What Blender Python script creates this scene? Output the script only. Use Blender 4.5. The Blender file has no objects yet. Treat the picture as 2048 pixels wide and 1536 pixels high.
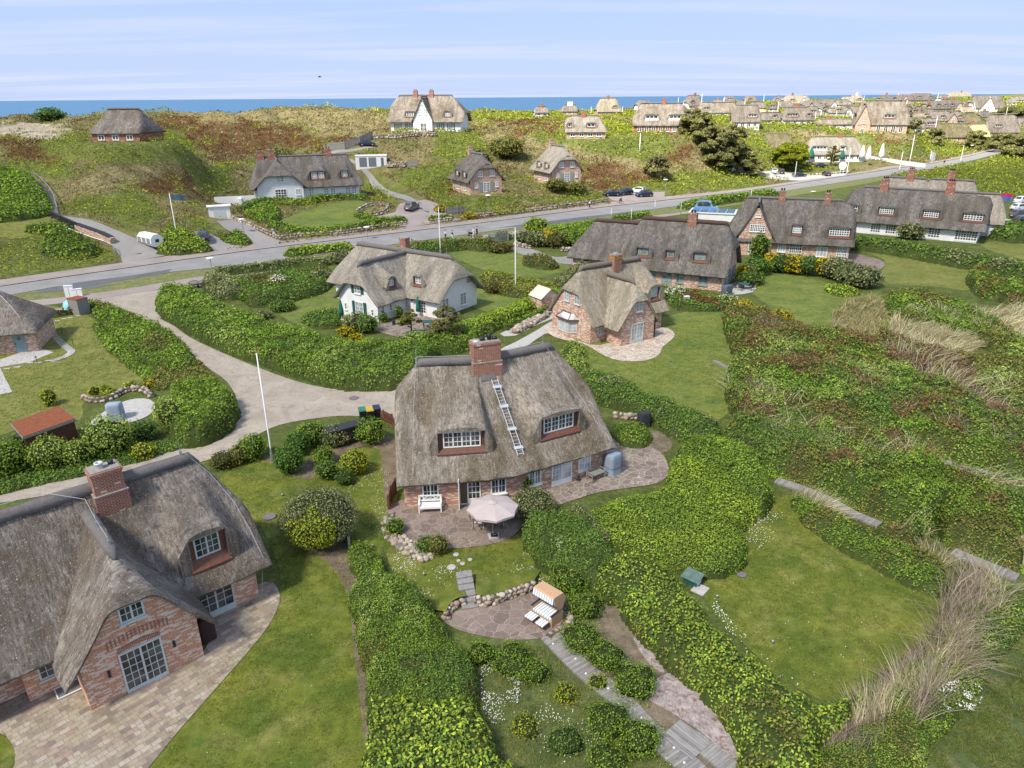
import bpy,bmesh,math,random
import numpy as np
from math import radians,sin,cos,pi,sqrt,atan2,hypot,floor
from mathutils import Vector,Matrix
random.seed(7);RNG = np.random.default_rng(11)
S = bpy.context.scene;COL = S.collection
# ---------------------------------------------------------------- camera
CH = 24.0;CF = 1421.0;CP = radians(22.0);CR = radians(0.39)
FW = np.array([0,cos(CP),-sin(CP)]);_rt = np.array([1.0,0,0]);_up = np.array([0,sin(CP),cos(CP)])
RT = cos(CR)*_rt - sin(CR)*_up;UP = sin(CR)*_rt + cos(CR)*_up
CAM = np.array([0,0,CH])
cd = bpy.data.cameras.new('camera');cam = bpy.data.objects.new('camera',cd);COL.objects.link(cam)
cd.sensor_width = 36;cd.lens = CF/2048*36;cd.clip_start = 0.5;cd.clip_end = 90000
cam.matrix_world = Matrix(((RT[0],UP[0],-FW[0],0),(RT[1],UP[1],-FW[1],0),(RT[2],UP[2],-FW[2],CH),(0,0,0,1)))
S.camera = cam
S.view_settings.view_transform = 'Standard';S.view_settings.look = 'None'
S.view_settings.exposure = 1.54;S.view_settings.gamma = 1.0
# ---------------------------------------------------------------- sun and sky
SUN_EL = radians(52);SUN_AZ = radians(-138)     # azimuth clockwise from +Y; negative = left of the view
sd = bpy.data.lights.new('sun','SUN');sd.energy = 3.5;sd.angle = radians(8);sd.color = (1.0,.94,.82)
sun = bpy.data.objects.new('sun',sd);COL.objects.link(sun)
sv = Vector((sin(SUN_AZ)*cos(SUN_EL),cos(SUN_AZ)*cos(SUN_EL),sin(SUN_EL)))
sun.rotation_euler = sv.to_track_quat('Z','Y').to_euler()
sun.location = (-60,-60,120)
w = bpy.data.worlds.new('World');S.world = w;w.use_nodes = True
nt = w.node_tree;N = nt.nodes;L = nt.links
bg = N['Background'];sky = N.new('ShaderNodeTexSky');sky.sky_type = 'NISHITA';sky.sun_disc = False
sky.sun_elevation = SUN_EL;sky.sun_rotation = SUN_AZ;sky.air_density = 1.0;sky.dust_density = 0.6;sky.ozone_density = 3.0
tc = N.new('ShaderNodeTexCoord');sx = N.new('ShaderNodeSeparateXYZ');L.new(tc.outputs['Generated'],sx.inputs[0])
def wmath(op,a,b=None,c=None):
 m = N.new('ShaderNodeMath');m.operation = op
 for i,v in enumerate((a,b,c)):
  if v is None:continue
  if isinstance(v,(int,float)):m.inputs[i].default_value = v
  else:L.new(v,m.inputs[i])
 return m.outputs[0]
# cloud sheet: direction projected on a high plane, wispy streaks
den = wmath('ADD',sx.outputs[2],0.055)
px_ = wmath('DIVIDE',sx.outputs[0],den);py_ = wmath('DIVIDE',sx.outputs[1],den)
cb = N.new('ShaderNodeCombineXYZ');L.new(px_,cb.inputs[0]);L.new(py_,cb.inputs[1])
mp = N.new('ShaderNodeMapping');L.new(cb.outputs[0],mp.inputs[0]);mp.inputs['Scale'].default_value = (.16,.75,1);mp.inputs['Rotation'].default_value = (0,0,radians(3))
n1 = N.new('ShaderNodeTexNoise');n1.inputs['Scale'].default_value = 1.0;n1.inputs['Detail'].default_value = 7;n1.inputs['Roughness'].default_value = .55;n1.inputs['Distortion'].default_value = .35
L.new(mp.outputs[0],n1.inputs['Vector'])
cr_ = N.new('ShaderNodeValToRGB');cr_.color_ramp.elements[0].position = .47;cr_.color_ramp.elements[1].position = .66
L.new(n1.outputs['Fac'],cr_.inputs[0])
lowb = wmath('SUBTRACT',1.0,wmath('MULTIPLY',sx.outputs[2],9.0));lowb = wmath('MAXIMUM',wmath('MINIMUM',lowb,1.0),0.0)
cf_ = wmath('MINIMUM',wmath('ADD',wmath('MULTIPLY',cr_.outputs[0],.8),wmath('ADD',wmath('MULTIPLY',lowb,.30),.0)),.95)
mx = N.new('ShaderNodeMix');mx.data_type = 'RGBA';L.new(cf_,mx.inputs['Factor'])
mz = N.new('ShaderNodeMix');mz.data_type = 'RGBA';mz.inputs['Factor'].default_value = .95;L.new(sky.outputs[0],mz.inputs['A']);mz.inputs['B'].default_value = (1.16,1.50,2.35,1)
L.new(mz.outputs['Result'],mx.inputs['A']);mx.inputs['B'].default_value = (1.72,1.92,2.5,1)
L.new(mx.outputs['Result'],bg.inputs['Color']);bg.inputs['Strength'].default_value = 0.14
# ---------------------------------------------------------------- picture <-> world helpers
def ray(x,y):
 d = FW*CF + RT*(x-1024) + UP*(768-y);return d/np.linalg.norm(d)
def proj(p):
 v = np.asarray(p,float)-CAM;d = v@FW
 return 1024+CF*(v@RT)/d,768-CF*(v@UP)/d
def gz(x,y,z=0.0):
 d = ray(x,y);t = (z-CH)/d[2];p = CAM+t*d;return np.array([p[0],p[1]])
def gd(x,y,D):
 d = ray(x,y);t = D/d[1];p = CAM+t*d;return p
def sstep(a,b,x):
 t = np.clip((x-a)/(b-a),0,1);return t*t*(3-2*t)
def _h(ix,iy,s):
 n = (ix.astype(np.int64)*374761393 + iy.astype(np.int64)*668265263 + s*974634777) & 0x7fffffff
 n = ((n ^ (n >> 13))*1274126177) & 0x7fffffff
 return ((n ^ (n >> 16)) & 0xffff)/65535.0
def vnoise(x,y,s=0):
 x = np.asarray(x,float);y = np.asarray(y,float)
 ix = np.floor(x);iy = np.floor(y);fx = x-ix;fy = y-iy;fx = fx*fx*(3-2*fx);fy = fy*fy*(3-2*fy)
 a = _h(ix,iy,s);b = _h(ix+1,iy,s);c = _h(ix,iy+1,s);d = _h(ix+1,iy+1,s)
 return (a*(1-fx)+b*fx)*(1-fy)+(c*(1-fx)+d*fx)*fy
def fbm(x,y,s=0,o=4):
 r = 0;a = .5;t = 0
 for i in range(o):
  r = r+a*vnoise(x*2**i+17.3*i,y*2**i-9.1*i,s+i);t += a;a *= .5
 return r/t
def inpoly(X,Y,P):
 X = np.asarray(X,float);Y = np.asarray(Y,float);c = np.zeros(X.shape,bool);n = len(P)
 for i in range(n):
  x1,y1 = P[i][0],P[i][1];x2,y2 = P[i-1][0],P[i-1][1]
  if y1 == y2:continue
  k = ((y1 > Y) != (y2 > Y)) & (X < (x2-x1)*(Y-y1)/(y2-y1)+x1);c ^= k
 return c
def segdist(X,Y,P,closed=True):
 d = np.full(np.shape(X),1e9);n = len(P)
 for i in range(n if closed else n-1):
  a = P[i];b = P[(i+1) % n];ex,ey = b[0]-a[0],b[1]-a[1];l2 = ex*ex+ey*ey+1e-12
  t = np.clip(((X-a[0])*ex+(Y-a[1])*ey)/l2,0,1)
  d = np.minimum(d,np.hypot(X-a[0]-t*ex,Y-a[1]-t*ey))
 return d
def smoothline(P,n=6,closed=False):
 P = [tuple(p) for p in P];out = [];m = len(P)
 rng = range(m) if closed else range(m-1)
 for i in rng:
  p0 = P[(i-1) % m] if closed or i > 0 else P[0];p1 = P[i];p2 = P[(i+1) % m];p3 = P[(i+2) % m] if closed or i+2 < m else P[-1]
  for k in range(n):
   t = k/n
   out.append(tuple(.5*((2*p1[j])+(-p0[j]+p2[j])*t+(2*p0[j]-5*p1[j]+4*p2[j]-p3[j])*t*t+(-p0[j]+3*p1[j]-3*p2[j]+p3[j])*t**3) for j in range(len(p1))))
 if not closed:out.append(P[-1])
 return out
# ---------------------------------------------------------------- object helpers
def tag(o,label=None,cat=None,group=None,kind=None):
 if label:o['label'] = label
 if cat:o['category'] = cat
 if group:o['group'] = group
 if kind:o['kind'] = kind
 return o
def empty(name,loc,rz=0,label=None,cat=None,group=None):
 o = bpy.data.objects.new(name,None);COL.objects.link(o);o.location = loc;o.rotation_euler = (0,0,rz)
 o.empty_display_size = .3
 return tag(o,label,cat,group)
def copy_tree(o,parent=None):
 c = o.copy();COL.objects.link(c)
 if parent:c.parent = parent
 for ch in list(o.children):copy_tree(ch,c)
 return c
class MB:
 def __init__(s):s.v = [];s.f = [];s.uv = [];s.m = []
 def face(s,pts,uv=None,mi=0):
  n = len(s.v);s.v.extend([tuple(p) for p in pts]);s.f.append(tuple(range(n,n+len(pts))));s.uv.extend(uv if uv else [(0,0)]*len(pts));s.m.append(mi)
 def grid(s,G,UV=None,flip=False,mi=0):
  nu = len(G);nv = len(G[0]);b = len(s.v)
  for r in G:s.v.extend([tuple(p) for p in r])
  for i in range(nu-1):
   for j in range(nv-1):
    q = [(i,j),(i+1,j),(i+1,j+1),(i,j+1)]
    if flip:q.reverse()
    s.f.append(tuple(b+a*nv+c for a,c in q));s.m.append(mi)
    for a,c in q:s.uv.append(tuple(UV[a][c]) if UV is not None else (0,0))
 def hexa(s,c8,mi=0):
  b = len(s.v);s.v.extend([tuple(p) for p in c8])
  for q in ((0,3,2,1),(4,5,6,7),(0,1,5,4),(1,2,6,5),(2,3,7,6),(3,0,4,7)):
   s.f.append(tuple(b+i for i in q));s.m.append(mi)
   P = [Vector(s.v[b+i]) for i in q];e = (P[1]-P[0]);l1 = e.length;l2 = (P[3]-P[0]).length
   if abs(e.z) > .7*l1:s.uv.extend([(0,0),(0,l1),(l2,l1),(l2,0)])
   else:s.uv.extend([(0,0),(l1,0),(l1,l2),(0,l2)])
 def box(s,x0,x1,y0,y1,z0,z1,mi=0,fn=None):
  c = [(x0,y0,z0),(x1,y0,z0),(x1,y1,z0),(x0,y1,z0),(x0,y0,z1),(x1,y0,z1),(x1,y1,z1),(x0,y1,z1)]
  if fn:c = [fn(*p) for p in c]
  s.hexa(c,mi)
 def bar(s,a,b,w,h=None,mi=0):
  h = h or w;a = Vector(a);b = Vector(b);d = (b-a)
  if d.length < 1e-6:return
  d.normalize();r = d.cross(Vector((0,0,1)))
  if r.length < 1e-3:r = Vector((1,0,0))
  r.normalize();u = r.cross(d)
  c = []
  for p in (a,b):
   for k,l in ((-1,-1),(1,-1),(1,1),(-1,1)):c.append(p+r*k*w/2+u*l*h/2)
  s.hexa(c,mi)
 def tube(s,pts,rad,n=8,mi=0,cap=True):
  pts = [Vector(p) for p in pts];m = len(pts);rr = rad if isinstance(rad,(list,tuple)) else [rad]*m
  b = len(s.v);r = None
  for i,p in enumerate(pts):
   d = (pts[min(i+1,m-1)]-pts[max(i-1,0)]).normalized()
   if r is None:
    r = d.cross(Vector((0,0,1)))
    if r.length < 1e-2:r = Vector((1,0,0))
   r = (r-d*r.dot(d)).normalized();u = d.cross(r)
   for k in range(n):
    a = 2*pi*k/n;s.v.append(tuple(p+(r*cos(a)+u*sin(a))*rr[i]))
  for i in range(m-1):
   for k in range(n):
    s.f.append((b+i*n+k,b+i*n+(k+1) % n,b+(i+1)*n+(k+1) % n,b+(i+1)*n+k));s.m.append(mi);s.uv.extend([(k/n,i),((k+1)/n,i),((k+1)/n,i+1),(k/n,i+1)])
  if cap:
   s.f.append(tuple(b+k for k in reversed(range(n))));s.m.append(mi);s.uv.extend([(0,0)]*n)
   s.f.append(tuple(b+(m-1)*n+k for k in range(n)));s.m.append(mi);s.uv.extend([(0,0)]*n)
 def lathe(s,prof,c=(0,0,0),n=16,mi=0):
  G = [[(c[0]+r*cos(2*pi*k/n),c[1]+r*sin(2*pi*k/n),c[2]+z) for k in range(n+1)] for r,z in prof]
  s.grid(G,flip=True,mi=mi)
 def build(s,name,mats,parent=None,smooth=False,loc=None,rz=None):
  me = bpy.data.meshes.new(name);me.from_pydata(s.v,[],s.f);me.update()
  uvl = me.uv_layers.new(name='UVMap')
  if len(s.uv) == len(me.loops):uvl.data.foreach_set('uv',np.array(s.uv,np.float32).ravel())
  for m in (mats if isinstance(mats,(list,tuple)) else [mats]):me.materials.append(m)
  if any(s.m):me.polygons.foreach_set('material_index',s.m)
  if smooth:me.polygons.foreach_set('use_smooth',[True]*len(me.polygons))
  o = bpy.data.objects.new(name,me);COL.objects.link(o)
  if parent:o.parent = parent
  if loc is not None:o.location = loc
  if rz is not None:o.rotation_euler = (0,0,rz)
  return o
def npmesh(name,V,F,mats,col=None,parent=None,smooth=False,uv=None,loc=None):
 """V (n,3), F (m,k) ints -> mesh, fast"""
 me = bpy.data.meshes.new(name);n = len(V);m,k = F.shape
 me.vertices.add(n);me.vertices.foreach_set('co',np.asarray(V,np.float32).ravel())
 me.loops.add(m*k);me.loops.foreach_set('vertex_index',np.asarray(F,np.int32).ravel())
 me.polygons.add(m);me.polygons.foreach_set('loop_start',np.arange(0,m*k,k,dtype=np.int32));
 me.update(calc_edges=True)
 if smooth:me.polygons.foreach_set('use_smooth',np.ones(m,bool))
 if col is not None:
  a = me.color_attributes.new('tint','FLOAT_COLOR','POINT');c = np.ones((n,4),np.float32);c[:,:3] = col;a.data.foreach_set('color',c.ravel())
 if uv is not None:
  l = me.uv_layers.new(name='UVMap');l.data.foreach_set('uv',np.asarray(uv,np.float32).ravel())
 for mt in (mats if isinstance(mats,(list,tuple)) else [mats]):me.materials.append(mt)
 o = bpy.data.objects.new(name,me);COL.objects.link(o)
 if parent:o.parent = parent
 if loc is not None:o.location = loc
 return o
# ---------------------------------------------------------------- materials
class NT:
 def __init__(s,name,rough=.8,spec=.3):
  s.m = bpy.data.materials.new(name);s.m.use_nodes = True;s.t = s.m.node_tree;s.n = s.t.nodes;s.l = s.t.links
  s.b = s.n['Principled BSDF'];s.b.inputs['Roughness'].default_value = rough;s.b.inputs['Specular IOR Level'].default_value = spec
 def node(s,t,**k):
  n = s.n.new(t)
  for a,b in k.items():
   if a in n.inputs:s.put(n.inputs[a],b)
   else:setattr(n,a,b)
  return n
 def put(s,i,v):
  if isinstance(v,bpy.types.NodeSocket):s.l.new(v,i)
  elif isinstance(v,tuple) and len(v) == 3 and i.type == 'RGBA':i.default_value = (*v,1)
  else:i.default_value = v
 def co(s,kind='Object',scale=None,rot=None):
  c = s.node('ShaderNodeTexCoord').outputs[kind]
  if scale or rot:
   m = s.node('ShaderNodeMapping');s.l.new(c,m.inputs[0])
   if scale:m.inputs['Scale'].default_value = scale
   if rot:m.inputs['Rotation'].default_value = rot
   c = m.outputs[0]
  return c
 def noise(s,co,scale,detail=4,rough=.55,dist=0):
  n = s.node('ShaderNodeTexNoise');s.l.new(co,n.inputs['Vector']);n.inputs['Scale'].default_value = scale;n.inputs['Detail'].default_value = detail
  n.inputs['Roughness'].default_value = rough;n.inputs['Distortion'].default_value = dist;return n.outputs['Fac']
 def ramp(s,f,stops,interp='LINEAR'):
  r = s.node('ShaderNodeValToRGB');s.l.new(f,r.inputs[0]);e = r.color_ramp.elements;r.color_ramp.interpolation = interp
  while len(e) < len(stops):e.new(.5)
  for k,(p,c) in zip(e,stops):
   k.position = p;k.color = (*c,1) if isinstance(c,tuple) else (c,c,c,1)
  return r.outputs[0]
 def mix(s,f,a,b,mode='MIX'):
  m = s.node('ShaderNodeMix',data_type='RGBA',blend_type=mode);s.put(m.inputs['Factor'],f);s.put(m.inputs['A'],a);s.put(m.inputs['B'],b);return m.outputs['Result']
 def math(s,op,a,b=0.0):
  m = s.node('ShaderNodeMath',operation=op);s.put(m.inputs[0],a);s.put(m.inputs[1],b);return m.outputs[0]
 def color(s,c):s.put(s.b.inputs['Base Color'],c);return s
 def bump(s,h,strength=.4,dist=.05):
  b = s.node('ShaderNodeBump');b.inputs['Strength'].default_value = strength;b.inputs['Distance'].default_value = dist;s.l.new(h,b.inputs['Height']);s.l.new(b.outputs[0],s.b.inputs['Normal']);return s
def plain(name,c,rough=.7,metal=0,spec=.4,vary=.12,scale=3.0):
 t = NT(name,rough,spec);t.b.inputs['Metallic'].default_value = metal
 f = t.noise(t.co(),scale,5,.6)
 t.color(t.mix(t.ramp(f,[(.3,0.0),(.7,1.0)]),tuple(x*(1-vary) for x in c),tuple(min(1,x*(1+vary)) for x in c)));return t.m
def thatch(name,base,light,dark,moss=.5,mosscol=(.085,.06,.022)):
 t = NT(name,.95,.1);uv = t.co('UV')
 m = t.node('ShaderNodeMapping');t.l.new(uv,m.inputs[0]);m.inputs['Scale'].default_value = (8.5,1.9,1)
 fine = t.noise(m.outputs[0],1.0,6,.75,.4)
 ob = t.co('Object')
 med = t.noise(ob,2.2,6,.7,.5);big = t.noise(ob,.28,5,.6,.6)
 m2 = t.node('ShaderNodeMapping');t.l.new(uv,m2.inputs[0]);m2.inputs['Scale'].default_value = (.9,.16,1)
 run = t.noise(m2.outputs[0],1.0,4,.6,.3)
 c = t.mix(t.ramp(fine,[(.40,0.0),(.58,1.0)]),dark,light)
 c = t.mix(.35,c,t.mix(t.ramp(med,[(.42,0.0),(.58,1.0)]),dark,light))
 c = t.mix(t.ramp(run,[(.45,0.0),(.62,.7)]),c,tuple(x*.62 for x in base))
 c = t.mix(t.math('MULTIPLY',t.ramp(big,[(.46,0.0),(.58,1.0)]),t.math('MULTIPLY',t.ramp(med,[(.38,.15),(.58,1.0)]),moss)),c,mosscol)
 speck = t.noise(ob,13,3,.6)
 c = t.mix(t.ramp(speck,[(.60,0.0),(.68,.6)]),c,tuple(min(1,x*1.7) for x in light))
 t.color(c);t.bump(t.math('ADD',fine,t.math('MULTIPLY',med,1.4)),.85,.09);return t.m
def brick(name,c1,c2,mortar,white=.3,wcol=(.62,.55,.47),bw=.25,bh=.075):
 t = NT(name,.85,.2);uv = t.co('UV')
 b = t.node('ShaderNodeTexBrick',offset=.5);t.l.new(uv,b.inputs['Vector']);b.inputs['Scale'].default_value = 1
 b.inputs['Brick Width'].default_value = bw;b.inputs['Row Height'].default_value = bh;b.inputs['Mortar Size'].default_value = .011;b.inputs['Bias'].default_value = 0
 t.put(b.inputs['Color1'],c1);t.put(b.inputs['Color2'],c2);t.put(b.inputs['Mortar'],mortar)
 # per-brick value from a snapped coordinate
 sp = t.node('ShaderNodeSeparateXYZ');t.l.new(uv,sp.inputs[0])
 row = t.math('FLOOR',t.math('DIVIDE',sp.outputs[1],bh));colm = t.math('FLOOR',t.math('ADD',t.math('DIVIDE',sp.outputs[0],bw),t.math('MULTIPLY',row,.5)))
 cb = t.node('ShaderNodeCombineXYZ');t.l.new(colm,cb.inputs[0]);t.l.new(row,cb.inputs[1])
 wn = t.node('ShaderNodeTexWhiteNoise',noise_dimensions='2D');t.l.new(cb.outputs[0],wn.inputs['Vector'])
 big = t.noise(t.co('Object'),1.3,4,.6,.5)
 f = t.math('MULTIPLY',t.math('GREATER_THAN',t.math('ADD',wn.outputs['Value'],t.math('MULTIPLY',t.math('SUBTRACT',big,.5),.6)),1-white),.85)
 c = t.mix(f,b.outputs['Color'],wcol)
 c = t.mix(.5,c,t.mix(wn.outputs['Value'],(.75,.7,.68),(1.2,1.15,1.1)),'MULTIPLY')
 c = t.mix(t.ramp(t.noise(t.co('Object'),.7,5,.65),[(.4,0.0),(.75,.35)]),c,tuple(x*.6 for x in c1))
 t.color(c);t.bump(b.outputs['Fac'],-.5,.012);return t.m
M = {}
M['thatch_tan'] = thatch('thatch_tan',(.215,.18,.14),(.39,.34,.28),(.12,.10,.08),.75)
M['thatch_grey'] = thatch('thatch_grey',(.165,.14,.12),(.33,.29,.25),(.085,.07,.058),.75,(.10,.072,.045))
M['thatch_pale'] = thatch('thatch_pale',(.27,.235,.19),(.42,.38,.315),(.17,.145,.115),.3,(.15,.125,.07))
M['thatch_sand'] = thatch('thatch_sand',(.29,.245,.18),(.43,.38,.29),(.19,.16,.115),.35,(.17,.14,.075))
M['thatch_dark'] = thatch('thatch_dark',(.125,.11,.10),(.25,.225,.20),(.07,.06,.055),.6,(.07,.06,.035))
M['thatch_new'] = thatch('thatch_new',(.52,.40,.19),(.68,.55,.30),(.38,.28,.13),.1)
M['thatch_moss'] = thatch('thatch_moss',(.15,.125,.07),(.27,.23,.14),(.08,.07,.045),1.0,(.09,.085,.025))
def ridgemat(name,a,b):
 t = NT(name,.95,.1);f = t.noise(t.co(),3.5,7,.75,.8);g = t.noise(t.co(),22,3,.7)
 t.color(t.mix(t.math('ADD',t.math('MULTIPLY',f,.6),t.math('MULTIPLY',g,.4)),a,b));t.bump(t.math('ADD',f,t.math('MULTIPLY',g,.5)),.9,.08);return t.m
M['ridge'] = ridgemat('heather_ridge',(.06,.053,.05),(.29,.265,.25))
M['ridge_pale'] = ridgemat('heather_ridge_pale',(.1,.085,.065),(.27,.235,.19))
M['ridge_red'] = ridgemat('heather_ridge_red',(.05,.028,.025),(.16,.10,.085))
M['brick_orange'] = brick('brick_orange',(.62,.26,.13),(.46,.18,.09),(.58,.49,.39),.28)
M['brick_pink'] = brick('brick_pink',(.52,.24,.15),(.40,.17,.10),(.55,.45,.36),.38,(.66,.57,.48))
M['brick_main'] = brick('brick_main',(.50,.22,.13),(.38,.15,.09),(.48,.40,.32),.27)
M['brick_red'] = brick('brick_red',(.36,.11,.065),(.28,.08,.05),(.36,.26,.2),.06)
M['brick_beige'] = brick('brick_beige',(.46,.31,.21),(.38,.23,.15),(.52,.43,.34),.2)
M['brick_chimney'] = brick('brick_chimney',(.30,.085,.045),(.21,.055,.032),(.46,.38,.3),.02)
M['chimney_lichen'] = brick('chimney_lichen',(.42,.16,.04),(.30,.11,.03),(.40,.30,.10),.2,(.42,.29,.05))
def plaster():
 t = NT('white_plaster',.8,.2);f = t.noise(t.co(),.9,6,.7,.3);t.color(t.mix(t.ramp(f,[(.35,0.0),(.75,1.0)]),(.80,.80,.79),(.66,.65,.62)));t.bump(t.noise(t.co(),14,4),.2,.01);return t.m
M['plaster'] = plaster()
M['white'] = plain('white_paint',(.78,.78,.76),.45,vary=.04)
M['greypaint'] = plain('grey_green_paint',(.52,.56,.54),.5,vary=.05)
M['green'] = plain('green_paint',(.02,.09,.085),.5)
M['sage'] = plain('sage_paint',(.24,.29,.27),.55)
M['tealdoor'] = plain('teal_door_paint',(.20,.29,.30),.55)
M['wood'] = plain('brown_boards',(.15,.06,.035),.6,vary=.25,scale=6)
M['redwood'] = plain('reddish_boards',(.13,.055,.036),.6,vary=.25,scale=6)
M['greywood'] = plain('weathered_wood',(.24,.225,.21),.85,vary=.25,scale=7)
M['dark'] = plain('dark_iron',(.02,.02,.022),.5)
M['black'] = plain('black_plastic',(.015,.015,.017),.45)
M['zinc'] = plain('zinc_metal',(.42,.44,.46),.45,.7)
M['steel'] = plain('bright_steel',(.55,.56,.57),.5,.3)
M['wire'] = plain('lightning_wire',(.45,.43,.41),.5,.3)
M['concrete'] = plain('pale_concrete',(.42,.40,.37),.85,vary=.15)
M['stonecap'] = plain('mortar_cap',(.28,.25,.22),.9,vary=.3,scale=5)
def glass(name,a,b):
 t = NT(name,.09,.6);f = t.noise(t.co(),1.1,2,.5);t.color(t.mix(t.ramp(f,[(.4,0.0),(.6,1.0)]),a,b));return t.m
M['glass'] = glass('window_glass',(.018,.02,.022),(.10,.10,.09))
M['glass_pale'] = glass('curtained_glass',(.35,.37,.37),(.60,.60,.57))
M['glass_teal'] = glass('teal_reflecting_glass',(.12,.16,.16),(.28,.33,.33))
def leafmat():
 t = NT('foliage',.7,.12);a = t.node('ShaderNodeAttribute',attribute_name='tint');c = a.outputs['Color']
 t.color(c);tr = t.node('ShaderNodeBsdfTranslucent');t.l.new(t.mix(1.0,c,(1.15,1.2,.6),'MULTIPLY'),tr.inputs['Color'])
 ms = t.node('ShaderNodeMixShader');ms.inputs[0].default_value = .3;t.l.new(t.b.outputs[0],ms.inputs[1]);t.l.new(tr.outputs[0],ms.inputs[2])
 t.l.new(ms.outputs[0],t.n['Material Output'].inputs['Surface']);return t.m
M['leaf'] = leafmat()
def barkmat():
 t = NT('bark',.9,.1);f = t.noise(t.co(),8,5,.7);t.color(t.mix(f,(.035,.026,.02),(.13,.10,.075)));return t.m
M['bark'] = barkmat()
def tintmat(name,rough=.9,bump=.6,bs=9.0,dist=.06):
 t = NT(name,rough,.12);a = t.node('ShaderNodeAttribute',attribute_name='tint');f = t.noise(t.co(),bs,6,.7,.4)
 t.color(t.mix(1.0,a.outputs['Color'],t.ramp(f,[(.25,.55),(.75,1.45)]),'MULTIPLY'));t.bump(f,bump,dist);return t.m
M['tint'] = tintmat('tinted_ground_cover');M['stone'] = tintmat('field_stone',.8,.4,5,.03)
def lawn(name,a,b,dry,dryamt=.5,scale=.35):
 t = NT(name,.9,.15);ob = t.co('Object')
 big = t.noise(ob,scale,5,.62,.6);mid = t.noise(ob,1.9,5,.65,.4);fine = t.noise(ob,14,4,.8)
 c = t.mix(t.ramp(big,[(.36,0.0),(.64,1.0)]),a,b)
 c = t.mix(t.math('MULTIPLY',t.ramp(t.noise(ob,scale*1.7,4,.6,.8),[(.5,0.0),(.72,1.0)]),dryamt),c,dry)
 c = t.mix(1.0,c,t.ramp(mid,[(.28,.72),(.72,1.3)]),'MULTIPLY')
 c = t.mix(1.0,c,t.ramp(fine,[(.25,.62),(.75,1.42)]),'MULTIPLY')
 t.color(c);t.bump(t.math('ADD',fine,mid),.4,.04);return t.m
M['lawn'] = lawn('lawn_grass',(0.072,0.106,0.015),(0.150,0.160,0.025),(0.240,0.211,0.075),.45)
M['lawn_bright'] = lawn('lawn_bright',(.095,.135,.028),(.155,.175,.035),(.25,.22,.08),.4)
M['lawn_olive'] = lawn('lawn_olive',(0.114,0.134,0.027),(0.180,0.179,0.045),(0.240,0.205,0.075),.4)
M['verge'] = lawn('verge_grass',(0.120,0.141,0.044),(0.180,0.179,0.069),(0.252,0.218,0.106),.7,.8)
M['meadow'] = lawn('meadow_grass',(0.054,0.079,0.027),(0.102,0.128,0.037),(0.180,0.154,0.075),.5,.5)
def asphalt(name,a,b,crack=False):
 t = NT(name,.85,.2);ob = t.co('Object');f = t.noise(ob,.22,6,.65,.5);g = t.noise(ob,18,3,.7);
 c = t.mix(t.ramp(f,[(.35,0.0),(.65,1.0)]),a,b);c = t.mix(1.0,c,t.ramp(g,[(.3,.85),(.7,1.15)]),'MULTIPLY')
 t.color(c);t.bump(g,.2,.01);return t.m
M['asphalt'] = asphalt('asphalt',(.225,.215,.20),(.285,.275,.26))
M['patch'] = asphalt('asphalt_patch',(.11,.11,.12),(.14,.14,.15))
M['sidewalk'] = asphalt('pinkish_paving',(.27,.225,.20),(.33,.28,.25))
M['drive'] = asphalt('grey_drive',(.24,.225,.205),(.30,.28,.255))
def gravel():
 t = NT('sandy_gravel',.95,.1);ob = t.co('Object');f = t.noise(ob,.35,6,.7,.8);g = t.noise(ob,9,5,.8);h = t.noise(ob,1.5,5,.7,1.2)
 c = t.mix(t.ramp(f,[(.35,0.0),(.68,1.0)]),(.30,.255,.205),(.42,.365,.30));c = t.mix(t.ramp(h,[(.52,0.0),(.66,.6)]),c,(.24,.19,.14))
 c = t.mix(1.0,c,t.ramp(g,[(.3,.78),(.7,1.18)]),'MULTIPLY');t.color(c);t.bump(g,.4,.03);return t.m
M['gravel'] = gravel()
def crazy(name,scale,a,b,mort,mw=.05):
 t = NT(name,.8,.25);ob = t.co('Object');wv = t.node('ShaderNodeTexNoise');t.l.new(ob,wv.inputs['Vector']);wv.inputs['Scale'].default_value = 2.0
 co = t.mix(.16,ob,wv.outputs['Color'])
 v = t.node('ShaderNodeTexVoronoi',feature='DISTANCE_TO_EDGE');v2 = t.node('ShaderNodeTexVoronoi',feature='F1')
 for x in (v,v2):t.l.new(co,x.inputs['Vector']);x.inputs['Scale'].default_value = scale
 s = t.node('ShaderNodeSeparateColor');t.l.new(v2.outputs['Color'],s.inputs[0])
 c = t.mix(s.outputs[0],a,b);c = t.mix(.7,c,t.ramp(t.noise(ob,5,6,.75),[(.25,.6),(.75,1.4)]),'MULTIPLY')
 c = t.mix(t.ramp(t.noise(ob,.7,4,.6),[(.5,0.0),(.7,.5)]),c,(.26,.21,.15))
 f = t.ramp(v.outputs['Distance'],[(mw*.5,1.0),(mw,0.0)]);t.color(t.mix(f,c,mort));t.bump(f,-.4,.02);return t.m
M['crazy'] = crazy('crazy_paving',2.2,(.15,.115,.095),(.26,.205,.165),(.36,.32,.27),.04)
M['crazy_dim'] = crazy('crazy_paving_weathered',2.0,(.16,.12,.10),(.25,.19,.16),(.31,.25,.20),.03)
M['crazy_pale'] = crazy('crazy_paving_pale',1.6,(.40,.31,.25),(.52,.43,.35),(.60,.53,.44),.05)
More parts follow.
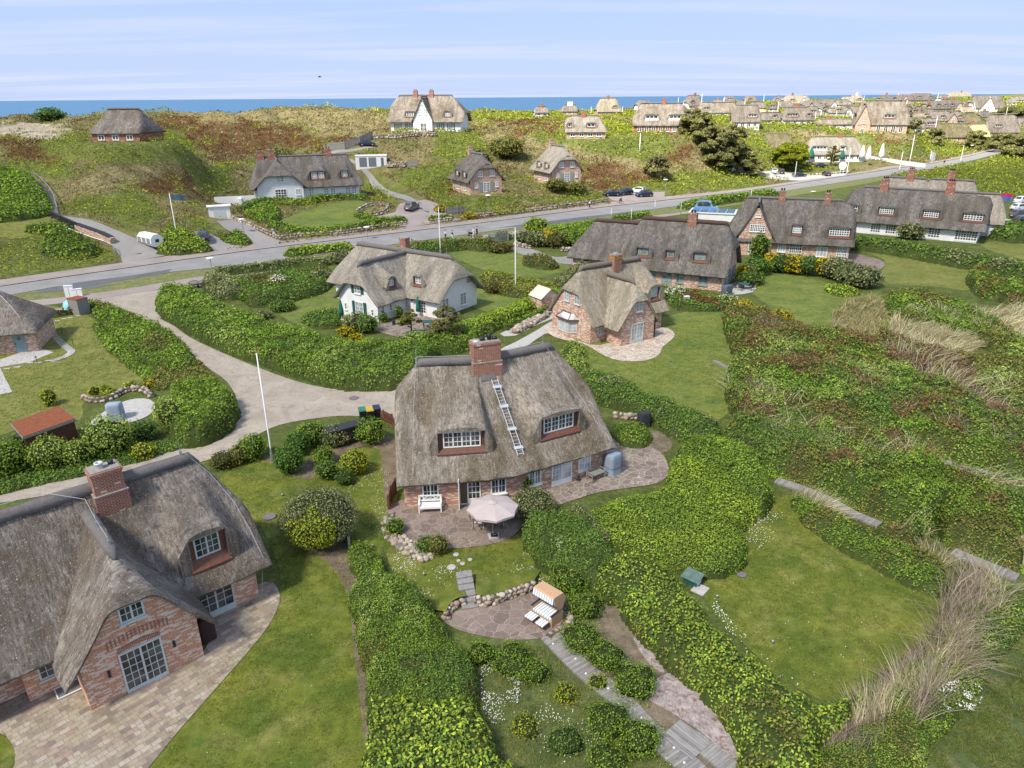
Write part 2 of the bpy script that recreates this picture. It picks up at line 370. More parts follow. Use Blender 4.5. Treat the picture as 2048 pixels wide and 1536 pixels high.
def slabs():
 t = NT('sandstone_slabs',.85,.2);co = t.co('Object',rot=(0,0,radians(-48)))
 b = t.node('ShaderNodeTexBrick',offset=.42);t.l.new(co,b.inputs['Vector']);b.inputs['Scale'].default_value = 1;b.inputs['Brick Width'].default_value = .42;b.inputs['Row Height'].default_value = .26;b.inputs['Mortar Size'].default_value = .012
 t.put(b.inputs['Color1'],(.36,.29,.21));t.put(b.inputs['Color2'],(.20,.16,.13));t.put(b.inputs['Mortar'],(.19,.16,.12))
 sp = t.node('ShaderNodeSeparateXYZ');t.l.new(co,sp.inputs[0]);row = t.math('FLOOR',t.math('DIVIDE',sp.outputs[1],.26));cm = t.math('FLOOR',t.math('ADD',t.math('DIVIDE',sp.outputs[0],.42),t.math('MULTIPLY',row,.42)))
 cb = t.node('ShaderNodeCombineXYZ');t.l.new(cm,cb.inputs[0]);t.l.new(row,cb.inputs[1]);wn = t.node('ShaderNodeTexWhiteNoise',noise_dimensions='2D');t.l.new(cb.outputs[0],wn.inputs['Vector'])
 tone = t.ramp(wn.outputs['Value'],[(0.0,(.20,.155,.135)),(.3,(.29,.235,.18)),(.6,(.33,.28,.20)),(.85,(.38,.33,.27)),(1.0,(.30,.21,.16))])
 c = t.mix(t.math('MULTIPLY',b.outputs['Fac'],1.0),tone,(.2,.165,.12));c = t.mix(1.0,c,t.ramp(t.noise(t.co('Object'),3,6,.75),[(.3,.75),(.7,1.25)]),'MULTIPLY')
 c = t.mix(t.ramp(t.noise(t.co('Object'),.45,4,.6,.5),[(.48,0.0),(.7,.4)]),c,(.18,.15,.085))
 t.color(c);t.bump(b.outputs['Fac'],-.5,.02);return t.m
M['slabs'] = slabs()
def planks():
 t = NT('boardwalk_planks',.9,.15);uv = t.co('UV');sp = t.node('ShaderNodeSeparateXYZ');t.l.new(uv,sp.inputs[0])
 k = t.math('DIVIDE',sp.outputs[1],.13);fr = t.math('FRACT',k);fl = t.math('FLOOR',k);wn = t.node('ShaderNodeTexWhiteNoise',noise_dimensions='1D');t.l.new(fl,wn.inputs['W'])
 c = t.mix(wn.outputs['Value'],(.20,.185,.17),(.31,.29,.27));c = t.mix(1.0,c,t.ramp(t.noise(t.co('UV',scale=(2,14,1)),1,4,.7),[(.3,.7),(.7,1.25)]),'MULTIPLY')
 gap = t.ramp(fr,[(.0,1.0),(.09,0.0)]);t.color(t.mix(gap,c,(.04,.035,.03)));t.bump(gap,-.6,.02);return t.m
M['planks'] = planks()
M['soil'] = lawn('bare_soil',(.20,.155,.11),(.13,.10,.07),(.10,.11,.04),.6,1.1)
M['pebble'] = lawn('shell_sand',(.36,.31,.29),(.26,.21,.19),(.15,.075,.05),1.0,2.6)
def ground():
 t = NT('open_ground',.95,.1);ob = t.co('Object');a = t.node('ShaderNodeAttribute',attribute_name='tint')
 f = t.noise(ob,.5,7,.7,.8);g = t.noise(ob,3.2,6,.75,.4)
 c = t.mix(1.0,a.outputs['Color'],t.ramp(f,[(.3,.62),(.7,1.38)]),'MULTIPLY');c = t.mix(1.0,c,t.ramp(g,[(.25,.55),(.75,1.5)]),'MULTIPLY')
 t.color(c);t.bump(t.math('ADD',t.math('MULTIPLY',f,2.0),g),.9,.25);return t.m
M['ground'] = ground()
def sea():
 t = NT('sea_water',.5,.15);ob = t.co('Object',scale=(.012,.035,1));f = t.noise(ob,1,8,.7,.4)
 t.color(t.mix(t.ramp(f,[(.3,0.0),(.7,1.0)]),(.035,.10,.19),(.05,.13,.23)));t.bump(t.noise(t.co('Object',scale=(.15,.4,1)),1,5,.7),.5,.5);return t.m
M['sea'] = sea()
# ---------------------------------------------------------------- terrain
# measured spots: picture x, y and ground distance ahead
TP = [(0,283,165),(90,262,195),(0,250,218),(60,246,222),(140,245,205),(200,283,165),(230,283,165),(290,280,168),(300,229,232),(200,240,225),(420,231,240),(520,230,250),(560,225,262),(620,219,268),(700,226,270),
 (780,260,226),(850,262,230),(925,259,232),(850,245,255),(0,345,148),(50,355,150),(110,430,128),(115,395,136),(0,430,122),(0,480,108),(60,470,112),(200,330,150),(330,330,165),(280,380,145),(300,430,130),(330,470,116),(230,500,108),(437,442,140),
 (450,402,163),(515,405,163),(590,400,166),(735,389,172),(480,345,190),(600,330,210),(640,300,210),(560,280,225),(700,330,190),(740,334,190),(775,333,192),(700,300,203),(735,291,205),(800,300,205),(830,340,190),
 (640,440,146),(560,450,140),(720,425,152),(760,400,163),(823,418,156),(880,400,170),(930,415,160),
 (905,386,170),(955,388,170),(1010,382,174),(960,330,195),(1060,365,184),(1113,367,184),(1160,362,186),(1060,320,205),(1130,276,220),(1170,276,220),(1215,274,222),(1170,300,212),(1000,290,215),(1000,262,250),(1100,245,300),
 (1000,233,380),(1130,232,400),(1215,234,390),(1215,350,200),(1300,390,184),(1310,350,205),(1320,268,232),(1265,268,230),(1370,270,235),(1420,335,222),(1480,300,250),(1390,300,240),(1550,300,268),(1500,350,225),
 (1620,322,268),(1665,322,270),(1730,322,272),(1600,345,250),(1560,350,245),(1755,266,300),(1700,268,300),(1820,268,305),(1760,300,285),(1850,300,300),(1830,285,305),(1900,290,330),(1950,290,345),(2030,280,370),
 (1450,228,400),(1500,235,370),(1400,228,420),(1600,235,400),(1550,262,310),(1650,215,500),(1700,225,450),(1800,205,620),(1900,225,450),(1950,240,420),(2000,215,520),(2040,205,650),(1900,200,700),(1550,215,560),(1440,205,560),(1350,222,450),(1650,250,340),(1960,265,370),(1850,245,390),
 (2048,325,300),(2048,360,245),(1900,360,232),(2048,420,180),(2040,196,900),(1900,194,950),(1750,203,800)]
_P = [gd(x,y,D) for x,y,D in TP]
# measured line of the coastal crest: beyond it the land drops to the sea
CREST = [gd(x,y,D) for x,y,D in [(-700,262,190),(-200,252,205),(0,246,222),(150,243,226),(300,226,238),(420,230,246),(520,229,256),(620,218,272),(720,226,282),(800,231,320),(920,226,400),(1060,225,450),(1200,224,460),(1330,219,520),(1450,207,600),(1600,205,700),(1720,202,820),(1850,197,950),(2048,190,1150),(2500,180,1300)]]
_P += CREST
ROADC = [tuple(gz(x,y)) for x,y in [(-600,690),(-250,630),(0,584),(232,548),(500,515),(750,483),(1000,451),(1200,424),(1350,406),(1500,386.5),(1740,350)]] + [tuple(gz(1900,326)),tuple(gz(2010,299.5)),tuple(gz(2048,292)),tuple(gz(2200,268))]
ROADL = smoothline(ROADC,5)
_X = np.array([p[0] for p in _P]+[-260,-260,900,700,500,1300]);_Y = np.array([p[1] for p in _P]+[120,200,500,300,700,900]);_Z = np.array([p[2] for p in _P]+[5,14,8,3,12,20])
_rd = []                                           # keep the road level too
for a in ROADL[::4]:_rd.append(a)
_X = np.append(_X,[a[0] for a in _rd]);_Y = np.append(_Y,[a[1] for a in _rd]);_Z = np.append(_Z,[0]*len(_rd))
def _ker(r):return np.sqrt(r*r+9.0)
_A = _ker(np.hypot(_X[:,None]-_X[None],_Y[:,None]-_Y[None]));_A -= np.eye(len(_X))*1.2
_W = np.linalg.solve(_A,_Z-4.0)
def tbase(X,Y):
 X = np.asarray(X,float);Y = np.asarray(Y,float);sh = X.shape;x = X.ravel();y = Y.ravel();r = np.zeros(len(x))+4.0
 for k in range(len(_X)):r += _W[k]*_ker(np.hypot(x-_X[k],y-_Y[k]))
 return r.reshape(sh)
_cr = np.array([(p[0],p[1]) for p in CREST])
HOLD = []                                             # (x, y, r, z): level pads under buildings
_pads = [(230,284,165,10,1),(850,263,230,14,2),(560,404,166,13,0),(690,398,171,12,0),(955,388,173,8,0),(1113,368,187,8,0),(1170,277,221,9,0),(1320,268,232,12,0),(1665,323,271,16,0),(1760,267,302,13,0)]
HOLD = []
for x,y,D,r,f in _pads:p = gd(x,y,D);HOLD.append((p[0],p[1]+r*.35,r,p[2]))
def terrain_exact(X,Y):
 z = tbase(X,Y);z = np.clip(z,-1,23)
 rd = segdist(X,Y,ROADL,False)
 ry = np.interp(X,[a[0] for a in ROADL],[a[1] for a in ROADL])
 north = (Y > ry)
 bump = (fbm(X/16,Y/16,3,4)-.5)*5.0 + (fbm(X/5,Y/5,9,3)-.5)*1.6
 hmask = sstep(6,16,z)*1.0+.12
 z = z+bump*hmask*sstep(12,40,rd)
 g = np.where(north,sstep(7,26,rd),0.0)
 g = np.maximum(g,np.where(~north & (X > 150),sstep(6,60,rd)*.6,0))
 z = z*g
 for hx,hy,hr,hz_ in HOLD:k = 1-sstep(hr*.95,hr*1.7,np.hypot(X-hx,Y-hy));z = z*(1-k)+hz_*k
 z = np.where(north,np.maximum(z,0),z)
 cy = np.interp(X,_cr[:,0],_cr[:,1]);over = Y-cy
 z = np.where(over > 0,z*(1-sstep(0,90,over))-26*sstep(10,160,over),z)
 return z
def axis(segs):
 out = []
 for a,b,s in segs:out += list(np.arange(a,b,s))
 return np.array(out+[segs[-1][1]])
GX = axis([(-420,-160,8),(-160,190,1.6),(190,460,3),(460,1500,14)]);GY = axis([(4,80,4),(80,330,1.6),(330,600,3.2),(600,1500,12)])
_gx,_gy = np.meshgrid(GX,GY);GZ = terrain_exact(_gx,_gy)
def T(X,Y):
 X = np.clip(np.asarray(X,float),GX[0],GX[-1]-1e-6);Y = np.clip(np.asarray(Y,float),GY[0],GY[-1]-1e-6)
 i = np.clip(np.searchsorted(GX,X,'right')-1,0,len(GX)-2);j = np.clip(np.searchsorted(GY,Y,'right')-1,0,len(GY)-2)
 fx = (X-GX[i])/(GX[i+1]-GX[i]);fy = (Y-GY[j])/(GY[j+1]-GY[j])
 return (GZ[j,i]*(1-fx)+GZ[j,i+1]*fx)*(1-fy)+(GZ[j+1,i]*(1-fx)+GZ[j+1,i+1]*fx)*fy
def at(px,py):
 """point of the ground seen at picture position"""
 d = ray(px,py)
 if d[2] >= -1e-4:d = np.array([d[0],d[1],-1e-4])
 ts = np.concatenate([np.arange(15,120,1.0),np.arange(120,400,1.0),np.arange(400,1400,4.0)])
 P = CAM+ts[:,None]*d;h = P[:,2]-T(P[:,0],P[:,1]);k = np.argmax(h < 0)
 if h[k] >= 0:k = len(ts)-1
 a,b = ts[max(k-1,0)],ts[k]
 for _ in range(12):
  m = (a+b)/2;p = CAM+m*d
  if p[2]-float(T(p[0],p[1])) > 0:a = m
  else:b = m
 p = CAM+b*d;return Vector((p[0],p[1],float(T(p[0],p[1]))))
def wpoly(pp,n=0):
 q = [tuple(at(x,y))[:2] for x,y in pp]
 return smoothline(q,n,True) if n else q
# what grows where, by outline on the hillside
ZONES = [  # (kind, outline)
 ('heath',[(0,280),(80,278),(110,300),(150,318),(130,330),(0,325)]),
 ('heath',[(262,232),(420,232),(512,232),(600,255),(640,285),(640,302),(560,288),(520,300),(475,330),(425,322),(388,292),(350,255),(288,252)]),
 ('heath',[(282,345),(475,338),(460,360),(375,380),(337,392),(282,380)]),
 ('heath',[(970,238),(1125,233),(1150,246),(1132,254),(1025,252),(982,243)]),
 ('heath',[(1012,262),(1110,263),(1125,288),(1050,288)]),
 ('heath',[(1162,325),(1275,338),(1375,352),(1432,355),(1400,379),(1300,384),(1200,380),(1170,360)]),
 ('heath',[(775,350),(912,362),(915,405),(875,412)]),('heath',[(1320,290),(1390,290),(1400,330),(1330,325)]),
 ('heath',[(1735,272),(1830,276),(1900,290),(1910,312),(1850,305),(1740,296)]),('heath',[(1500,205),(1530,200),(1560,215),(1540,222)]),('heath',[(640,280),(760,262),(790,275),(700,285)]),
 ('marram',[(350,220),(520,226),(620,214),(700,220),(780,236),(800,262),(750,278),(660,268),(600,248),(480,243),(350,236)]),
 ('sand',[(0,242),(90,245),(150,258),(130,285),(60,277),(0,275)]),
 ('marram',[(740,285),(850,300),(860,332),(790,328),(760,312)]),('marram',[(930,270),(1010,268),(1080,280),(1150,282),(1280,320),(1370,352),(1300,345),(1160,322),(1080,305),(1000,300),(960,285)]),
 ('marram',[(1360,320),(1400,300),(1440,330),(1400,350)]),('marram',[(1560,262),(1600,252),(1700,272),(1690,282),(1620,275)]),('marram',[(1755,270),(1850,268),(1930,300),(1900,302),(1800,288)]),
 ('marram',[(180,345),(290,320),(390,330),(370,350),(280,360),(200,400),(110,410),(120,370)]),
 ('green',[(75,290),(140,265),(175,285),(290,290),(300,255),(355,255),(390,290),(385,325),(290,330),(250,320),(160,325),(70,300)]),
 ('green',[(0,350),(50,352),(95,400),(108,430),(100,440),(0,440)]),('green',[(0,320),(40,318),(150,330),(160,350),(110,372),(60,345),(0,340)]),
 ('green',[(112,412),(200,392),(300,388),(320,440),(270,465),(235,448),(150,428)]),('green',[(390,330),(470,330),(470,380),(430,395),(375,372)]),
 ('green',[(355,432),(430,440),(440,478),(400,470)]),('green',[(775,345),(870,328),(905,320),(900,385),(800,370)]),('green',[(740,340),(800,375),(830,400),(760,400),(710,370)]),
 ('green',[(800,375),(900,388),(960,402),(1060,395),(1180,380),(1215,400),(1050,412),(950,425),(890,405)]),
 ('green',[(1210,240),(1330,262),(1345,300),(1290,322),(1200,312),(1100,290),(1040,268),(1110,270)]),('green',[(870,266),(960,268),(990,300),(930,325),(870,315)]),
 ('green',[(1330,350),(1450,335),(1530,350),(1530,372),(1450,382),(1300,392),(1220,400),(1180,392)]),('green',[(1500,270),(1560,262),(1590,290),(1530,330),(1480,320)]),
 ('green',[(1640,262),(1760,262),(1740,300),(1900,318),(1990,285),(1940,262),(1860,262),(1800,290),(1700,280)]),
 ('green',[(925,228),(1350,222),(1350,236),(930,240)]),('green',[(1400,205),(1500,192),(2048,188),(2048,262),(1900,262),(1500,262),(1400,240)]),
 ('green',[(1560,385),(1750,358),(1920,333),(2048,298),(2048,420),(1960,400),(1700,372),(1600,400)]),('green',[(1500,330),(1620,330),(1700,345),(1560,362),(1500,350)]),
 ('green',[(0,455),(100,445),(230,510),(240,530),(130,545),(0,560)]),
]
ZC = {'heath':(.13,.06,.026),'marram':(.25,.205,.10),'sand':(.46,.39,.29),'green':(.13,.16,.035),'base':(.22,.185,.075)}
def build_terrain():
 X = _gx.ravel();Y = _gy.ravel();Z = GZ.ravel();P = np.stack([X,Y,Z],1)
 v = P-CAM;d = np.maximum(v@FW,1);jx = (fbm(X/7,Y/7,21,5)-.5)*90*80/np.maximum(d,80);jy = (fbm(X/7,Y/7,31,5)-.5)*42*150/np.maximum(d,150)
 px = 1024+CF*(v@RT)/d+jx;py = 768-CF*(v@UP)/d+jy
 n = fbm(X/11,Y/11,5,4)[:,None];base = np.array(ZC['base'])*(1-n)+np.array((.105,.115,.035))*n
 n2 = fbm(X/4,Y/4,15,3)[:,None];base = np.where(n2 > .62,base*.5+np.array(ZC['marram'])*.5,base)
 c = base.copy()
 for k,poly in ZONES:
  m = inpoly(px,py,poly);c[m] = np.array(ZC[k])*.8+base[m]*.2
 ry = np.interp(X,[a[0] for a in ROADL],[a[1] for a in ROADL]);near = (Y < ry)
 c[near] = np.array((.11,.135,.035))
 low = Z < -7;c[low] = (.5,.43,.32)
 nx,ny = len(GX),len(GY);i,j = np.meshgrid(np.arange(nx-1),np.arange(ny-1));a = (j*nx+i).ravel();F = np.stack([a,a+1,a+nx+1,a+nx],1)
 tag(npmesh('ground',P,F,M['ground'],col=c,smooth=True),kind='structure')
 m = MB();R_ = 40000;m.face([(-R_,120,-10),(R_,120,-10),(R_,R_*1.6,-10),(-R_,R_*1.6,-10)]);tag(m.build('sea',M['sea']),kind='structure')
build_terrain()
def clip_half(P,ax,val,keep_less):
 out = [];n = len(P)
 for i in range(n):
  a,b = P[i],P[(i+1) % n];ia = (a[ax] <= val) if keep_less else (a[ax] >= val);ib = (b[ax] <= val) if keep_less else (b[ax] >= val)
  if ia:out.append(a)
  if ia != ib:
   t = (val-a[ax])/(b[ax]-a[ax]);out.append((a[0]+(b[0]-a[0])*t,a[1]+(b[1]-a[1])*t))
 return out
def sheet(name,poly,mat,h=.02,flat=False,smooth=0,label=None,cat=None,group=None,kind='structure',px=True,thick=None):
 """a surface laid on the ground inside an outline"""
 w = wpoly(poly) if px else [tuple(p[:2]) for p in poly]
 if smooth:w = smoothline(w,smooth,True)
 m = MB()
 if flat:
  z = max(float(T(p[0],p[1])) for p in w)+h if flat is True else flat
  bm = bmesh.new();vs = [bm.verts.new((p[0],p[1],z)) for p in w];f = bm.faces.new(vs);f.normal_update()
  if f.normal.z < 0:f.normal_flip()
  if thick:
   lo = [bm.verts.new((p[0],p[1],z-thick)) for p in w];n = len(w)
   for i in range(n):bm.faces.new((vs[i],vs[(i+1) % n],lo[(i+1) % n],lo[i]))
  bmesh.ops.triangulate(bm,faces=[f]);me = bpy.data.meshes.new(name);bm.to_mesh(me);bm.free();me.materials.append(mat)
  uvl = me.uv_layers.new(name='UVMap')
  for l in me.loops:v = me.vertices[l.vertex_index].co;uvl.data[l.index].uv = (v.x,v.y)
  o = bpy.data.objects.new(name,me);COL.objects.link(o)
 else:
  xs = [p[0] for p in w];ys = [p[1] for p in w];gx = GX[(GX > min(xs)) & (GX < max(xs))];gy = GY[(GY > min(ys)) & (GY < max(ys))]
  ex = [min(xs)-.01]+list(gx)+[max(xs)+.01];ey = [min(ys)-.01]+list(gy)+[max(ys)+.01]
  for i in range(len(ex)-1):
   c = clip_half(clip_half(w,0,ex[i],False),0,ex[i+1],True)
   if len(c) < 3:continue
   for j in range(len(ey)-1):
    q = clip_half(clip_half(c,1,ey[j],False),1,ey[j+1],True)
    if len(q) < 3:continue
    ar = sum(q[k][0]*q[(k+1) % len(q)][1]-q[(k+1) % len(q)][0]*q[k][1] for k in range(len(q)))
    if abs(ar) < 1e-4:continue
    if ar < 0:q.reverse()
    z = T([a[0] for a in q],[a[1] for a in q]);m.face([(a[0],a[1],float(zz)+h) for a,zz in zip(q,z)],[(a[0],a[1]) for a in q])
  o = m.build(name,mat,smooth=True)
 return tag(o,label,cat,group,kind)
def strip(name,pts,width,mat,h=.05,thick=.12,parent=None,px=True,z=None,uvl=True):
 """a ribbon with thickness along a line (boardwalks, kerbs)"""
 w = [tuple(at(x,y))[:2] for x,y in pts] if px else pts;m = MB();L_ = 0;top = []
 n = len(w)
 for i,p in enumerate(w):
  a = Vector(w[max(i-1,0)]);b = Vector(w[min(i+1,n-1)]);d = (b-a).normalized();nn = Vector((-d.y,d.x));wd = width[i] if isinstance(width,(list,tuple)) else width
  zz = (float(T(p[0],p[1])) if z is None else z)+h
  if i:L_ += (Vector(w[i])-Vector(w[i-1])).length
  q0 = Vector(p)-nn*wd/2;q1 = Vector(p)+nn*wd/2;top.append((q0,q1,zz,L_,wd))
 for i in range(n-1):
  a,b = top[i],top[i+1]
  m.face([(a[0].x,a[0].y,a[2]),(b[0].x,b[0].y,b[2]),(b[1].x,b[1].y,b[2]),(a[1].x,a[1].y,a[2])],[(0,a[3]),(0,b[3]),(b[4],b[3]),(a[4],a[3])])
  for k,s in ((0,1),(1,-1)):
   q = [(a[k].x,a[k].y,a[2]),(a[k].x,a[k].y,a[2]-thick),(b[k].x,b[k].y,b[2]-thick),(b[k].x,b[k].y,b[2])]
   m.face(q if s > 0 else q[::-1],[(0,a[3]),(.1,a[3]),(.1,b[3]),(0,b[3])])
 for e in (top[0],top[-1]):m.face([(e[0].x,e[0].y,e[2]),(e[1].x,e[1].y,e[2]),(e[1].x,e[1].y,e[2]-thick),(e[0].x,e[0].y,e[2]-thick)])
 return m.build(name,mat,parent)
# ---------------------------------------------------------------- roads, drives, lawns and terraces
far_e = [(-300,622),(0,574),(232,540),(500,502),(750,472),(1000,442),(1200,416),(1350,399),(1500,381.5),(1740,345),(1900,321),(2010,295),(2048,286),(2150,268)]
near_e = [(-300,655),(0,594),(232,556),(500,528),(750,494),(1000,460),(1200,432),(1350,413),(1500,392),(1740,356),(1900,331),(2010,304),(2048,296),(2150,277)]
def band(a,b,n=5):
 A = smoothline([tuple(at(*p))[:2] for p in a],n);B = smoothline([tuple(at(*p))[:2] for p in b],n);return A+B[::-1]
sheet('road',band(far_e,near_e),M['asphalt'],.04,px=False)
walk_far = [(-300,606),(0,561),(232,528),(500,490),(750,462),(1000,434),(1200,407),(1350,391.5),(1500,376),(1740,341),(1900,317),(2010,292),(2048,283)]
sheet('pavement',band(walk_far,[(x,y-.6) for x,y in far_e[:13]]),M['sidewalk'],.09,px=False)
sheet('verge',band([(x,y+.6) for x,y in near_e[:11]],[(-300,690),(0,612),(146,594),(330,571),(500,551),(700,505),(1000,472),(1200,446),(1350,427),(1500,406),(1740,366)]),M['verge'],.024,px=False)
sheet('footpath',band([(0,606),(100,598),(240,580),(405,553),(560,533)],[(0,618),(100,610),(240,591),(405,566),(560,543)]),M['sidewalk'],.05,px=False)
sheet('footpath',band([(880,482),(1000,466),(1090,456),(1200,444),(1290,434),(1400,420)],[(880,488),(1000,473),(1090,461),(1200,448),(1290,439),(1400,424)]),M['sidewalk'],.05,px=False)
for k,pl in enumerate(([(55,588),(150,566),(280,549),(345,538),(335,546),(230,563),(120,583)],[(985,457),(1150,436),(1280,421),(1270,424),(1150,442),(1060,452)],[(150,577),(205,570),(235,569),(180,578)])):
 sheet('road_patch',pl,M['patch'],.046,kind='structure')
# gravel lane
sheet('gravel_lane',[(140,612),(180,596),(300,582),(380,572),(405,572),(345,577),(312,596),(315,615),(335,640),(380,675),(450,708),(520,737),(600,765),(680,780),(760,780),(840,770),(900,790),(880,830),(800,838),(700,832),(640,836),(560,850),(500,878),(450,908),(400,925),(300,952),(230,962),(100,990),(-100,1020),(-140,1010),(60,975),(230,938),(320,910),(385,890),(430,862),(468,835),(474,800),(455,765),(425,742),(395,722),(350,690),(300,650),(255,622),(215,615),(150,625),(60,645),(0,655),(-60,665),(-60,650),(0,640),(90,622)],M['gravel'],.03,smooth=3)
sheet('concrete_drive',[(120,432),(150,436),(210,452),(262,474),(300,488),(330,512),(300,518),(245,527),(242,515),(225,490),(190,478),(160,460),(105,440)],M['drive'],.10)
sheet('parking_bay',[(388,463),(420,468),(470,490),(500,490),(440,502),(420,501),(395,478)],M['drive'],.10)
sheet('garage_drive',[(431,443),(470,438),(520,465),(565,484),(520,498),(497,483),(450,458)],M['drive'],.10)
sheet('paved_yard',[(745,437),(790,425),(800,408),(850,400),(905,425),(900,441),(870,447),(820,455),(770,447)],M['sidewalk'],.10)
sheet('car_park',[(1212,392),(1240,383),(1330,384),(1330,397),(1260,404),(1225,402)],M['sidewalk'],.11)
sheet('car_park',[(1510,346),(1560,342),(1600,350),(1700,342),(1690,352),(1600,362),(1520,356)],M['concrete'],.12)
sheet('drive_track',band([(700,318),(745,350),(800,388),(850,412),(890,430),(925,441)],[(688,322),(735,355),(788,395),(840,419),(882,434),(905,443)],3),M['drive'],.10,px=False)
sheet('drive_track',band([(655,303),(700,300),(740,292)],[(665,308),(705,304),(755,296)],3),M['drive'],.10,px=False)
sheet('garden_path',[(1010,492),(1060,497),(1110,514),(1150,510),(1185,512),(1180,530),(1130,528),(1090,520),(1040,508)],M['drive'],.03,smooth=3)
sheet('garden_path',[(1130,612),(1060,640),(1000,668),(1030,672),(1070,652),(1140,622)],M['concrete'],.034,smooth=2)
sheet('garden_path',[(1110,640),(1075,660),(1030,685),(1000,700),(1030,705),(1060,688),(1090,668),(1125,658)],M['concrete'],.03,smooth=2)
# lawns
def lawn_(p,m='lawn',h=.014,s=3):return sheet('lawn',p,M[m],h,smooth=s)
lawn_([(640,575),(672,555),(705,600),(680,655),(600,650),(560,620)],'lawn_bright')
lawn_([(905,505),(1000,500),(1100,515),(1140,535),(1100,550),(1050,555),(985,545),(930,525)],'lawn_bright')
lawn_([(950,560),(1060,565),(1120,578),(1090,605),(1000,625),(945,610)],'lawn_bright')
lawn_([(1390,620),(1460,620),(1500,640),(1480,700),(1460,760),(1460,820),(1400,850),(1320,800),(1230,760),(1160,720),(1140,690),(1180,650),(1300,640)],'lawn_bright',.012)
lawn_([(1490,560),(1560,545),(1690,575),(1730,590),(1770,600),(1770,680),(1650,660),(1560,625),(1510,590)],'lawn_bright')
lawn_([(1700,495),(1780,500),(1900,515),(1960,545),(1950,580),(1860,572),(1760,562),(1770,520)],'lawn_olive')
lawn_([(1960,490),(2048,480),(2100,510),(2048,520)],'lawn_olive')
lawn_([(490,650)]*0 or [(0,830),(0,610),(170,628),(230,690),(290,750),(250,780),(170,800),(160,840),(60,850),(0,870)],'lawn_olive')
lawn_([(430,980),(500,910),(600,930),(640,950),(760,880),(800,960),(775,1050),(760,1120),(730,1250),(760,1540),(200,1540),(420,1300),(560,1190),(520,1050)],'lawn',.010)
lawn_([(-80,1450),(10,1475),(40,1500),(25,1560),(-100,1600)],'lawn',.03)
lawn_([(770,1060),(830,1090),(1000,1080),(1080,1060),(1110,1180),(1060,1180),(900,1210),(860,1200),(780,1130)],'lawn',.016)
lawn_([(1500,1040),(1580,990),(1700,1040),(1810,1120),(1900,1180),(1860,1270),(1720,1370),(1640,1400),(1500,1300),(1400,1180),(1480,1120)],'lawn',.014)
lawn_([(2048,1140),(2150,1180),(2200,1600),(1850,1540),(1880,1400),(1980,1260)],'meadow',.012)
lawn_([(960,1300),(1080,1270),(1200,1390),(1400,1540),(1400,1620),(960,1600)],'meadow',.010)
lawn_([(540,450),(600,425),(700,400),(745,410),(715,430),(740,445),(690,458),(600,465),(560,455)],'lawn_bright',.06)
lawn_([(0,440),(70,425),(105,440),(75,470),(0,475)],'lawn_olive',.06)
# terraces
sheet('terrace',[(-90,1340),(40,1350),(150,1355),(200,1400),(410,1300),(430,1225),(530,1165),(560,1190),(545,1240),(500,1300),(430,1380),(360,1460),(290,1545),(200,1640),(20,1600),(30,1530),(25,1490),(-5,1465),(-80,1450),(-120,1440)],M['slabs'],.04,flat=True,smooth=3)
sheet('terrace',[(780,1010),(900,990),(1010,1000),(1050,1030),(1030,1070),(980,1090),(900,1098),(840,1092),(800,1065)],M['crazy_dim'],.05,flat=True,smooth=4)
sheet('terrace',[(1060,990),(1140,940),(1220,880),(1270,885),(1320,905),(1338,940),(1320,965),(1270,975),(1200,985),(1150,1000),(1110,1010)],M['crazy'],.046,flat=True,smooth=4)
sheet('terrace',[(890,1235),(960,1205),(1050,1175),(1110,1185),(1135,1215),(1120,1250),(1090,1275),(1020,1280),(950,1270),(905,1255)],M['crazy_dim'],.03,flat=True,smooth=4)
sheet('terrace',[(1100,655),(1180,690),(1240,680),(1320,655),(1350,670),(1325,695),(1318,710),(1290,722),(1240,722),(1205,710),(1170,690),(1110,675),(1085,655)],M['crazy_pale'],.05,flat=True,smooth=3)
sheet('terrace',[(740,655),(800,640),(880,625),(905,640),(870,668),(820,678),(760,665)],M['crazy'],.05,flat=True,smooth=3)
sheet('terrace',[(1450,580),(1480,560),(1510,570),(1505,585),(1465,590)],M['concrete'],.05,flat=True,smooth=2)
sheet('terrace',[(1690,508),(1730,512),(1768,525),(1760,540),(1730,543),(1690,530)],M['crazy_dim'],.05,flat=True,smooth=3)
sheet('terrace',[(215,820),(260,800),(300,800),(310,820),(280,840),(230,850),(180,850)],M['concrete'],.05,flat=True,smooth=3)
sheet('terrace',[(-40,735),(0,720),(70,695),(108,705),(60,725),(0,735),(25,785),(0,790),(-50,790)],M['concrete'],.05,flat=True)
sheet('soil_bed',[(690,1080),(720,1180),(735,1300),(745,1420),(770,1536),(738,1536),(722,1420),(708,1300),(694,1190),(655,1125),(590,1095),(640,1100)],M['soil'],.016,smooth=3)
sheet('soil_bed',[(500,905),(600,930),(640,905),(780,870),(800,940),(770,1000),(760,900),(700,900),(620,960),(560,935)],M['soil'],.018,smooth=2)
sheet('soil_bed',[(1120,1285),(1180,1230),(1215,1190),(1290,1280),(1400,1370),(1480,1470),(1520,1580),(1430,1580),(1330,1480),(1240,1385)],M['soil'],.013,smooth=3)
sheet('soil_bed',[(1340,1400),(1300,1340),(1240,1200),(1290,1230),(1360,1320),(1420,1400)],M['soil'],.016,smooth=3)
sheet('shell_sand',[(1290,1390),(1340,1345),(1400,1380),(1450,1430),(1490,1500),(1480,1560),(1420,1480),(1350,1430)],M['pebble'],.022,smooth=3)
sheet('shell_sand',[(1265,1275),(1300,1300),(1330,1345),(1300,1330)],M['pebble'],.02,smooth=3)
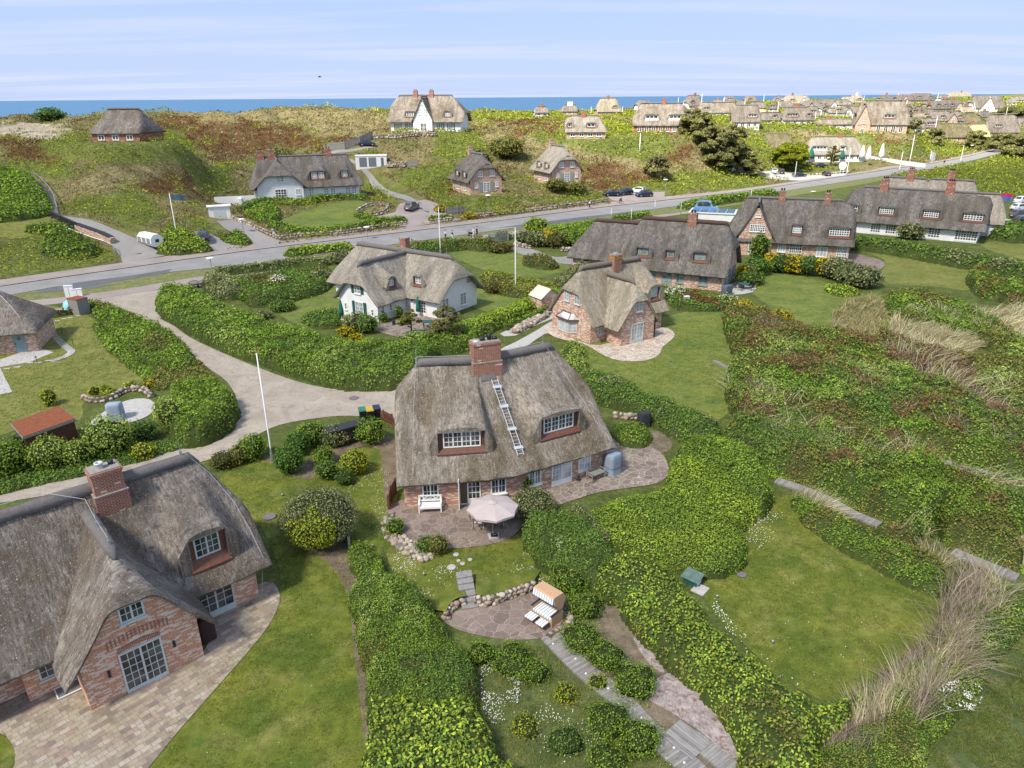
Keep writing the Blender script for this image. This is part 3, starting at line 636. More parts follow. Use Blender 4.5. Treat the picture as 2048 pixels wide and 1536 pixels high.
# ---------------------------------------------------------------- thatched houses
def smin(a,b,k):
 h = np.clip(.5+.5*(b-a)/k,0,1);return b*(1-h)+a*h-k*h*(1-h)
def smax(a,b,k):return -smin(-a,-b,k)
class Wing:
 """a ridge with two thatched sides and (half-)hipped ends, in house coordinates (u along the front, v away)"""
 def __init__(w,c,ang=0,a=(-6,6),r=(-5,5),hw=4.6,zr=7,ze=2.4,zh=(4.5,4.5),wa=None,whw=None,gd=(),kick=.35,off=0):
  w.c = c;w.ang = radians(ang);w.a = a;w.r = r;w.hw = hw;w.zr = zr;w.ze = ze;w.zh = zh
  w.wa = wa if wa else (a[0]+.55,a[1]-.55);w.whw = whw if whw else hw-.5;w.dorm = [];w.kick = kick
 def uv(w,s,t):return w.c[0]+s*cos(w.ang)-t*sin(w.ang),w.c[1]+s*sin(w.ang)+t*cos(w.ang)
 def st(w,u,v):x = u-w.c[0];y = v-w.c[1];return x*cos(w.ang)+y*sin(w.ang),-x*sin(w.ang)+y*cos(w.ang)
 def main(w,s,t):
  f = np.sqrt(t*t+.16)/w.hw;f = f-.4/w.hw*np.exp(-np.abs(t)/.5);side = w.zr-(w.zr-w.ze)*(f+w.kick*.45*f*(1-f))
  h0 = w.zr+.12-(w.zr-w.zh[0])*(w.r[0]-s)/max(w.r[0]-w.a[0],.05);h1 = w.zr+.12-(w.zr-w.zh[1])*(s-w.r[1])/max(w.a[1]-w.r[1],.05)
  if w.r[0]-w.a[0] > .3:side = smin(side,h0,.5)
  if w.a[1]-w.r[1] > .3:side = smin(side,h1,.5)
  return side
 def tf(w,zb):
  lo,hi = 0,w.hw
  for _ in range(30):
   m = (lo+hi)/2
   if float(w.main(np.array((w.r[0]+w.r[1])/2.),np.array(m))) > zb:lo = m
   else:hi = m
  return lo
 def hood(w,s,t,d):
  q = np.maximum(np.abs(s-d['s'])-d['w']/2*d.get('flat',.8),0);dz = d.get('drop',1.5)*q*q/(q+.35)
  arch = d.get('arch',.12)*(np.clip(np.abs(s-d['s'])/(d['w']/2+.3),0,1)**2)
  return d['zt']+.36+d['sl']*(d['tf']-np.abs(t))-dz-arch
 def surf(w,s,t):
  z = w.main(s,t)
  for d in w.dorm:
   side = (t*d['side'] > 0) & (np.abs(t) < d['tf'])
   z = np.where(side,smax(z,np.minimum(w.hood(s,t,d),w.zr),.3),z)
  return z
 def add_dormer(w,s,wd,zb,zt,side=-1,**k):
  d = dict(s=s,w=wd,zb=zb,zt=zt,side=side);d.update(k);d['tf'] = w.tf(zb+d.get('up',0.0));d.setdefault('sl',max(.12,.9*(w.zr-.25-zt-.36)/max(d['tf']-.2,.3)));w.dorm.append(d);return d
class House:
 def __init__(h,origin,yaw,z,label,cat='thatched house',roofmat='thatch_tan',wallmat='brick_orange',ridgemat='ridge',group=None,warp=None,name='thatched_house',res=.3,frame='white',glassm='glass'):
  h.o = Vector((origin[0],origin[1],z));h.yaw = yaw;h.root = empty(name,h.o,yaw,label,cat,group)
  h.wings = [];h.rm = M[roofmat];h.wm = M[wallmat];h.gm = M[ridgemat];h.warp = warp;h.res = res;h.fm = M[frame];h.gl = M[glassm];h.wallrects = []
  h.dist = hypot(origin[0],origin[1])
 def X(h,u,v,z=0):
  if h.warp:u,v = h.warp(u,v)
  return (u,v,z)
 def world(h,u,v,z):
  x,y,z = h.X(u,v,z);return Vector((h.o.x+x*cos(h.yaw)-y*sin(h.yaw),h.o.y+x*sin(h.yaw)+y*cos(h.yaw),h.o.z+z))
 def solve(h,px,py,v=None,u=None):
  """(along, height) on a wall plane v=const or u=const seen at a picture position"""
  a,z = (0.0,2.0)
  f = (lambda a,z:proj(h.world(a,v,z))) if v is not None else (lambda a,z:proj(h.world(u,a,z)))
  for _ in range(25):
   p0 = f(a,z);e = .01;pa = f(a+e,z);pz = f(a,z+e)
   J = np.array([[(pa[0]-p0[0])/e,(pz[0]-p0[0])/e],[(pa[1]-p0[1])/e,(pz[1]-p0[1])/e]]);r = np.array([px-p0[0],py-p0[1]])
   try:s = np.linalg.solve(J,r)
   except Exception:break
   s = np.clip(s,-4,4);a += s[0];z += s[1]
   if abs(s[0])+abs(s[1]) < 1e-4:break
  return a,z
 def wing(h,*a,**k):w = Wing(*a,**k);h.wings.append(w);return w
 def roofz(h,u,v,ws=None):
  z = -9.
  for w in (ws or h.wings):
   s,t = w.st(u,v)
   if w.a[0] < s < w.a[1] and abs(t) < w.hw:z = max(z,float(w.surf(np.array(s),np.array(t))))
  return z
 def finish_roof(h,ridge=True,thick=.34):
  mb = MB();rid = MB();wall = MB()
  for wi,w in enumerate(h.wings):
   S_ = list(np.arange(w.a[0]+.03,w.a[1]-.03,h.res))+[w.a[1]-.03];Tt = list(np.arange(-w.hw+.03,w.hw-.03,h.res))+[w.hw-.03]
   if h.dist < 110:S_ += [w.a[0]+.2,w.a[1]-.2];Tt += [-w.hw+.2,w.hw-.2]
   for d in w.dorm:
    Tt = [t for t in Tt if abs(t-d['side']*d['tf']) > .06]+[d['side']*(d['tf']-.012),d['side']*(d['tf']+.012)]
   S_ += [w.a[0],w.a[1]];Tt += [-w.hw,w.hw]
   S_ = np.array(sorted(S_));Tt = np.array(sorted(Tt));sg,tg = np.meshgrid(S_,Tt,indexing='ij');zg = w.surf(sg,tg)
   ed = np.minimum(np.minimum(sg-w.a[0],w.a[1]-sg),np.minimum(tg+w.hw,w.hw-tg));zg = zg-.16*np.exp(-ed/.11)
   zg = zg+(fbm(sg*.9+wi*31,tg*.9+h.o.x,3,3)-.5)*.16+(fbm(sg*3.1,tg*3.1,8,2)-.5)*.05
   G = [];UVs = []
   for i in range(len(S_)):
    r = [];q = [];acc = 0
    for j in range(len(Tt)):
     # ragged eave edge
     s,t = S_[i],Tt[j];jt = 0
     if j in (0,len(Tt)-1):jt = (vnoise(s*2.3,wi*5.)-.5)*.08
     u,v = w.uv(s,t+jt);r.append(h.X(u,v,zg[i,j]))
     if j:acc += sqrt((Tt[j]-Tt[j-1])**2+(zg[i,j]-zg[i,j-1])**2)
     q.append((s,acc))
    G.append(r);UVs.append(q)
   mb.grid(G,UVs)
   # underside and thick edge
   ins = .10;LG = []
   for i,s in enumerate(S_):
    r = []
    for j,t in enumerate(Tt):
     ss = min(max(s,w.a[0]+ins),w.a[1]-ins);tt = min(max(t,-w.hw+ins),w.hw-ins);u,v = w.uv(ss,tt);zz = float(w.main(np.array(ss),np.array(tt)))-thick-.06;r.append(h.X(u,v,min(zz,zg[i,j]-.1)))
    LG.append(r)
   mb.grid([[LG[i][j] for j in (0,len(Tt)//2,len(Tt)-1)] for i in (0,len(S_)-1)] if False else LG,flip=True)
   rim = [(i,0) for i in range(len(S_))]+[(len(S_)-1,j) for j in range(1,len(Tt))]+[(i,len(Tt)-1) for i in range(len(S_)-2,-1,-1)]+[(0,j) for j in range(len(Tt)-2,0,-1)]
   for k in range(len(rim)):
    a = rim[k];b = rim[(k+1) % len(rim)];mb.face([LG[a[0]][a[1]],LG[b[0]][b[1]],G[b[0]][b[1]],G[a[0]][a[1]]],[(k*.3,0),(k*.3+.3,0),(k*.3+.3,.4),(k*.3,.4)])
   # dormer lips
   for d in w.dorm:
    ov = d.get('ov',.38);W2 = d['w']/2;ss = sorted(set([d['s']+x for x in np.linspace(-W2-.55,W2+.55,25 if h.dist < 60 else 13)]+[d['s']-W2-.001,d['s']-W2+.001,d['s']+W2-.001,d['s']+W2+.001]))
    sg_ = d['side'];f0 = d['tf']-.03;cols = []
    for s in ss:
     zt = float(w.hood(np.array(s),np.array(sg_*f0),d));zm = float(w.main(np.array(s),np.array(sg_*(f0+ov))));zm0 = float(w.main(np.array(s),np.array(sg_*f0)))
     inside = abs(s-d['s']) < W2;zi = d['zt']-.02 if inside else zm-.12
     q = abs(s-d['s'])/(W2+.55);zt2 = zt-.10-.1*q;cols.append((s,zt,zt2,zi,inside,max(zt,zm0+.02)))
    for k in range(len(cols)-1):
     a,b = cols[k],cols[k+1]
     if a[4] != b[4]:
      # inner cheek
      s = a[0];zl = min(a[3],b[3]);zh_ = max(a[3],b[3]);P = lambda t,z:h.X(*w.uv(s,sg_*t),z)
      mb.face([P(f0,zl),P(f0+ov,zl),P(f0+ov,zh_),P(f0,zh_)],[(0,0),(.4,0),(.4,1),(0,1)]);continue
     if a[2] < a[3]+.02 and b[2] < b[3]+.02:continue
     P = lambda c,t,z:h.X(*w.uv(c[0],sg_*t),z)
     ta,tb = max(a[2],a[3]+.01),max(b[2],b[3]+.01)
     mb.face([P(a,f0-.1,a[5]),P(b,f0-.1,b[5]),P(b,f0+ov*.6,max(tb,b[1]-.04)),P(a,f0+ov*.6,max(ta,a[1]-.04))],[(a[0],0),(b[0],0),(b[0],.4),(a[0],.4)])
     mb.face([P(a,f0+ov*.6,max(ta,a[1]-.04)),P(b,f0+ov*.6,max(tb,b[1]-.04)),P(b,f0+ov,tb),P(a,f0+ov,ta)],[(a[0],.4),(b[0],.4),(b[0],.6),(a[0],.6)])
     mb.face([P(a,f0+ov,a[3]),P(b,f0+ov,b[3]),P(b,f0+ov,tb),P(a,f0+ov,ta)],[(a[0],0),(b[0],0),(b[0],.3),(a[0],.3)])
     mb.face([P(a,f0,a[3]),P(b,f0,b[3]),P(b,f0+ov,b[3]),P(a,f0+ov,a[3])],[(a[0],0),(b[0],0),(b[0],.4),(a[0],.4)])
   if ridge and w.r[1]-w.r[0] > .8:
    pts = [];rr = [];n = max(4,int((w.r[1]-w.r[0])/.45));e0 = .25;base = .30 if h.dist < 120 else .26
    for k in range(n+1):
     s = w.r[0]-e0+(w.r[1]-w.r[0]+2*e0)*k/n;endf = min(1,min(k,n-k)/1.2+.35);u,v = w.uv(s,0);pts.append(h.X(u,v,float(w.surf(np.array(s),np.array(0.)))+.04-(.12 if endf < 1 else 0)));rr.append(base*endf*(1+.18*(vnoise(s*1.1,wi*7.)-.5)))
    rid.tube(pts,rr,10 if h.dist < 120 else 6)
   # walls
   a0,a1 = w.wa;hwl = w.whw
   cs = [(a0,-hwl),(a1,-hwl),(a1,hwl),(a0,hwl)];acc = 0
   for k in range(4):
    p,q = cs[k],cs[(k+1) % 4];Lw = hypot(q[0]-p[0],q[1]-p[1]);n = max(2,int(Lw/(.35 if h.dist < 120 else .7)))
    row0 = [];row1 = [];r0 = [];r1 = []
    for i in range(n+1):
     s = p[0]+(q[0]-p[0])*i/n;t = p[1]+(q[1]-p[1])*i/n;u,v = w.uv(s,t);zt = float(w.main(np.array(s),np.array(t)))-.22;x = acc+Lw*i/n
     row0.append(h.X(u,v,-1.5 if h.dist > 120 else -.3));row1.append(h.X(u,v,zt));r0.append((x,-1.5 if h.dist > 120 else -.3));r1.append((x,zt))
    wall.grid([row0,row1],[r0,r1],flip=True);acc += Lw+.37
  h.roof = mb.build('roof',h.rm,h.root,smooth=True);h.wall = wall.build('wall',h.wm,h.root)
  if rid.v:h.ridge = rid.build('ridge_cap',h.gm,h.root,smooth=True)
 def frame_box(h,P,R_,U,Nn,mb):
  def f(x0,x1,y0,y1,d0,d1):
   c = [P+R_*x+U*y+Nn*d for x,y,d in ((x0,y0,d0),(x1,y0,d0),(x1,y0,d1),(x0,y0,d1),(x0,y1,d0),(x1,y1,d0),(x1,y1,d1),(x0,y1,d1))];mb.hexa(c)
  return f
 def window(h,c,z,wd,ht,n,sash=2,cols=2,rows=3,kick=0,name='window',frame=None,gl=None,sill=True,shutters=None,arch=False,leaf_open=False):
  """c=(u,v) centre on the wall; n=(nu,nv) outward"""
  P0 = Vector(h.X(c[0],c[1],z));e = .3;r = (-n[1],n[0]);A = Vector(h.X(c[0]-r[0]*e,c[1]-r[1]*e,z));B = Vector(h.X(c[0]+r[0]*e,c[1]+r[1]*e,z));R_ = (B-A).normalized();U = Vector((0,0,1));Nn = R_.cross(U)
  if Nn.dot(Vector((n[0],n[1],0))) < 0:Nn = -Nn
  mb = MB();f = h.frame_box(P0-R_*wd/2+Nn*.0,R_,U,Nn,mb);fw = .075 if h.dist < 60 else .10;mw = .03 if h.dist < 60 else (.05 if h.dist < 120 else .09)
  d0,d1 = -.03,.05
  if h.dist > 150:fw = .14;mw = .10
  f(0,fw,0,ht,d0,d1);f(wd-fw,wd,0,ht,d0,d1);f(fw,wd-fw,ht-fw,ht,d0,d1);f(fw,wd-fw,0,max(fw,kick),d0,d1-.004)
  y0 = max(fw,kick);sw = (wd-2*fw)/sash
  for s in range(sash):
   x0 = fw+s*sw
   if s:f(x0-fw*.55,x0+fw*.55,y0,ht-fw,d0,d1-.006)
   for k in range(1,cols):x = x0+sw*k/cols;f(x-mw/2,x+mw/2,y0,ht-fw,d0,d1-.02)
  for k in range(1,rows):y = y0+(ht-fw-y0)*k/rows;f(fw,wd-fw,y-mw/2,y+mw/2,d0,d1-.024)
  if sill and not kick:f(-.06,wd+.06,-.08,-.002,-.02,.13)
  fr = mb.build(name,frame or h.fm,h.root)
  g = MB();q = [P0-R_*(wd/2-fw)+U*y0+Nn*.006,P0+R_*(wd/2-fw)+U*y0+Nn*.006,P0+R_*(wd/2-fw)+U*(ht-fw)+Nn*.006,P0-R_*(wd/2-fw)+U*(ht-fw)+Nn*.006];
  if (q[1]-q[0]).cross(q[3]-q[0]).dot(Nn) < 0:q.reverse()
  g.face(q);g.build('pane',gl or h.gl,fr)
  if shutters:
   for sd in (-1,1):
    m2 = MB();f2 = h.frame_box(P0+R_*(sd*(wd/2+.26)-.23),R_,U,Nn,m2);f2(0,.46,0,ht,.01,.05);f2(.07,.39,.08,ht/2-.04,.05,.062);f2(.07,.39,ht/2+.04,ht-.08,.05,.062);m2.build('shutter',M[shutters],h.root)
  return fr
 def win_px(h,p0,p1,v=None,u=None,sgn=1,**k):
  """window whose lower-left and upper-right corners are seen at two picture positions on a wall"""
  a0,z0 = h.solve(*p0,v=v,u=u);a1,z1 = h.solve(*p1,v=v,u=u)
  wd = abs(a1-a0);ht = abs(z1-z0);am = (a0+a1)/2;zb = min(z0,z1)
  if v is not None:return h.window((am,v-.012*sgn),zb,wd,ht,(0,-sgn),**k)
  return h.window((u-.012*sgn,am),zb,wd,ht,(-sgn,0),**k)
 def dormer(h,w,s,wd,zb,zt,side=-1,panel='wood',win=True,ww=None,wh=None,sash=2,cols=2,rows=2,apron=True,frame=None,**k):
  d = w.add_dormer(s,wd,zb,zt,side,**k);d['pan'] = (panel,win,ww,wh,sash,cols,rows,apron,frame);return d
 def finish_dormers(h):
  for w in h.wings:
   for d in w.dorm:
    panel,win,ww,wh,sash,cols,rows,apron,frame = d['pan'];sg = d['side'];tf = d['tf']+.012;s,wd,zb,zt = d['s'],d['w'],d['zb'],d['zt']
    mb = MB();fn = lambda x,y,z:h.X(*w.uv(x,y),z)
    lo,hi = sorted((sg*tf,sg*(tf+.03)));mb.box(s-wd/2,s+wd/2,lo,hi,zb-.15,zt+.02,fn=fn)
    if apron:
     za = float(w.main(np.array(s),np.array(sg*(tf+.36))));P = []
     wd2 = wd*.98;x0,x1 = s-wd2/2,s+wd2/2;t0,t1 = sg*(tf+.03),sg*(tf+.40)
     q = [(x0,t0,zb),(x1,t0,zb),(x1+.12,t1,za+.02),(x0-.12,t1,za+.02),(x0,t0,zb+.05),(x1,t0,zb+.05),(x1+.12,t1,za+.12),(x0-.12,t1,za+.12)]
     if sg < 0:q = [q[i] for i in (1,0,3,2,5,4,7,6)]
     mb.hexa([fn(*p) for p in q])
    mb.build('dormer',M[panel],h.root)
    if win:
     w_ = ww or wd-.25;h_ = wh or (zt-zb-.12);c = w.uv(s,sg*(tf+.045));nn = (-sin(w.ang)*sg,cos(w.ang)*sg)
     h.window(c,zb+.06,w_,h_,nn,sash=sash,cols=cols,rows=rows,frame=frame,sill=False)
 def chimney(h,u,v,zb,zt,w=.9,d=.6,mat='brick_chimney',top=None,pots=2,cap='stonecap',step=True):
  mb = MB();zm = zb+(zt-zb)*.55
  X = lambda x,y,z:h.X(u+x,v+y,z)
  if step:
   mb.box(-w/2-.07,w/2+.07,-d/2-.07,d/2+.07,zb,zm,fn=X);mb.box(-w/2,w/2,-d/2,d/2,zm,zt-.14,fn=X)
  else:mb.box(-w/2,w/2,-d/2,d/2,zb,zt-.14,fn=X)
  mb.box(-w/2-.05,w/2+.05,-d/2-.05,d/2+.05,zt-.14,zt,fn=X);ch = mb.build('chimney',M[mat],h.root)
  m3 = MB()
  if step:m3.box(-w/2-.09,w/2+.09,-d/2-.09,d/2+.09,zm-.02,zm+.035,fn=X);m3.build('chimney_band',M[cap],ch);m3 = MB()
  m3.box(-w/2+.03,w/2-.03,-d/2+.03,d/2-.03,zt,zt+.06,fn=X);m3.build('chimney_cap',M[cap],ch)
  for k in range(pots):
   p = MB();x = (k-(pots-1)/2)*w*.8/max(pots,1);c = X(x,0,0);r = min(.13,w*.14);p.lathe([(r,zt+.05),(r*.85,zt+.35),(r*1.1,zt+.38),(r*1.1,zt+.44),(.01,zt+.44)],(c[0],c[1],0),10);p.build('chimney_pot',M['dark'],ch,smooth=True)
  return ch
 def rods(h,pts,wires=(),r=.03,hgt=.9):
  """lightning rods on the roof and the wires between them"""
  mb = MB()
  for (u,v,z) in pts:x,y,zz = h.X(u,v,z);mb.tube([(x,y,zz-.1),(x,y,zz+hgt*.35)],r*2.2,6);mb.tube([(x,y,zz+hgt*.35),(x,y,zz+hgt)],r*.7,5)
  mb.build('lightning_rod',M['zinc'],h.root)
  if wires:
   mw = MB()
   for wr in wires:mw.tube([h.X(*p) for p in wr],r*.42,4)
   mw.build('lightning_wire',M['wire'],h.root)
def hframe(pa,pb,z=0):
 """origin and yaw of a house whose front base runs between two picture positions"""
 a = gz(*pa,z);b = gz(*pb,z);return a,atan2(b[1]-a[1],b[0]-a[0]),hypot(*(b-a))
# ================================================================ house with the cross gable, front left
o,yw,_ = hframe((184,1423),(409,1312));A = House(o,yw,0,'grey thatched brick house at the lower left with orange-topped chimney',roofmat='thatch_grey',wallmat='brick_orange',frame='greypaint',res=.2)
wm = A.wing((0,5.85),0,(-9.5,9.15),(-8.4,7.5),4.15,7.15,2.15,(4.8,4.3),wa=(-1.82,8.45),whw=3.5)
wc = A.wing((2.36,2.9),-90,(-2.6,3.3),(-2.3,1.75),3.1,6.35,1.95,(6.2,4.65),wa=(-1.5,2.9),whw=2.36)
A.dormer(wm,6.5,1.75,3.35,4.65,-1,ww=1.2,wh=1.12,rows=3,up=-.15)
A.finish_roof();A.finish_dormers()
mb = MB();mb.box(-8.6,-1.82,3.1,9.2,-.3,2.3,fn=A.X);mb.build('annexe_wall',M['brick_orange'],A.root)
A.win_px((256,1388),(320,1271),v=0,name='french_door',sash=2,cols=3,rows=5,kick=.22,gl=M['glass'])
A.win_px((241,1248),(280,1184),v=0,rows=3,cols=2)
A.window((6.35,2.35-.012),0.05,1.75,2.1,(0,-1),name='french_door',cols=2,rows=4,kick=.35)
A.window((-.95,2.35-.012),.85,.62,.72,(0,-1),sash=1,cols=2,rows=2)
A.window((-4.2,3.09),.3,1.2,1.9,(0,-1),cols=2,rows=4,name='french_door',kick=.3)
A.chimney(3.5,5.55,5.6,8.15,1.3,.95,'brick_chimney',pots=0)
_c = A.root.children[-1];mb = MB();mb.box(-.60,.60,-.42,.42,7.25,8.02,fn=lambda x,y,z:A.X(3.5+x*1.02,5.55+y*1.03,z));mb.build('lichened_top',M['chimney_lichen'],_c)
mb = MB();mb.lathe([(.17,8.1),(.16,8.42),(.2,8.45),(.2,8.5),(.12,8.5),(.12,8.2)],(3.35,5.5,0),14);mb.build('chimney_pot',M['steel'],_c,smooth=True)
mb = MB();mb.lathe([(.12,8.1),(.11,8.3),(.15,8.36),(.01,8.4)],(3.85,5.6,0),12);mb.build('chimney_pot',M['dark'],_c,smooth=True)
A.rods([(7.0,5.85,7.35),(-1.2,5.85,7.35),(2.36,3.1,6.6),(2.36,1.35,6.5)],[[(7.0,5.85,7.75),(8.0,5.2,6.3),(8.55,4.0,4.9),(8.75,2.9,3.6),(8.8,1.9,2.5),(8.5,2.2,0)],[(-6,5.85,7.7),(-1.2,5.85,7.75),(1.0,5.85,7.72),(2.4,4.9,7.2),(2.36,3.1,6.95),(2.36,1.35,6.85)],[(7.0,5.85,7.75),(5.6,5.85,7.66),(4.4,5.8,7.62)]])
mb = MB()                                        # row of projecting bricks above the door
for k in range(16):mb.box(1.1+k*.16,1.17+k*.16,-.035,0,2.55+.18*sin(pi*k/15),2.9+.18*sin(pi*k/15),fn=A.X)
mb.build('brick_arch',M['brick_chimney'],A.root);mb = MB()
for k in range(24):mb.box(1.45+k*.072,1.50+k*.072,-.022,0,2.19+.10*sin(pi*k/23),2.42+.10*sin(pi*k/23),fn=A.X)
mb.build('brick_arch',M['brick_chimney'],A.root)
for u in (.95,3.6):mb = MB();mb.box(u-.05,u+.05,-.12,0,1.3,1.6,fn=A.X);mb.build('wall_lamp',M['dark'],A.root)
# ================================================================ the bent house in the middle
o = gz(809,1018);_k = radians(23)
def bend(u,v,ub=6.35,w_=3.0,th=_k):
 # the front line turns by th over w_ metres around ub
 u0 = ub-w_/2
 if u <= u0:return (u,v)
 R_ = w_/th;x = min(u-u0,w_);a = x/R_;cx = u0+R_*sin(a);cy = R_*(1-cos(a));
 e = u-u0-x
 if e > 0:cx += e*cos(a);cy += e*sin(a)
 return (cx-v*sin(a),cy+v*cos(a))
B = House(o,radians(7),0,'thatched brick house in the centre with a ladder lying on its roof',roofmat='thatch_tan',wallmat='brick_main',res=.18,warp=bend)
wb = B.wing((7,4.9),0,(-7.35,7.75),(-5.75,5.9),5.45,7.9,2.15,(5.6,5.4),wa=(-6.95,7.3),whw=4.9,kick=.5)
B.dormer(wb,-3.2,3.0,3.55,4.8,-1,ww=2.35,wh=1.1,sash=4,cols=2,rows=3,panel='redwood',arch=.1,flat=.95,drop=2.4)
B.dormer(wb,3.95,3.0,3.5,4.75,-1,ww=2.35,wh=1.1,sash=4,cols=2,rows=3,panel='redwood',arch=.1,flat=.95,drop=2.4)
B.finish_roof();B.finish_dormers()
def bu(px,py,v=0):return B.solve(px,py,v=v)[0]
us = [bu(x,y) for x,y in ((862,1000),(940,1008),(997,985),(1069,970),(1120,972),(1167,935))]
B.window((us[0],-.012),.62,1.0,1.5,(0,-1),cols=2,rows=3);
_d = B.window((us[1]+.28,-.012),.03,.85,2.15,(0,-1),name='french_door',sash=1,cols=3,rows=4,kick=.42)
_p = MB();fb = B.frame_box(Vector(B.X(us[1]-.66,-.01,0.03)),Vector((1,0,0)),Vector((0,0,1)),Vector((0,-1,0)),_p);fb(0,.06,0,2.15,-.03,.05);fb(.06,.5,0,.09,-.03,.045);fb(.06,.5,2.07,2.15,-.03,.045);fr = _p.build('door_frame',M['white'],B.root)
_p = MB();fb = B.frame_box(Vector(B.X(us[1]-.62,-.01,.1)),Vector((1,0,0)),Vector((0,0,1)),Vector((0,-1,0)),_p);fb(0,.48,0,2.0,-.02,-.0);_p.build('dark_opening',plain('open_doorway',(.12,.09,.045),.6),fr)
_p = MB();q = Vector(B.X(us[1]-.66,-.05,.05));dv = Vector((-.12,-1,0)).normalized();fb = B.frame_box(q,dv,Vector((0,0,1)),Vector((1,-.1,0)),_p);fb(0,.62,0,2.08,0,.045);
for k in range(5):fb(.06,.56,.3+k*.36,.33+k*.36,.045,.055)
_p.build('open_door_leaf',M['white'],B.root)
B.window((us[2],-.012),.62,1.0,1.5,(0,-1),cols=2,rows=3);B.window((us[3],-.012),.62,.95,1.5,(0,-1),cols=2,rows=3,gl=M['glass_teal'])
B.window((us[4]+.1,-.012),.03,1.6,2.15,(0,-1),name='french_door',cols=3,rows=4,kick=.42,gl=M['glass_pale']);B.window((us[5]+.05,-.012),.62,1.0,1.5,(0,-1),cols=2,rows=3,gl=M['glass_pale'])
_bx,_by,_ = B.X(7.25,4.75,0);_ba = radians(13)
def BR(x,y,z):return (_bx+x*cos(_ba)-y*sin(_ba),_by+x*sin(_ba)+y*cos(_ba),z)
_w = B.warp;B.warp = None;_X = B.X;B.X = lambda u,v,z=0:BR(u,v,z)
B.chimney(0,0,6.3,9.25,1.85,.95,'brick_chimney',pots=0,step=True)
_c = B.root.children[-1]
for k,(x,r,hh,mt) in enumerate(((-.62,.17,.22,'steel'),(-.2,.16,.42,'dark'),(.28,.15,.62,'dark'),(.66,.16,.36,'dark'))):
 p = B.X(x,0,0);mb = MB();mb.lathe([(r,9.2),(r*.9,9.15+hh*.5),(r*1.2,9.15+hh*.55),(r*1.15,9.15+hh*.8),(r*.4,9.15+hh),(.01,9.15+hh)],(p[0],p[1],0),12);mb.build('chimney_pot',M[mt],_c,smooth=True)
B.X = _X;B.warp = _w
_m = MB();
for k in range(9):_m.face([B.X(6.95+x,4.9-t,float(wb.surf(np.array(-.05+x),np.array(-t)))+.09+.05*sin(k)) for x,t in ((-1.05+k*.23,.15),(-1.05+(k+1)*.23,.15),(-1.05+(k+1)*.23,.95),(-1.05+k*.23,.95))])
_m.build('ridge_apron',M['ridge'],B.root)
# ladder on the roof slope
def onroof(s,t,h=.12):return B.X(7+s,4.9+t,float(wb.surf(np.array(s),np.array(t)))+h)
LD = empty('roof_ladder',B.world(7.3,0,3.0),0,'long silver ladder lying on the central thatched roof below the chimney','ladder');
def ladw(p):v = Vector(p);c,s_ = cos(B.yaw),sin(B.yaw);return Vector((B.o.x+v.x*c-v.y*s_,B.o.y+v.x*s_+v.y*c,v.z))-LD.location
_la = ladw(onroof(.75,-1.05,.25));_lb = ladw(onroof(.62,-4.75,.2));_lm = ladw(onroof(.68,-2.8,.1));_sd = Vector((cos(B.yaw+.2),sin(B.yaw+.2),0))
def lp(f,sd):p = _la.lerp(_lb,f);p.z += max(0,(_lm.z-(_la.z+_lb.z)/2))*4*f*(1-f);return p+_sd*.2*sd
mr = MB();
for sd in (-1,1):mr.tube([lp(k/12,sd) for k in range(13)],.028,6)
mr.build('rail',M['steel'],LD)
mr = MB()
for k in range(23):mr.tube([lp((k+.5)/23,-1),lp((k+.5)/23,1)],.018,5)
mr.build('rungs',M['steel'],LD)
for f in (.1,.36,.66,.9):
 m1 = MB();m1.grid([[lp(f+g,-1.5)+Vector((0,0,.05)),lp(f+g,1.5)+Vector((0,0,.05))] for g in (-.012,.025)],flip=False);m1.build('bracket',plain('blue_grey_bracket',(.42,.46,.49),.6),LD)
B.rods([(1.2,4.9,8.0),(12.2,4.9,8.0)],[[(1.2,4.9,8.35),(.9,2.6,5.9),(.75,.8,3.9),(.6,-.55,2.35)],[(1.2,4.9,8.35),(3.5,4.9,8.3),(5.1,4.9,8.3)],[(12.2,4.9,8.35),(13.0,3.6,6.5),(13.7,1.9,4.6),(14.1,.2,2.9)],[(12.2,4.9,8.35),(9.5,4.9,8.32),(7.3,4.9,8.3)]])
for (px,py) in ((892,976),(971,966),(1093,935),(1154,916)):
 u = bu(px,py);m1 = MB();m1.lathe([(.16,1.72),(.13,1.84),(.05,1.92),(.02,2.0)],B.X(u,-.18),10);m1.box(u-.02,u+.02,-.16,0,1.93,1.97,fn=B.X);m1.build('wall_lamp',M['dark'],B.root)
# ================================================================ brick house with two gables and a bay window
o,yw,_ = hframe((1180,688),(1307,678));Cc = House(o,radians(33.5),0,'pale thatched pink-brick house with glass-roofed bay window and curving terrace',roofmat='thatch_sand',wallmat='brick_pink',ridgemat='ridge_pale',frame='greypaint',glassm='glass_pale')
wp = Cc.wing((5.2,3.3),0,(-5.5,5.6),(-4.2,4.3),3.95,7.25,2.2,(5.0,4.8),wa=(-5.2,5.0),whw=3.3)
wq = Cc.wing((4.35,0),-90,(-3,2.75),(-2.8,1.4),3.05,6.35,2.0,(6.2,4.6),wa=(-2,2.45),whw=2.3)
Cc.dormer(wp,4.2,1.5,3.4,4.7,-1,ww=1.1,wh=1.0,gl=None) if False else Cc.dormer(wp,4.0,1.4,3.5,4.7,-1,ww=1.0,wh=1.0)
Cc.finish_roof();Cc.finish_dormers()
Cc.window((-.012,4.05),3.75,.8,1.2,(-1,0),cols=2,rows=3,gl=M['glass_teal']);Cc.window((-.012,2.3),3.75,.85,1.25,(-1,0),cols=2,rows=3,gl=M['glass_teal'])
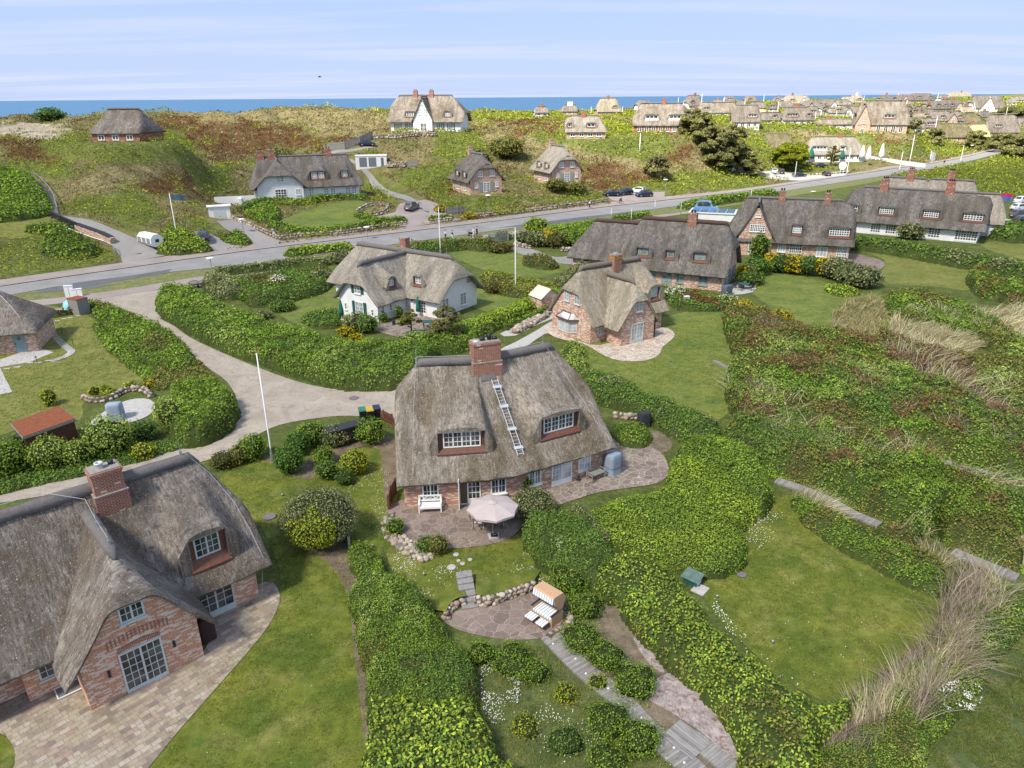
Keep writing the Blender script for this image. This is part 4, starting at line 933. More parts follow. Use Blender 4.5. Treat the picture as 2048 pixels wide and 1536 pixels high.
Cc.window((4.3,-2.47),3.4,.85,1.25,(0,-1),cols=2,rows=3,gl=M['glass_teal']);Cc.window((4.25,-2.47),.06,1.7,2.1,(0,-1),name='french_door',cols=2,rows=4,kick=.35)
Cc.window((1.35,-.012),.85,.7,1.0,(0,-1),sash=2,cols=2,rows=3,gl=M['glass'])
# bay window on the left gable
bm_ = MB();by = [(0,5.1),(-.75,4.55),(-.75,2.75),(0,2.2)]
bm_.grid([[Cc.X(u,v,-.1) for u,v in by],[Cc.X(u,v,.6) for u,v in by]],[[(v,-.1) for u,v in by],[(v,.6) for u,v in by]]);bay = bm_.build('bay_window',M['brick_pink'],Cc.root)
for (a,b) in zip(by[:-1],by[1:]):
 L_ = hypot(b[0]-a[0],b[1]-a[1]);n = ((b[1]-a[1])/L_,-(b[0]-a[0])/L_);n = n if n[0] < 0 else (-n[0],-n[1]);f = Cc.window(((a[0]+b[0])/2,(a[1]+b[1])/2),.6,L_-.02,1.45,n,sash=3 if L_ > 1.2 else 1,cols=2,rows=4,sill=False)
m1 = MB();ro = [(0.05,5.35),(-.95,4.7),(-.95,2.6),(0.05,1.95)];ri = [(0.0,4.6),(-.25,4.3),(-.25,3.0),(0.0,2.7)]
m1.grid([[Cc.X(u,v,2.07) for u,v in ro],[Cc.X(u,v,2.62) for u,v in ri]],flip=True);m1.build('bay_roof',M['glass_pale'],bay)
m1 = MB()
for a,b in zip(ro[:-1],ro[1:]):m1.bar(Cc.X(*a,2.06),Cc.X(*b,2.06),.14)
for a,b in zip(ro,ri):m1.bar(Cc.X(*a,2.08),Cc.X(*b,2.63),.07)
m1.bar(Cc.X(*ri[1],2.64),Cc.X(*ri[2],2.64),.1);m1.build('bay_frame',M['wood'],bay)
Cc.chimney(5.75,3.1,5.9,8.2,1.05,.95,'brick_chimney',pots=0,step=False)
_c = Cc.root.children[-1];m1 = MB();m1.box(5.2,6.3,2.6,3.6,7.75,8.12,fn=Cc.X);m1.build('yellow_cap',M['chimney_lichen'],_c);m1 = MB();m1.lathe([(.3,8.12),(.3,8.35),(.2,8.42),(.01,8.44)],Cc.X(5.75,3.1),12);m1.build('chimney_pot',M['zinc'],_c)
Cc.rods([(1.4,3.3,7.4),(9.2,3.3,7.4),(4.35,-.9,6.6)])
m1 = MB();m1.box(6.95,7.0,-2.3,-1.4,.1,1.9,fn=Cc.X);m1.build('dark_gate',M['dark'],Cc.root)
# ================================================================ white T-shaped house
D_ = House((-19.71,92.74),radians(-35),0,'white thatched house with green shutters and thick grey ridge rolls',roofmat='thatch_pale',wallmat='plaster',glassm='glass')
wd = D_.wing((8,-.4),0,(-9.8,9.4),(-8,7.7),4.35,6.45,2.25,(3.4,4.3),wa=(-8.6,8.4),whw=3.8)
we = D_.wing((8.5,-4.5),-90,(-4.3,5.1),(-4.2,3.9),3.75,6.3,2.2,(6.2,4.2),wa=(-4,4.5),whw=3.15)
D_.dormer(wd,5.0,1.2,3.5,4.5,-1,ww=.85,wh=.95,rows=3,flat=.5,arch=.35);D_.dormer(we,1.4,1.2,3.5,4.5,1,ww=.85,wh=.95,rows=3,flat=.5,arch=.35)
D_.dormer(we,2.0,1.1,3.6,4.4,-1,win=False,panel='wood')
D_.finish_roof();D_.finish_dormers()
D_.window((8.6,-9.012),2.95,1.0,1.15,(0,-1),cols=2,rows=3,shutters='green');D_.window((8.7,-9.012),.35,1.35,1.65,(0,-1),cols=2,rows=3,gl=M['glass_teal'],shutters='green');D_.window((6.4,-9.012),.7,.42,.85,(0,-1),sash=1,cols=1,rows=2);D_.window((10.8,-9.012),.6,.42,.85,(0,-1),sash=1,cols=1,rows=2)
for v in (-8.2,-6.9,-3.2,-4.2):D_.window((11.662,v),.9 if v < -5 else .6,.42,.85,(1,0),sash=1,cols=1,rows=2)
D_.window((16.412,1.9),3.0,1.0,1.1,(1,0),cols=2,rows=3);D_.window((16.412,.7),.55,1.1,1.55,(1,0),cols=2,rows=4,gl=M['glass']);D_.window((16.412,-2.6),.55,1.1,1.55,(1,0),cols=2,rows=4)
D_.window((14.0,-4.212),.08,1.6,2.05,(0,-1),name='french_door',cols=2,rows=5,kick=.35);D_.window((12.6,-4.212),.1,.5,2.0,(0,-1),sash=1,cols=1,rows=1,kick=1.5,name='door')
D_.chimney(7.4,.6,5.2,7.8,1.0,.8,pots=0);D_.rods([(1,-.4,6.6),(10,-.4,6.6),(15,-.4,6.6),(8.5,-7,6.5)])
# ================================================================ dark grey long roof beside it
Eh = House((27.69,91.51),radians(-27.5),0,'long dark-thatched brick house with three sage-framed dormers',roofmat='thatch_dark',wallmat='brick_pink',ridgemat='ridge_red',frame='sage',glassm='glass_teal')
w1 = Eh.wing((-6.9,4.6),0,(-7.6,7.5),(-5.7,6.0),5.4,8.1,2.2,(4.6,5.0),wa=(-7.0,6.9),whw=4.6);w2 = Eh.wing((-16.8,6.4),0,(-6.2,4.5),(-3.6,4.0),4.6,7.0,2.3,(3.2,6.5),wa=(-5.4,4.2),whw=4.0)
for s,ww in ((-4.2,1.7),(-.4,1.25),(3.6,1.75)):Eh.dormer(w1,s,ww,3.7,4.75,-1,ww=ww-.3,wh=.85,panel='wood',sash=2 if ww > 1.5 else 1,rows=2)
Eh.finish_roof();Eh.finish_dormers()
for u,ww,n_ in ((-2.5,1.25,'window'),(-5.6,1.0,'window'),(-7.4,1.4,'french_door'),(-9.6,1.4,'french_door'),(-12.0,1.2,'window')):Eh.window((u,-.012),.15 if n_ != 'window' else .55,ww,1.95 if n_ != 'window' else 1.4,(0,-1),name=n_,cols=1,rows=3 if n_ != 'window' else 2,kick=.3 if n_ != 'window' else 0)
for v,z0 in ((1.9,.1),(4.6,.1),(7.2,.1)):Eh.window((.012,v),z0,1.9,2.0,(1,0),name='french_door',cols=1,rows=3,kick=.2,gl=M['glass_teal'])
Eh.window((.012,4.6),3.4,1.3,1.1,(1,0),cols=2,rows=2)
Eh.chimney(-5.6,4.6,6.9,9.2,1.1,.9,'brick_chimney',pots=2)
# ================================================================ tall pointed gable brick house
Fh = House((37.8,114.16),radians(-19),0,'brick house with a tall pointed gable above yellow gorse',roofmat='thatch_dark',wallmat='brick_pink',glassm='glass')
w1 = Fh.wing((6.5,5.3),0,(-9.8,9.4),(-7.2,7.2),5.2,8.5,2.4,(3.4,3.2),wa=(-8.8,8.8),whw=4.4);w2 = Fh.wing((1.2,3.2),-90,(-3.5,3.1),(-3.2,3.2),3.2,8.5,2.75,(8.5,8.5),wa=(-3,2.75),whw=2.5,kick=.5)
Fh.dormer(w1,.85,1.6,3.7,5.0,-1,ww=1.3,wh=1.15,sash=3,cols=2,rows=3,panel='redwood');Fh.dormer(w1,7.0,3.2,3.6,4.9,-1,ww=2.9,wh=1.15,sash=4,cols=2,rows=3,panel='redwood',drop=1.0)
Fh.finish_roof();Fh.finish_dormers()
Fh.window((1.3,.438),.1,1.9,2.05,(0,-1),name='french_door',cols=3,rows=4,kick=.25);Fh.window((1.4,.438),3.8,2.3,1.15,(0,-1),sash=4,cols=2,rows=3);Fh.window((1.3,.438),6.1,.8,.45,(0,-1),sash=1,cols=3,rows=1)
for u,ww,z0,hh,n_ in ((5.4,1.25,.7,1.45,'window'),(7.5,1.9,.1,2.05,'french_door'),(11.4,1.6,.3,1.6,'window'),(14.3,1.5,.1,1.9,'french_door')):Fh.window((u,.888),z0,ww,hh,(0,-1),name=n_,sash=3 if n_ == 'window' else 2,cols=1 if n_ == 'window' else 3,rows=2 if n_ == 'window' else 4,gl=M['glass_pale'] if n_ == 'window' else M['glass'])
Fh.chimney(4.6,5.3,7.4,9.7,.95,.8,pots=2);Fh.chimney(11.4,5.3,7.4,9.6,.85,.75,pots=2)
# ================================================================ white row house, right
Gh = House((64.76,134.14),radians(-35.6),0,'white dark-thatched row house with wide dormers and two red chimneys',roofmat='thatch_dark',wallmat='plaster',glassm='glass')
w1 = Gh.wing((8.7,4.2),0,(-12.4,11.6),(-9.4,8.6),5.2,7.9,2.3,(3.2,3.0),wa=(-11.3,10.6),whw=4.3)
Gh.dormer(w1,-10.0,1.9,3.7,4.9,-1,ww=1.6,wh=1.05,sash=2,rows=2,panel='redwood')
for s,ww in ((-4.3,2.7),(2.9,2.7),(9.3,3.2)):Gh.dormer(w1,s,ww,3.7,4.95,-1,ww=ww-.4,wh=1.15,sash=3,cols=2,rows=3,panel='redwood',flat=.95,drop=2.2)
Gh.finish_roof();Gh.finish_dormers()
for u,ww in ((3.2,1.7),(5.7,1.7),(10.3,1.7),(12.7,1.9),(17.6,3.4),(-.5,1.2)):Gh.window((u,-.112),.15,ww,1.85,(0,-1),name='french_door',sash=2 if ww < 3 else 4,cols=2,rows=4,kick=.3,gl=M['glass'])
Gh.chimney(2.8,4.2,7.2,9.5,1.2,.9,'brick_red',pots=3,step=True);Gh.chimney(13.4,4.2,7.2,9.6,1.2,.9,'brick_red',pots=3)
def loc2(H_,u,v):p = H_.world(u,v,0);return (p.x,p.y)
G2 = House(loc2(Gh,-.5,24),radians(-33),0,'paler thatched row house directly behind the white row house',roofmat='thatch_pale',wallmat='plaster')
for c0 in (4.0,12.3):G2.wing((c0,0),0,(-5.8,5.8),(-3.8,3.8),5.0,8.0,2.4,(3.6,3.6))
G2.finish_roof();G2.chimney(4.8,0,7.2,9.7,1.2,.9,'brick_red',pots=3);G2.chimney(12.0,0,7.2,9.7,1.2,.9,'brick_red',pots=3)
for u in (-.5,2,4.5,7,10,12.5,15):G2.window((u,-4.512),.2,1.2,1.6,(0,-1),cols=1,rows=2)
G3 = House(loc2(Gh,14.5,9.5),radians(-33),0,'pale thatched annexe at the right end of the white row house',roofmat='thatch_pale',wallmat='plaster');G3.wing((3,3),0,(-5,5),(-3.5,3.5),4.5,7.0,2.4,(3.6,3.6));G3.finish_roof();G3.window((3,-1.012),.8,1.2,1.2,(0,-1))
# ================================================================ house at the left edge
o = gz(80,702);Lh = House(o,radians(17),0,'round-ended thatched brick house at the left edge with a grey-green door',roofmat='thatch_grey',wallmat='brick_pink')
Lh.wing((-5.0,3.3),0,(-9,5.4),(-7,1.0),4.2,6.3,2.4,(3.5,2.35),wa=(-8,4.9),whw=3.3)
Lh.finish_roof();Lh.window((-1.55,-.012),.05,1.0,2.05,(0,-1),name='door',sash=1,cols=1,rows=1,kick=1.92,frame=M['tealdoor'])
_d = Lh.root.children[-1];m1 = MB();f = Lh.frame_box(Vector(Lh.X(-1.55,-.06,1.5)),Vector((1,0,.9)).normalized(),Vector((-.9,0,1)).normalized(),Vector((0,-1,0)),m1);f(-.15,.15,-.15,.15,.0,.02);m1.build('door_pane',M['glass'],_d)
m1 = MB();m1.box(-2.0,-1.97,-.14,-.05,.9,1.1,fn=Lh.X);m1.build('door_handle',M['dark'],_d);Lh.rods([(-4,3.3,6.3)],[[(-4,3.3,6.6),(-2.2,1.6,4.9),(-1,.4,3.4),(-.2,-.8,2.2)]])
# ================================================================ houses across the road
def site(px,py,D,dz=0):p = gd(px,py,D);return (p[0],p[1]),p[2]+dz
(o,z) = site(516,405,164);Hh = House(o,radians(20),z,'long white thatched house above the lawn across the road',roofmat='thatch_dark',wallmat='plaster',res=.4)
w1 = Hh.wing((13,6.6),0,(-14.5,11.2),(-11.5,8.4),6.2,9.3,2.9,(3.0,3.4),wa=(-13.4,10.0),whw=5.4);w2 = Hh.wing((5.2,4.0),-90,(-4,4.9),(-4,2.4),6.0,9.0,2.9,(9,5.6),wa=(-3,4.0),whw=5.0)
Hh.dormer(w1,.9,3.6,4.4,6.0,-1,ww=1.3,wh=1.3,panel='wood',win=False,sl=.45);Hh.dormer(w1,7.0,1.7,4.6,6.0,-1,ww=1.3,wh=1.3,sash=2,rows=3)
Hh.finish_roof();Hh.finish_dormers()
for s in (.1,1.7):u,v = w1.uv(s,-(w1.dorm[0]['tf']+.06));Hh.window((u,v),4.5,1.25,1.35,(0,-1),sash=2,cols=2,rows=3,sill=False)
Hh.window((5.4,-.012),4.2,1.5,1.6,(0,-1),cols=2,rows=3,gl=M['glass_teal']);Hh.window((5.2,-.012),.1,2.6,2.6,(0,-1),name='french_door',cols=2,rows=4,kick=.3);Hh.window((9.0,-.012),1.2,1.1,1.4,(0,-1),cols=2,rows=3)
for u in (15.4,16.9,20.4,21.8,12.0):Hh.window((u,1.188),.2,1.1,2.2,(0,-1),name='french_door',cols=2,rows=4)
Hh.chimney(4.4,6.6,8.4,10.8,1.5,1.1,'brick_red',pots=1);Hh.chimney(1.9,6.6,8.2,10.6,1.4,1.0,'brick_red',pots=2);Hh.chimney(17.2,6.8,8.2,10.6,1.4,1.0,'brick_red',pots=2)
m1 = MB();m1.box(-9,-.6,-1.0,-.7,-1,1.7,fn=Hh.X);m1.box(-4,-3.4,-3.4,-1.0,-1,1.4,fn=Hh.X);m1.build('white_yard_wall',M['plaster'],Hh.root)
def cottage(px,py,D,yaw,label,roofmat,wallmat,k=1.0):
 (o,z) = site(px,py,D);h = House(o,radians(yaw),z,label,roofmat=roofmat,wallmat=wallmat,res=.4)
 w = h.wing((4.1*k,5.4*k),-90,(-6.2*k,6.0*k),(-4.0*k,3.6*k),5.0*k,8.6*k,2.7*k,(4.5*k,5.6*k),wa=(-5.2*k,5.4*k),whw=4.1*k)
 h.dormer(w,2.6*k,1.6*k,3.6*k,4.9*k,-1,ww=1.2*k,wh=1.2*k);h.dormer(w,-1.7*k,1.6*k,3.6*k,4.9*k,-1,ww=1.2*k,wh=1.2*k)
 h.finish_roof(ridge=True);h.finish_dormers()
 for u in (2.6,5.7):h.window((u*k,-.012),3.7*k,1.25*k,1.3*k,(0,-1),cols=2,rows=3)
 h.window((4.2*k,-.012),.2,1.6*k,2.2*k,(0,-1),name='french_door',cols=2,rows=4,kick=.2,shutters=None)
 for sd in (-1,1):m1 = MB();m1.box((4.2+sd*1.45-.42)*k,(4.2+sd*1.45+.42)*k,-.07,-.01,.25,2.4*k,fn=h.X);m1.build('shutter',M['sage'],h.root)
 for u in (1.5,6.9):h.window((u*k,-.012),1.2*k,.75*k,1.2*k,(0,-1),cols=1,rows=3)
 for v in (3.2,7.2):h.window((-.012,v*k),.4,1.3*k,1.9*k,(-1,0),name='french_door',cols=1,rows=3)
 m1 = MB();m1.lathe([(1.25*k,0),(.95*k,.55*k),(.35*k,.85*k),(.02,.95*k)],(0,0,0),16)   # eyebrow hood over the half hip
 c = h.X(4.4*k,.95*k,6.0*k);me = [(c[0]+x*.95,c[1]+y*.9,c[2]+zz) for x,y,zz in m1.v];m1.v = me;m1.build('eyebrow_hood',h.rm,h.root,smooth=True)
 m1 = MB();n = 9;arc = [(c[0]+.72*k*cos(pi*i/n),c[1]-1.12*k,c[2]+.05+.5*k*sin(pi*i/n)) for i in range(n+1)];m1.face([(c[0]+.72*k,c[1]-1.12*k,c[2]-.25)]+arc+[(c[0]-.72*k,c[1]-1.12*k,c[2]-.25)]);m1.build('eyebrow_window',M['redwood'],h.root)
 h.chimney(4.1*k,8.6*k,8.0*k,10.0*k,1.0,.8,'brick_main',pots=0);h.rods([(4.1*k,2.2*k,8.5*k),(4.1*k,9.9*k,8.5*k)],r=.05,hgt=1.8)
 return h
c1 = cottage(941,387.5,171,27,'dark-thatched brick cottage with grey shutters, left of the pair across the road','thatch_dark','brick_pink')
c2 = cottage(1104,367,184,24,'light-thatched brick cottage with eyebrow window, right of the pair across the road','thatch_pale','brick_pink')
# ---- generic distant house: picture extents of the wall base and roof top
def dist_house(x0,x1,yt,yb,label,wall='plaster',roof='thatch_tan',yaw=0,D=None,hip=.5,depth=.62,gables=(),dorms=(),chim=(),wins=5,band=None,ridgemat='ridge',group='houses of the village in the dunes',cm='brick_red',short=0):
 cx = (x0+x1)/2
 if D:p = Vector(gd(cx,yb,D));gp = Vector((p.x,p.y,p.z))
 else:gp = at(cx,yb)
 d = (np.array(gp)-CAM)@FW;L_ = (x1-x0)*d/CF;H_ = max(3.6,(yb-yt)*d/CF*.97);c,s = abs(cos(radians(yaw))),abs(sin(radians(yaw)))
 Wd = L_*depth if L_ < 14 else 8.5+(L_-14)*.1;Ln = max(5,(L_-Wd*s)/max(c,.3));Wd = min(Wd,H_*1.7)
 view = atan2(gp.x,gp.y);o = Vector((gp.x,gp.y,gp.z))
 h = House((o.x,o.y),radians(yaw)-view*.0,o.z-.1,label,roofmat=roof,wallmat=wall,ridgemat=ridgemat,group=group,res=max(.5,d/420))
 ze = max(1.9,H_*(.30 if H_ < 8 else .28));rr = Ln/2*(1-.32*min(1,hip*1.2));w = h.wing((0,Wd/2),0,(-Ln/2-.5,Ln/2+.5),(-rr,rr),Wd/2+.6,H_,ze,(ze+(H_-ze)*(.75-.75*hip),)*2)
 for (f,gw,kind) in gables:
  u = (f-.5)*Ln;gh = H_*.9;wg = h.wing((u,Wd/2-1),-90,(-2,Wd/2-1+.9),(-2,Wd/2-1+.85),gw/2+.5,gh,ze,(gh,gh),wa=(-1.5,Wd/2-1+.55),whw=gw/2)
 for (f,dw) in dorms:h.dormer(w,(f-.5)*Ln,dw,ze+(H_-ze)*.28,ze+(H_-ze)*.28+1.15,-1,ww=dw-.3,wh=.95,sash=max(1,int(dw/1.1)),cols=1,rows=1,panel='white' if band else 'wood')
 h.finish_roof(ridge=d < 420);h.finish_dormers()
 for (f,gw,kind) in gables:u = (f-.5)*Ln;h.window((u,-.65),ze+.5,1.1,1.0,(0,-1),cols=1,rows=1);h.window((u,-.65),.3,1.4,1.6,(0,-1),cols=1,rows=1)
 for k in range(wins):
  u = ((k+.5)/wins-.5)*Ln*.9
  if any(abs(u-(f-.5)*Ln) < gw/2+.5 for f,gw,_ in gables):continue
  h.window((u,-.115),.5,min(1.5,Ln*.9/wins*.6),ze-.95,(0,-1),cols=1,rows=1,sash=2)
 for f in chim:h.chimney((f-.5)*Ln,Wd/2,H_-.7,H_+1.3,1.2,1.0,cm,pots=0,step=False)
 return h
cott = dist_house(1132,1211,233,276,'low thatched brick cottage alone in the bright green hollow','brick_pink','thatch_pale',-2,220,hip=.9,dorms=((.63,2.6),(.08,1.2)),chim=(.45,),group=None,wins=4)
dune = dist_house(179,288,220,284,'thatched red-brick house alone on the left dune','brick_red','thatch_grey',-6,165,hip=1.0,depth=.8,dorms=(),group=None,wins=3)
(o,z) = site(777,264,230);bw = House(o,radians(-8),z,'large white thatched house with pointed centre gable on the dune crest',roofmat='thatch_tan',wallmat='plaster',res=.5)
w1 = bw.wing((12,5.5),0,(-11.8,11.6),(-9.6,7.0),6.8,10.3,3.0,(7.6,5.2),wa=(-11,10.6),whw=5.8);w2 = bw.wing((11.2,3),-90,(-2,4.9),(-2,4.9),3.4,9.9,3.2,(9.9,9.9),wa=(-1.5,4.4),whw=2.9)
bw.dormer(w1,-4.6,3.4,4.4,5.8,-1,ww=3.0,wh=1.2,sash=4,cols=1,rows=2,panel='redwood');bw.dormer(w1,6.6,1.9,4.4,5.8,-1,ww=1.6,wh=1.2,sash=2,rows=2,panel='redwood')
bw.finish_roof();bw.finish_dormers()
for u,z0,ww,hh in ((10.3,5.0,1.0,1.7),(12.3,5.0,1.0,1.7),(11.2,7.6,.6,.9),(11.4,.3,1.9,2.3)):bw.window((u,-1.412),z0,ww,hh,(0,-1),cols=2,rows=2)
for u in (3.2,6.6,16.4,19.6):bw.window((u,-.312),.3,2.8,2.3,(0,-1),sash=4,cols=1,rows=1,gl=M['glass_teal'],name='french_door')
for v,z0 in ((3.0,.5),(7.5,.5),(4.6,4.6),(6.0,4.6)):bw.window((.988,v),z0,1.0,1.6,(-1,0),cols=1,rows=2)
bw.chimney(7.6,5.5,9.6,11.6,1.3,1.0,'brick_red',pots=2);bw.chimney(12.6,5.5,9.6,11.6,1.3,1.0,'brick_red',pots=2)
m1 = MB()
h4 = dist_house(1264,1376,208,266,'large thatched house with white balconies left of the pine trees','brick_red','thatch_tan',-8,232,hip=.6,depth=.55,dorms=((.33,4.0),(.8,5.0)),chim=(.55,),band=1,group=None,wins=7)
rest = dist_house(1612,1728,275,321,'thatched roadside restaurant with a pale roof and green parasols','plaster','thatch_pale',-5,270,hip=.75,depth=.45,dorms=((.22,5.2),(.62,2.0)),chim=(.6,),band=1,group=None,wins=8)
h5 = dist_house(1712,1812,203,267,'big thatched brick house on the knoll behind the restaurant','brick_pink','thatch_tan',-14,300,hip=.4,depth=.5,gables=((.1,5.5,'b'),),dorms=((.62,4.2),),group=None,wins=6)
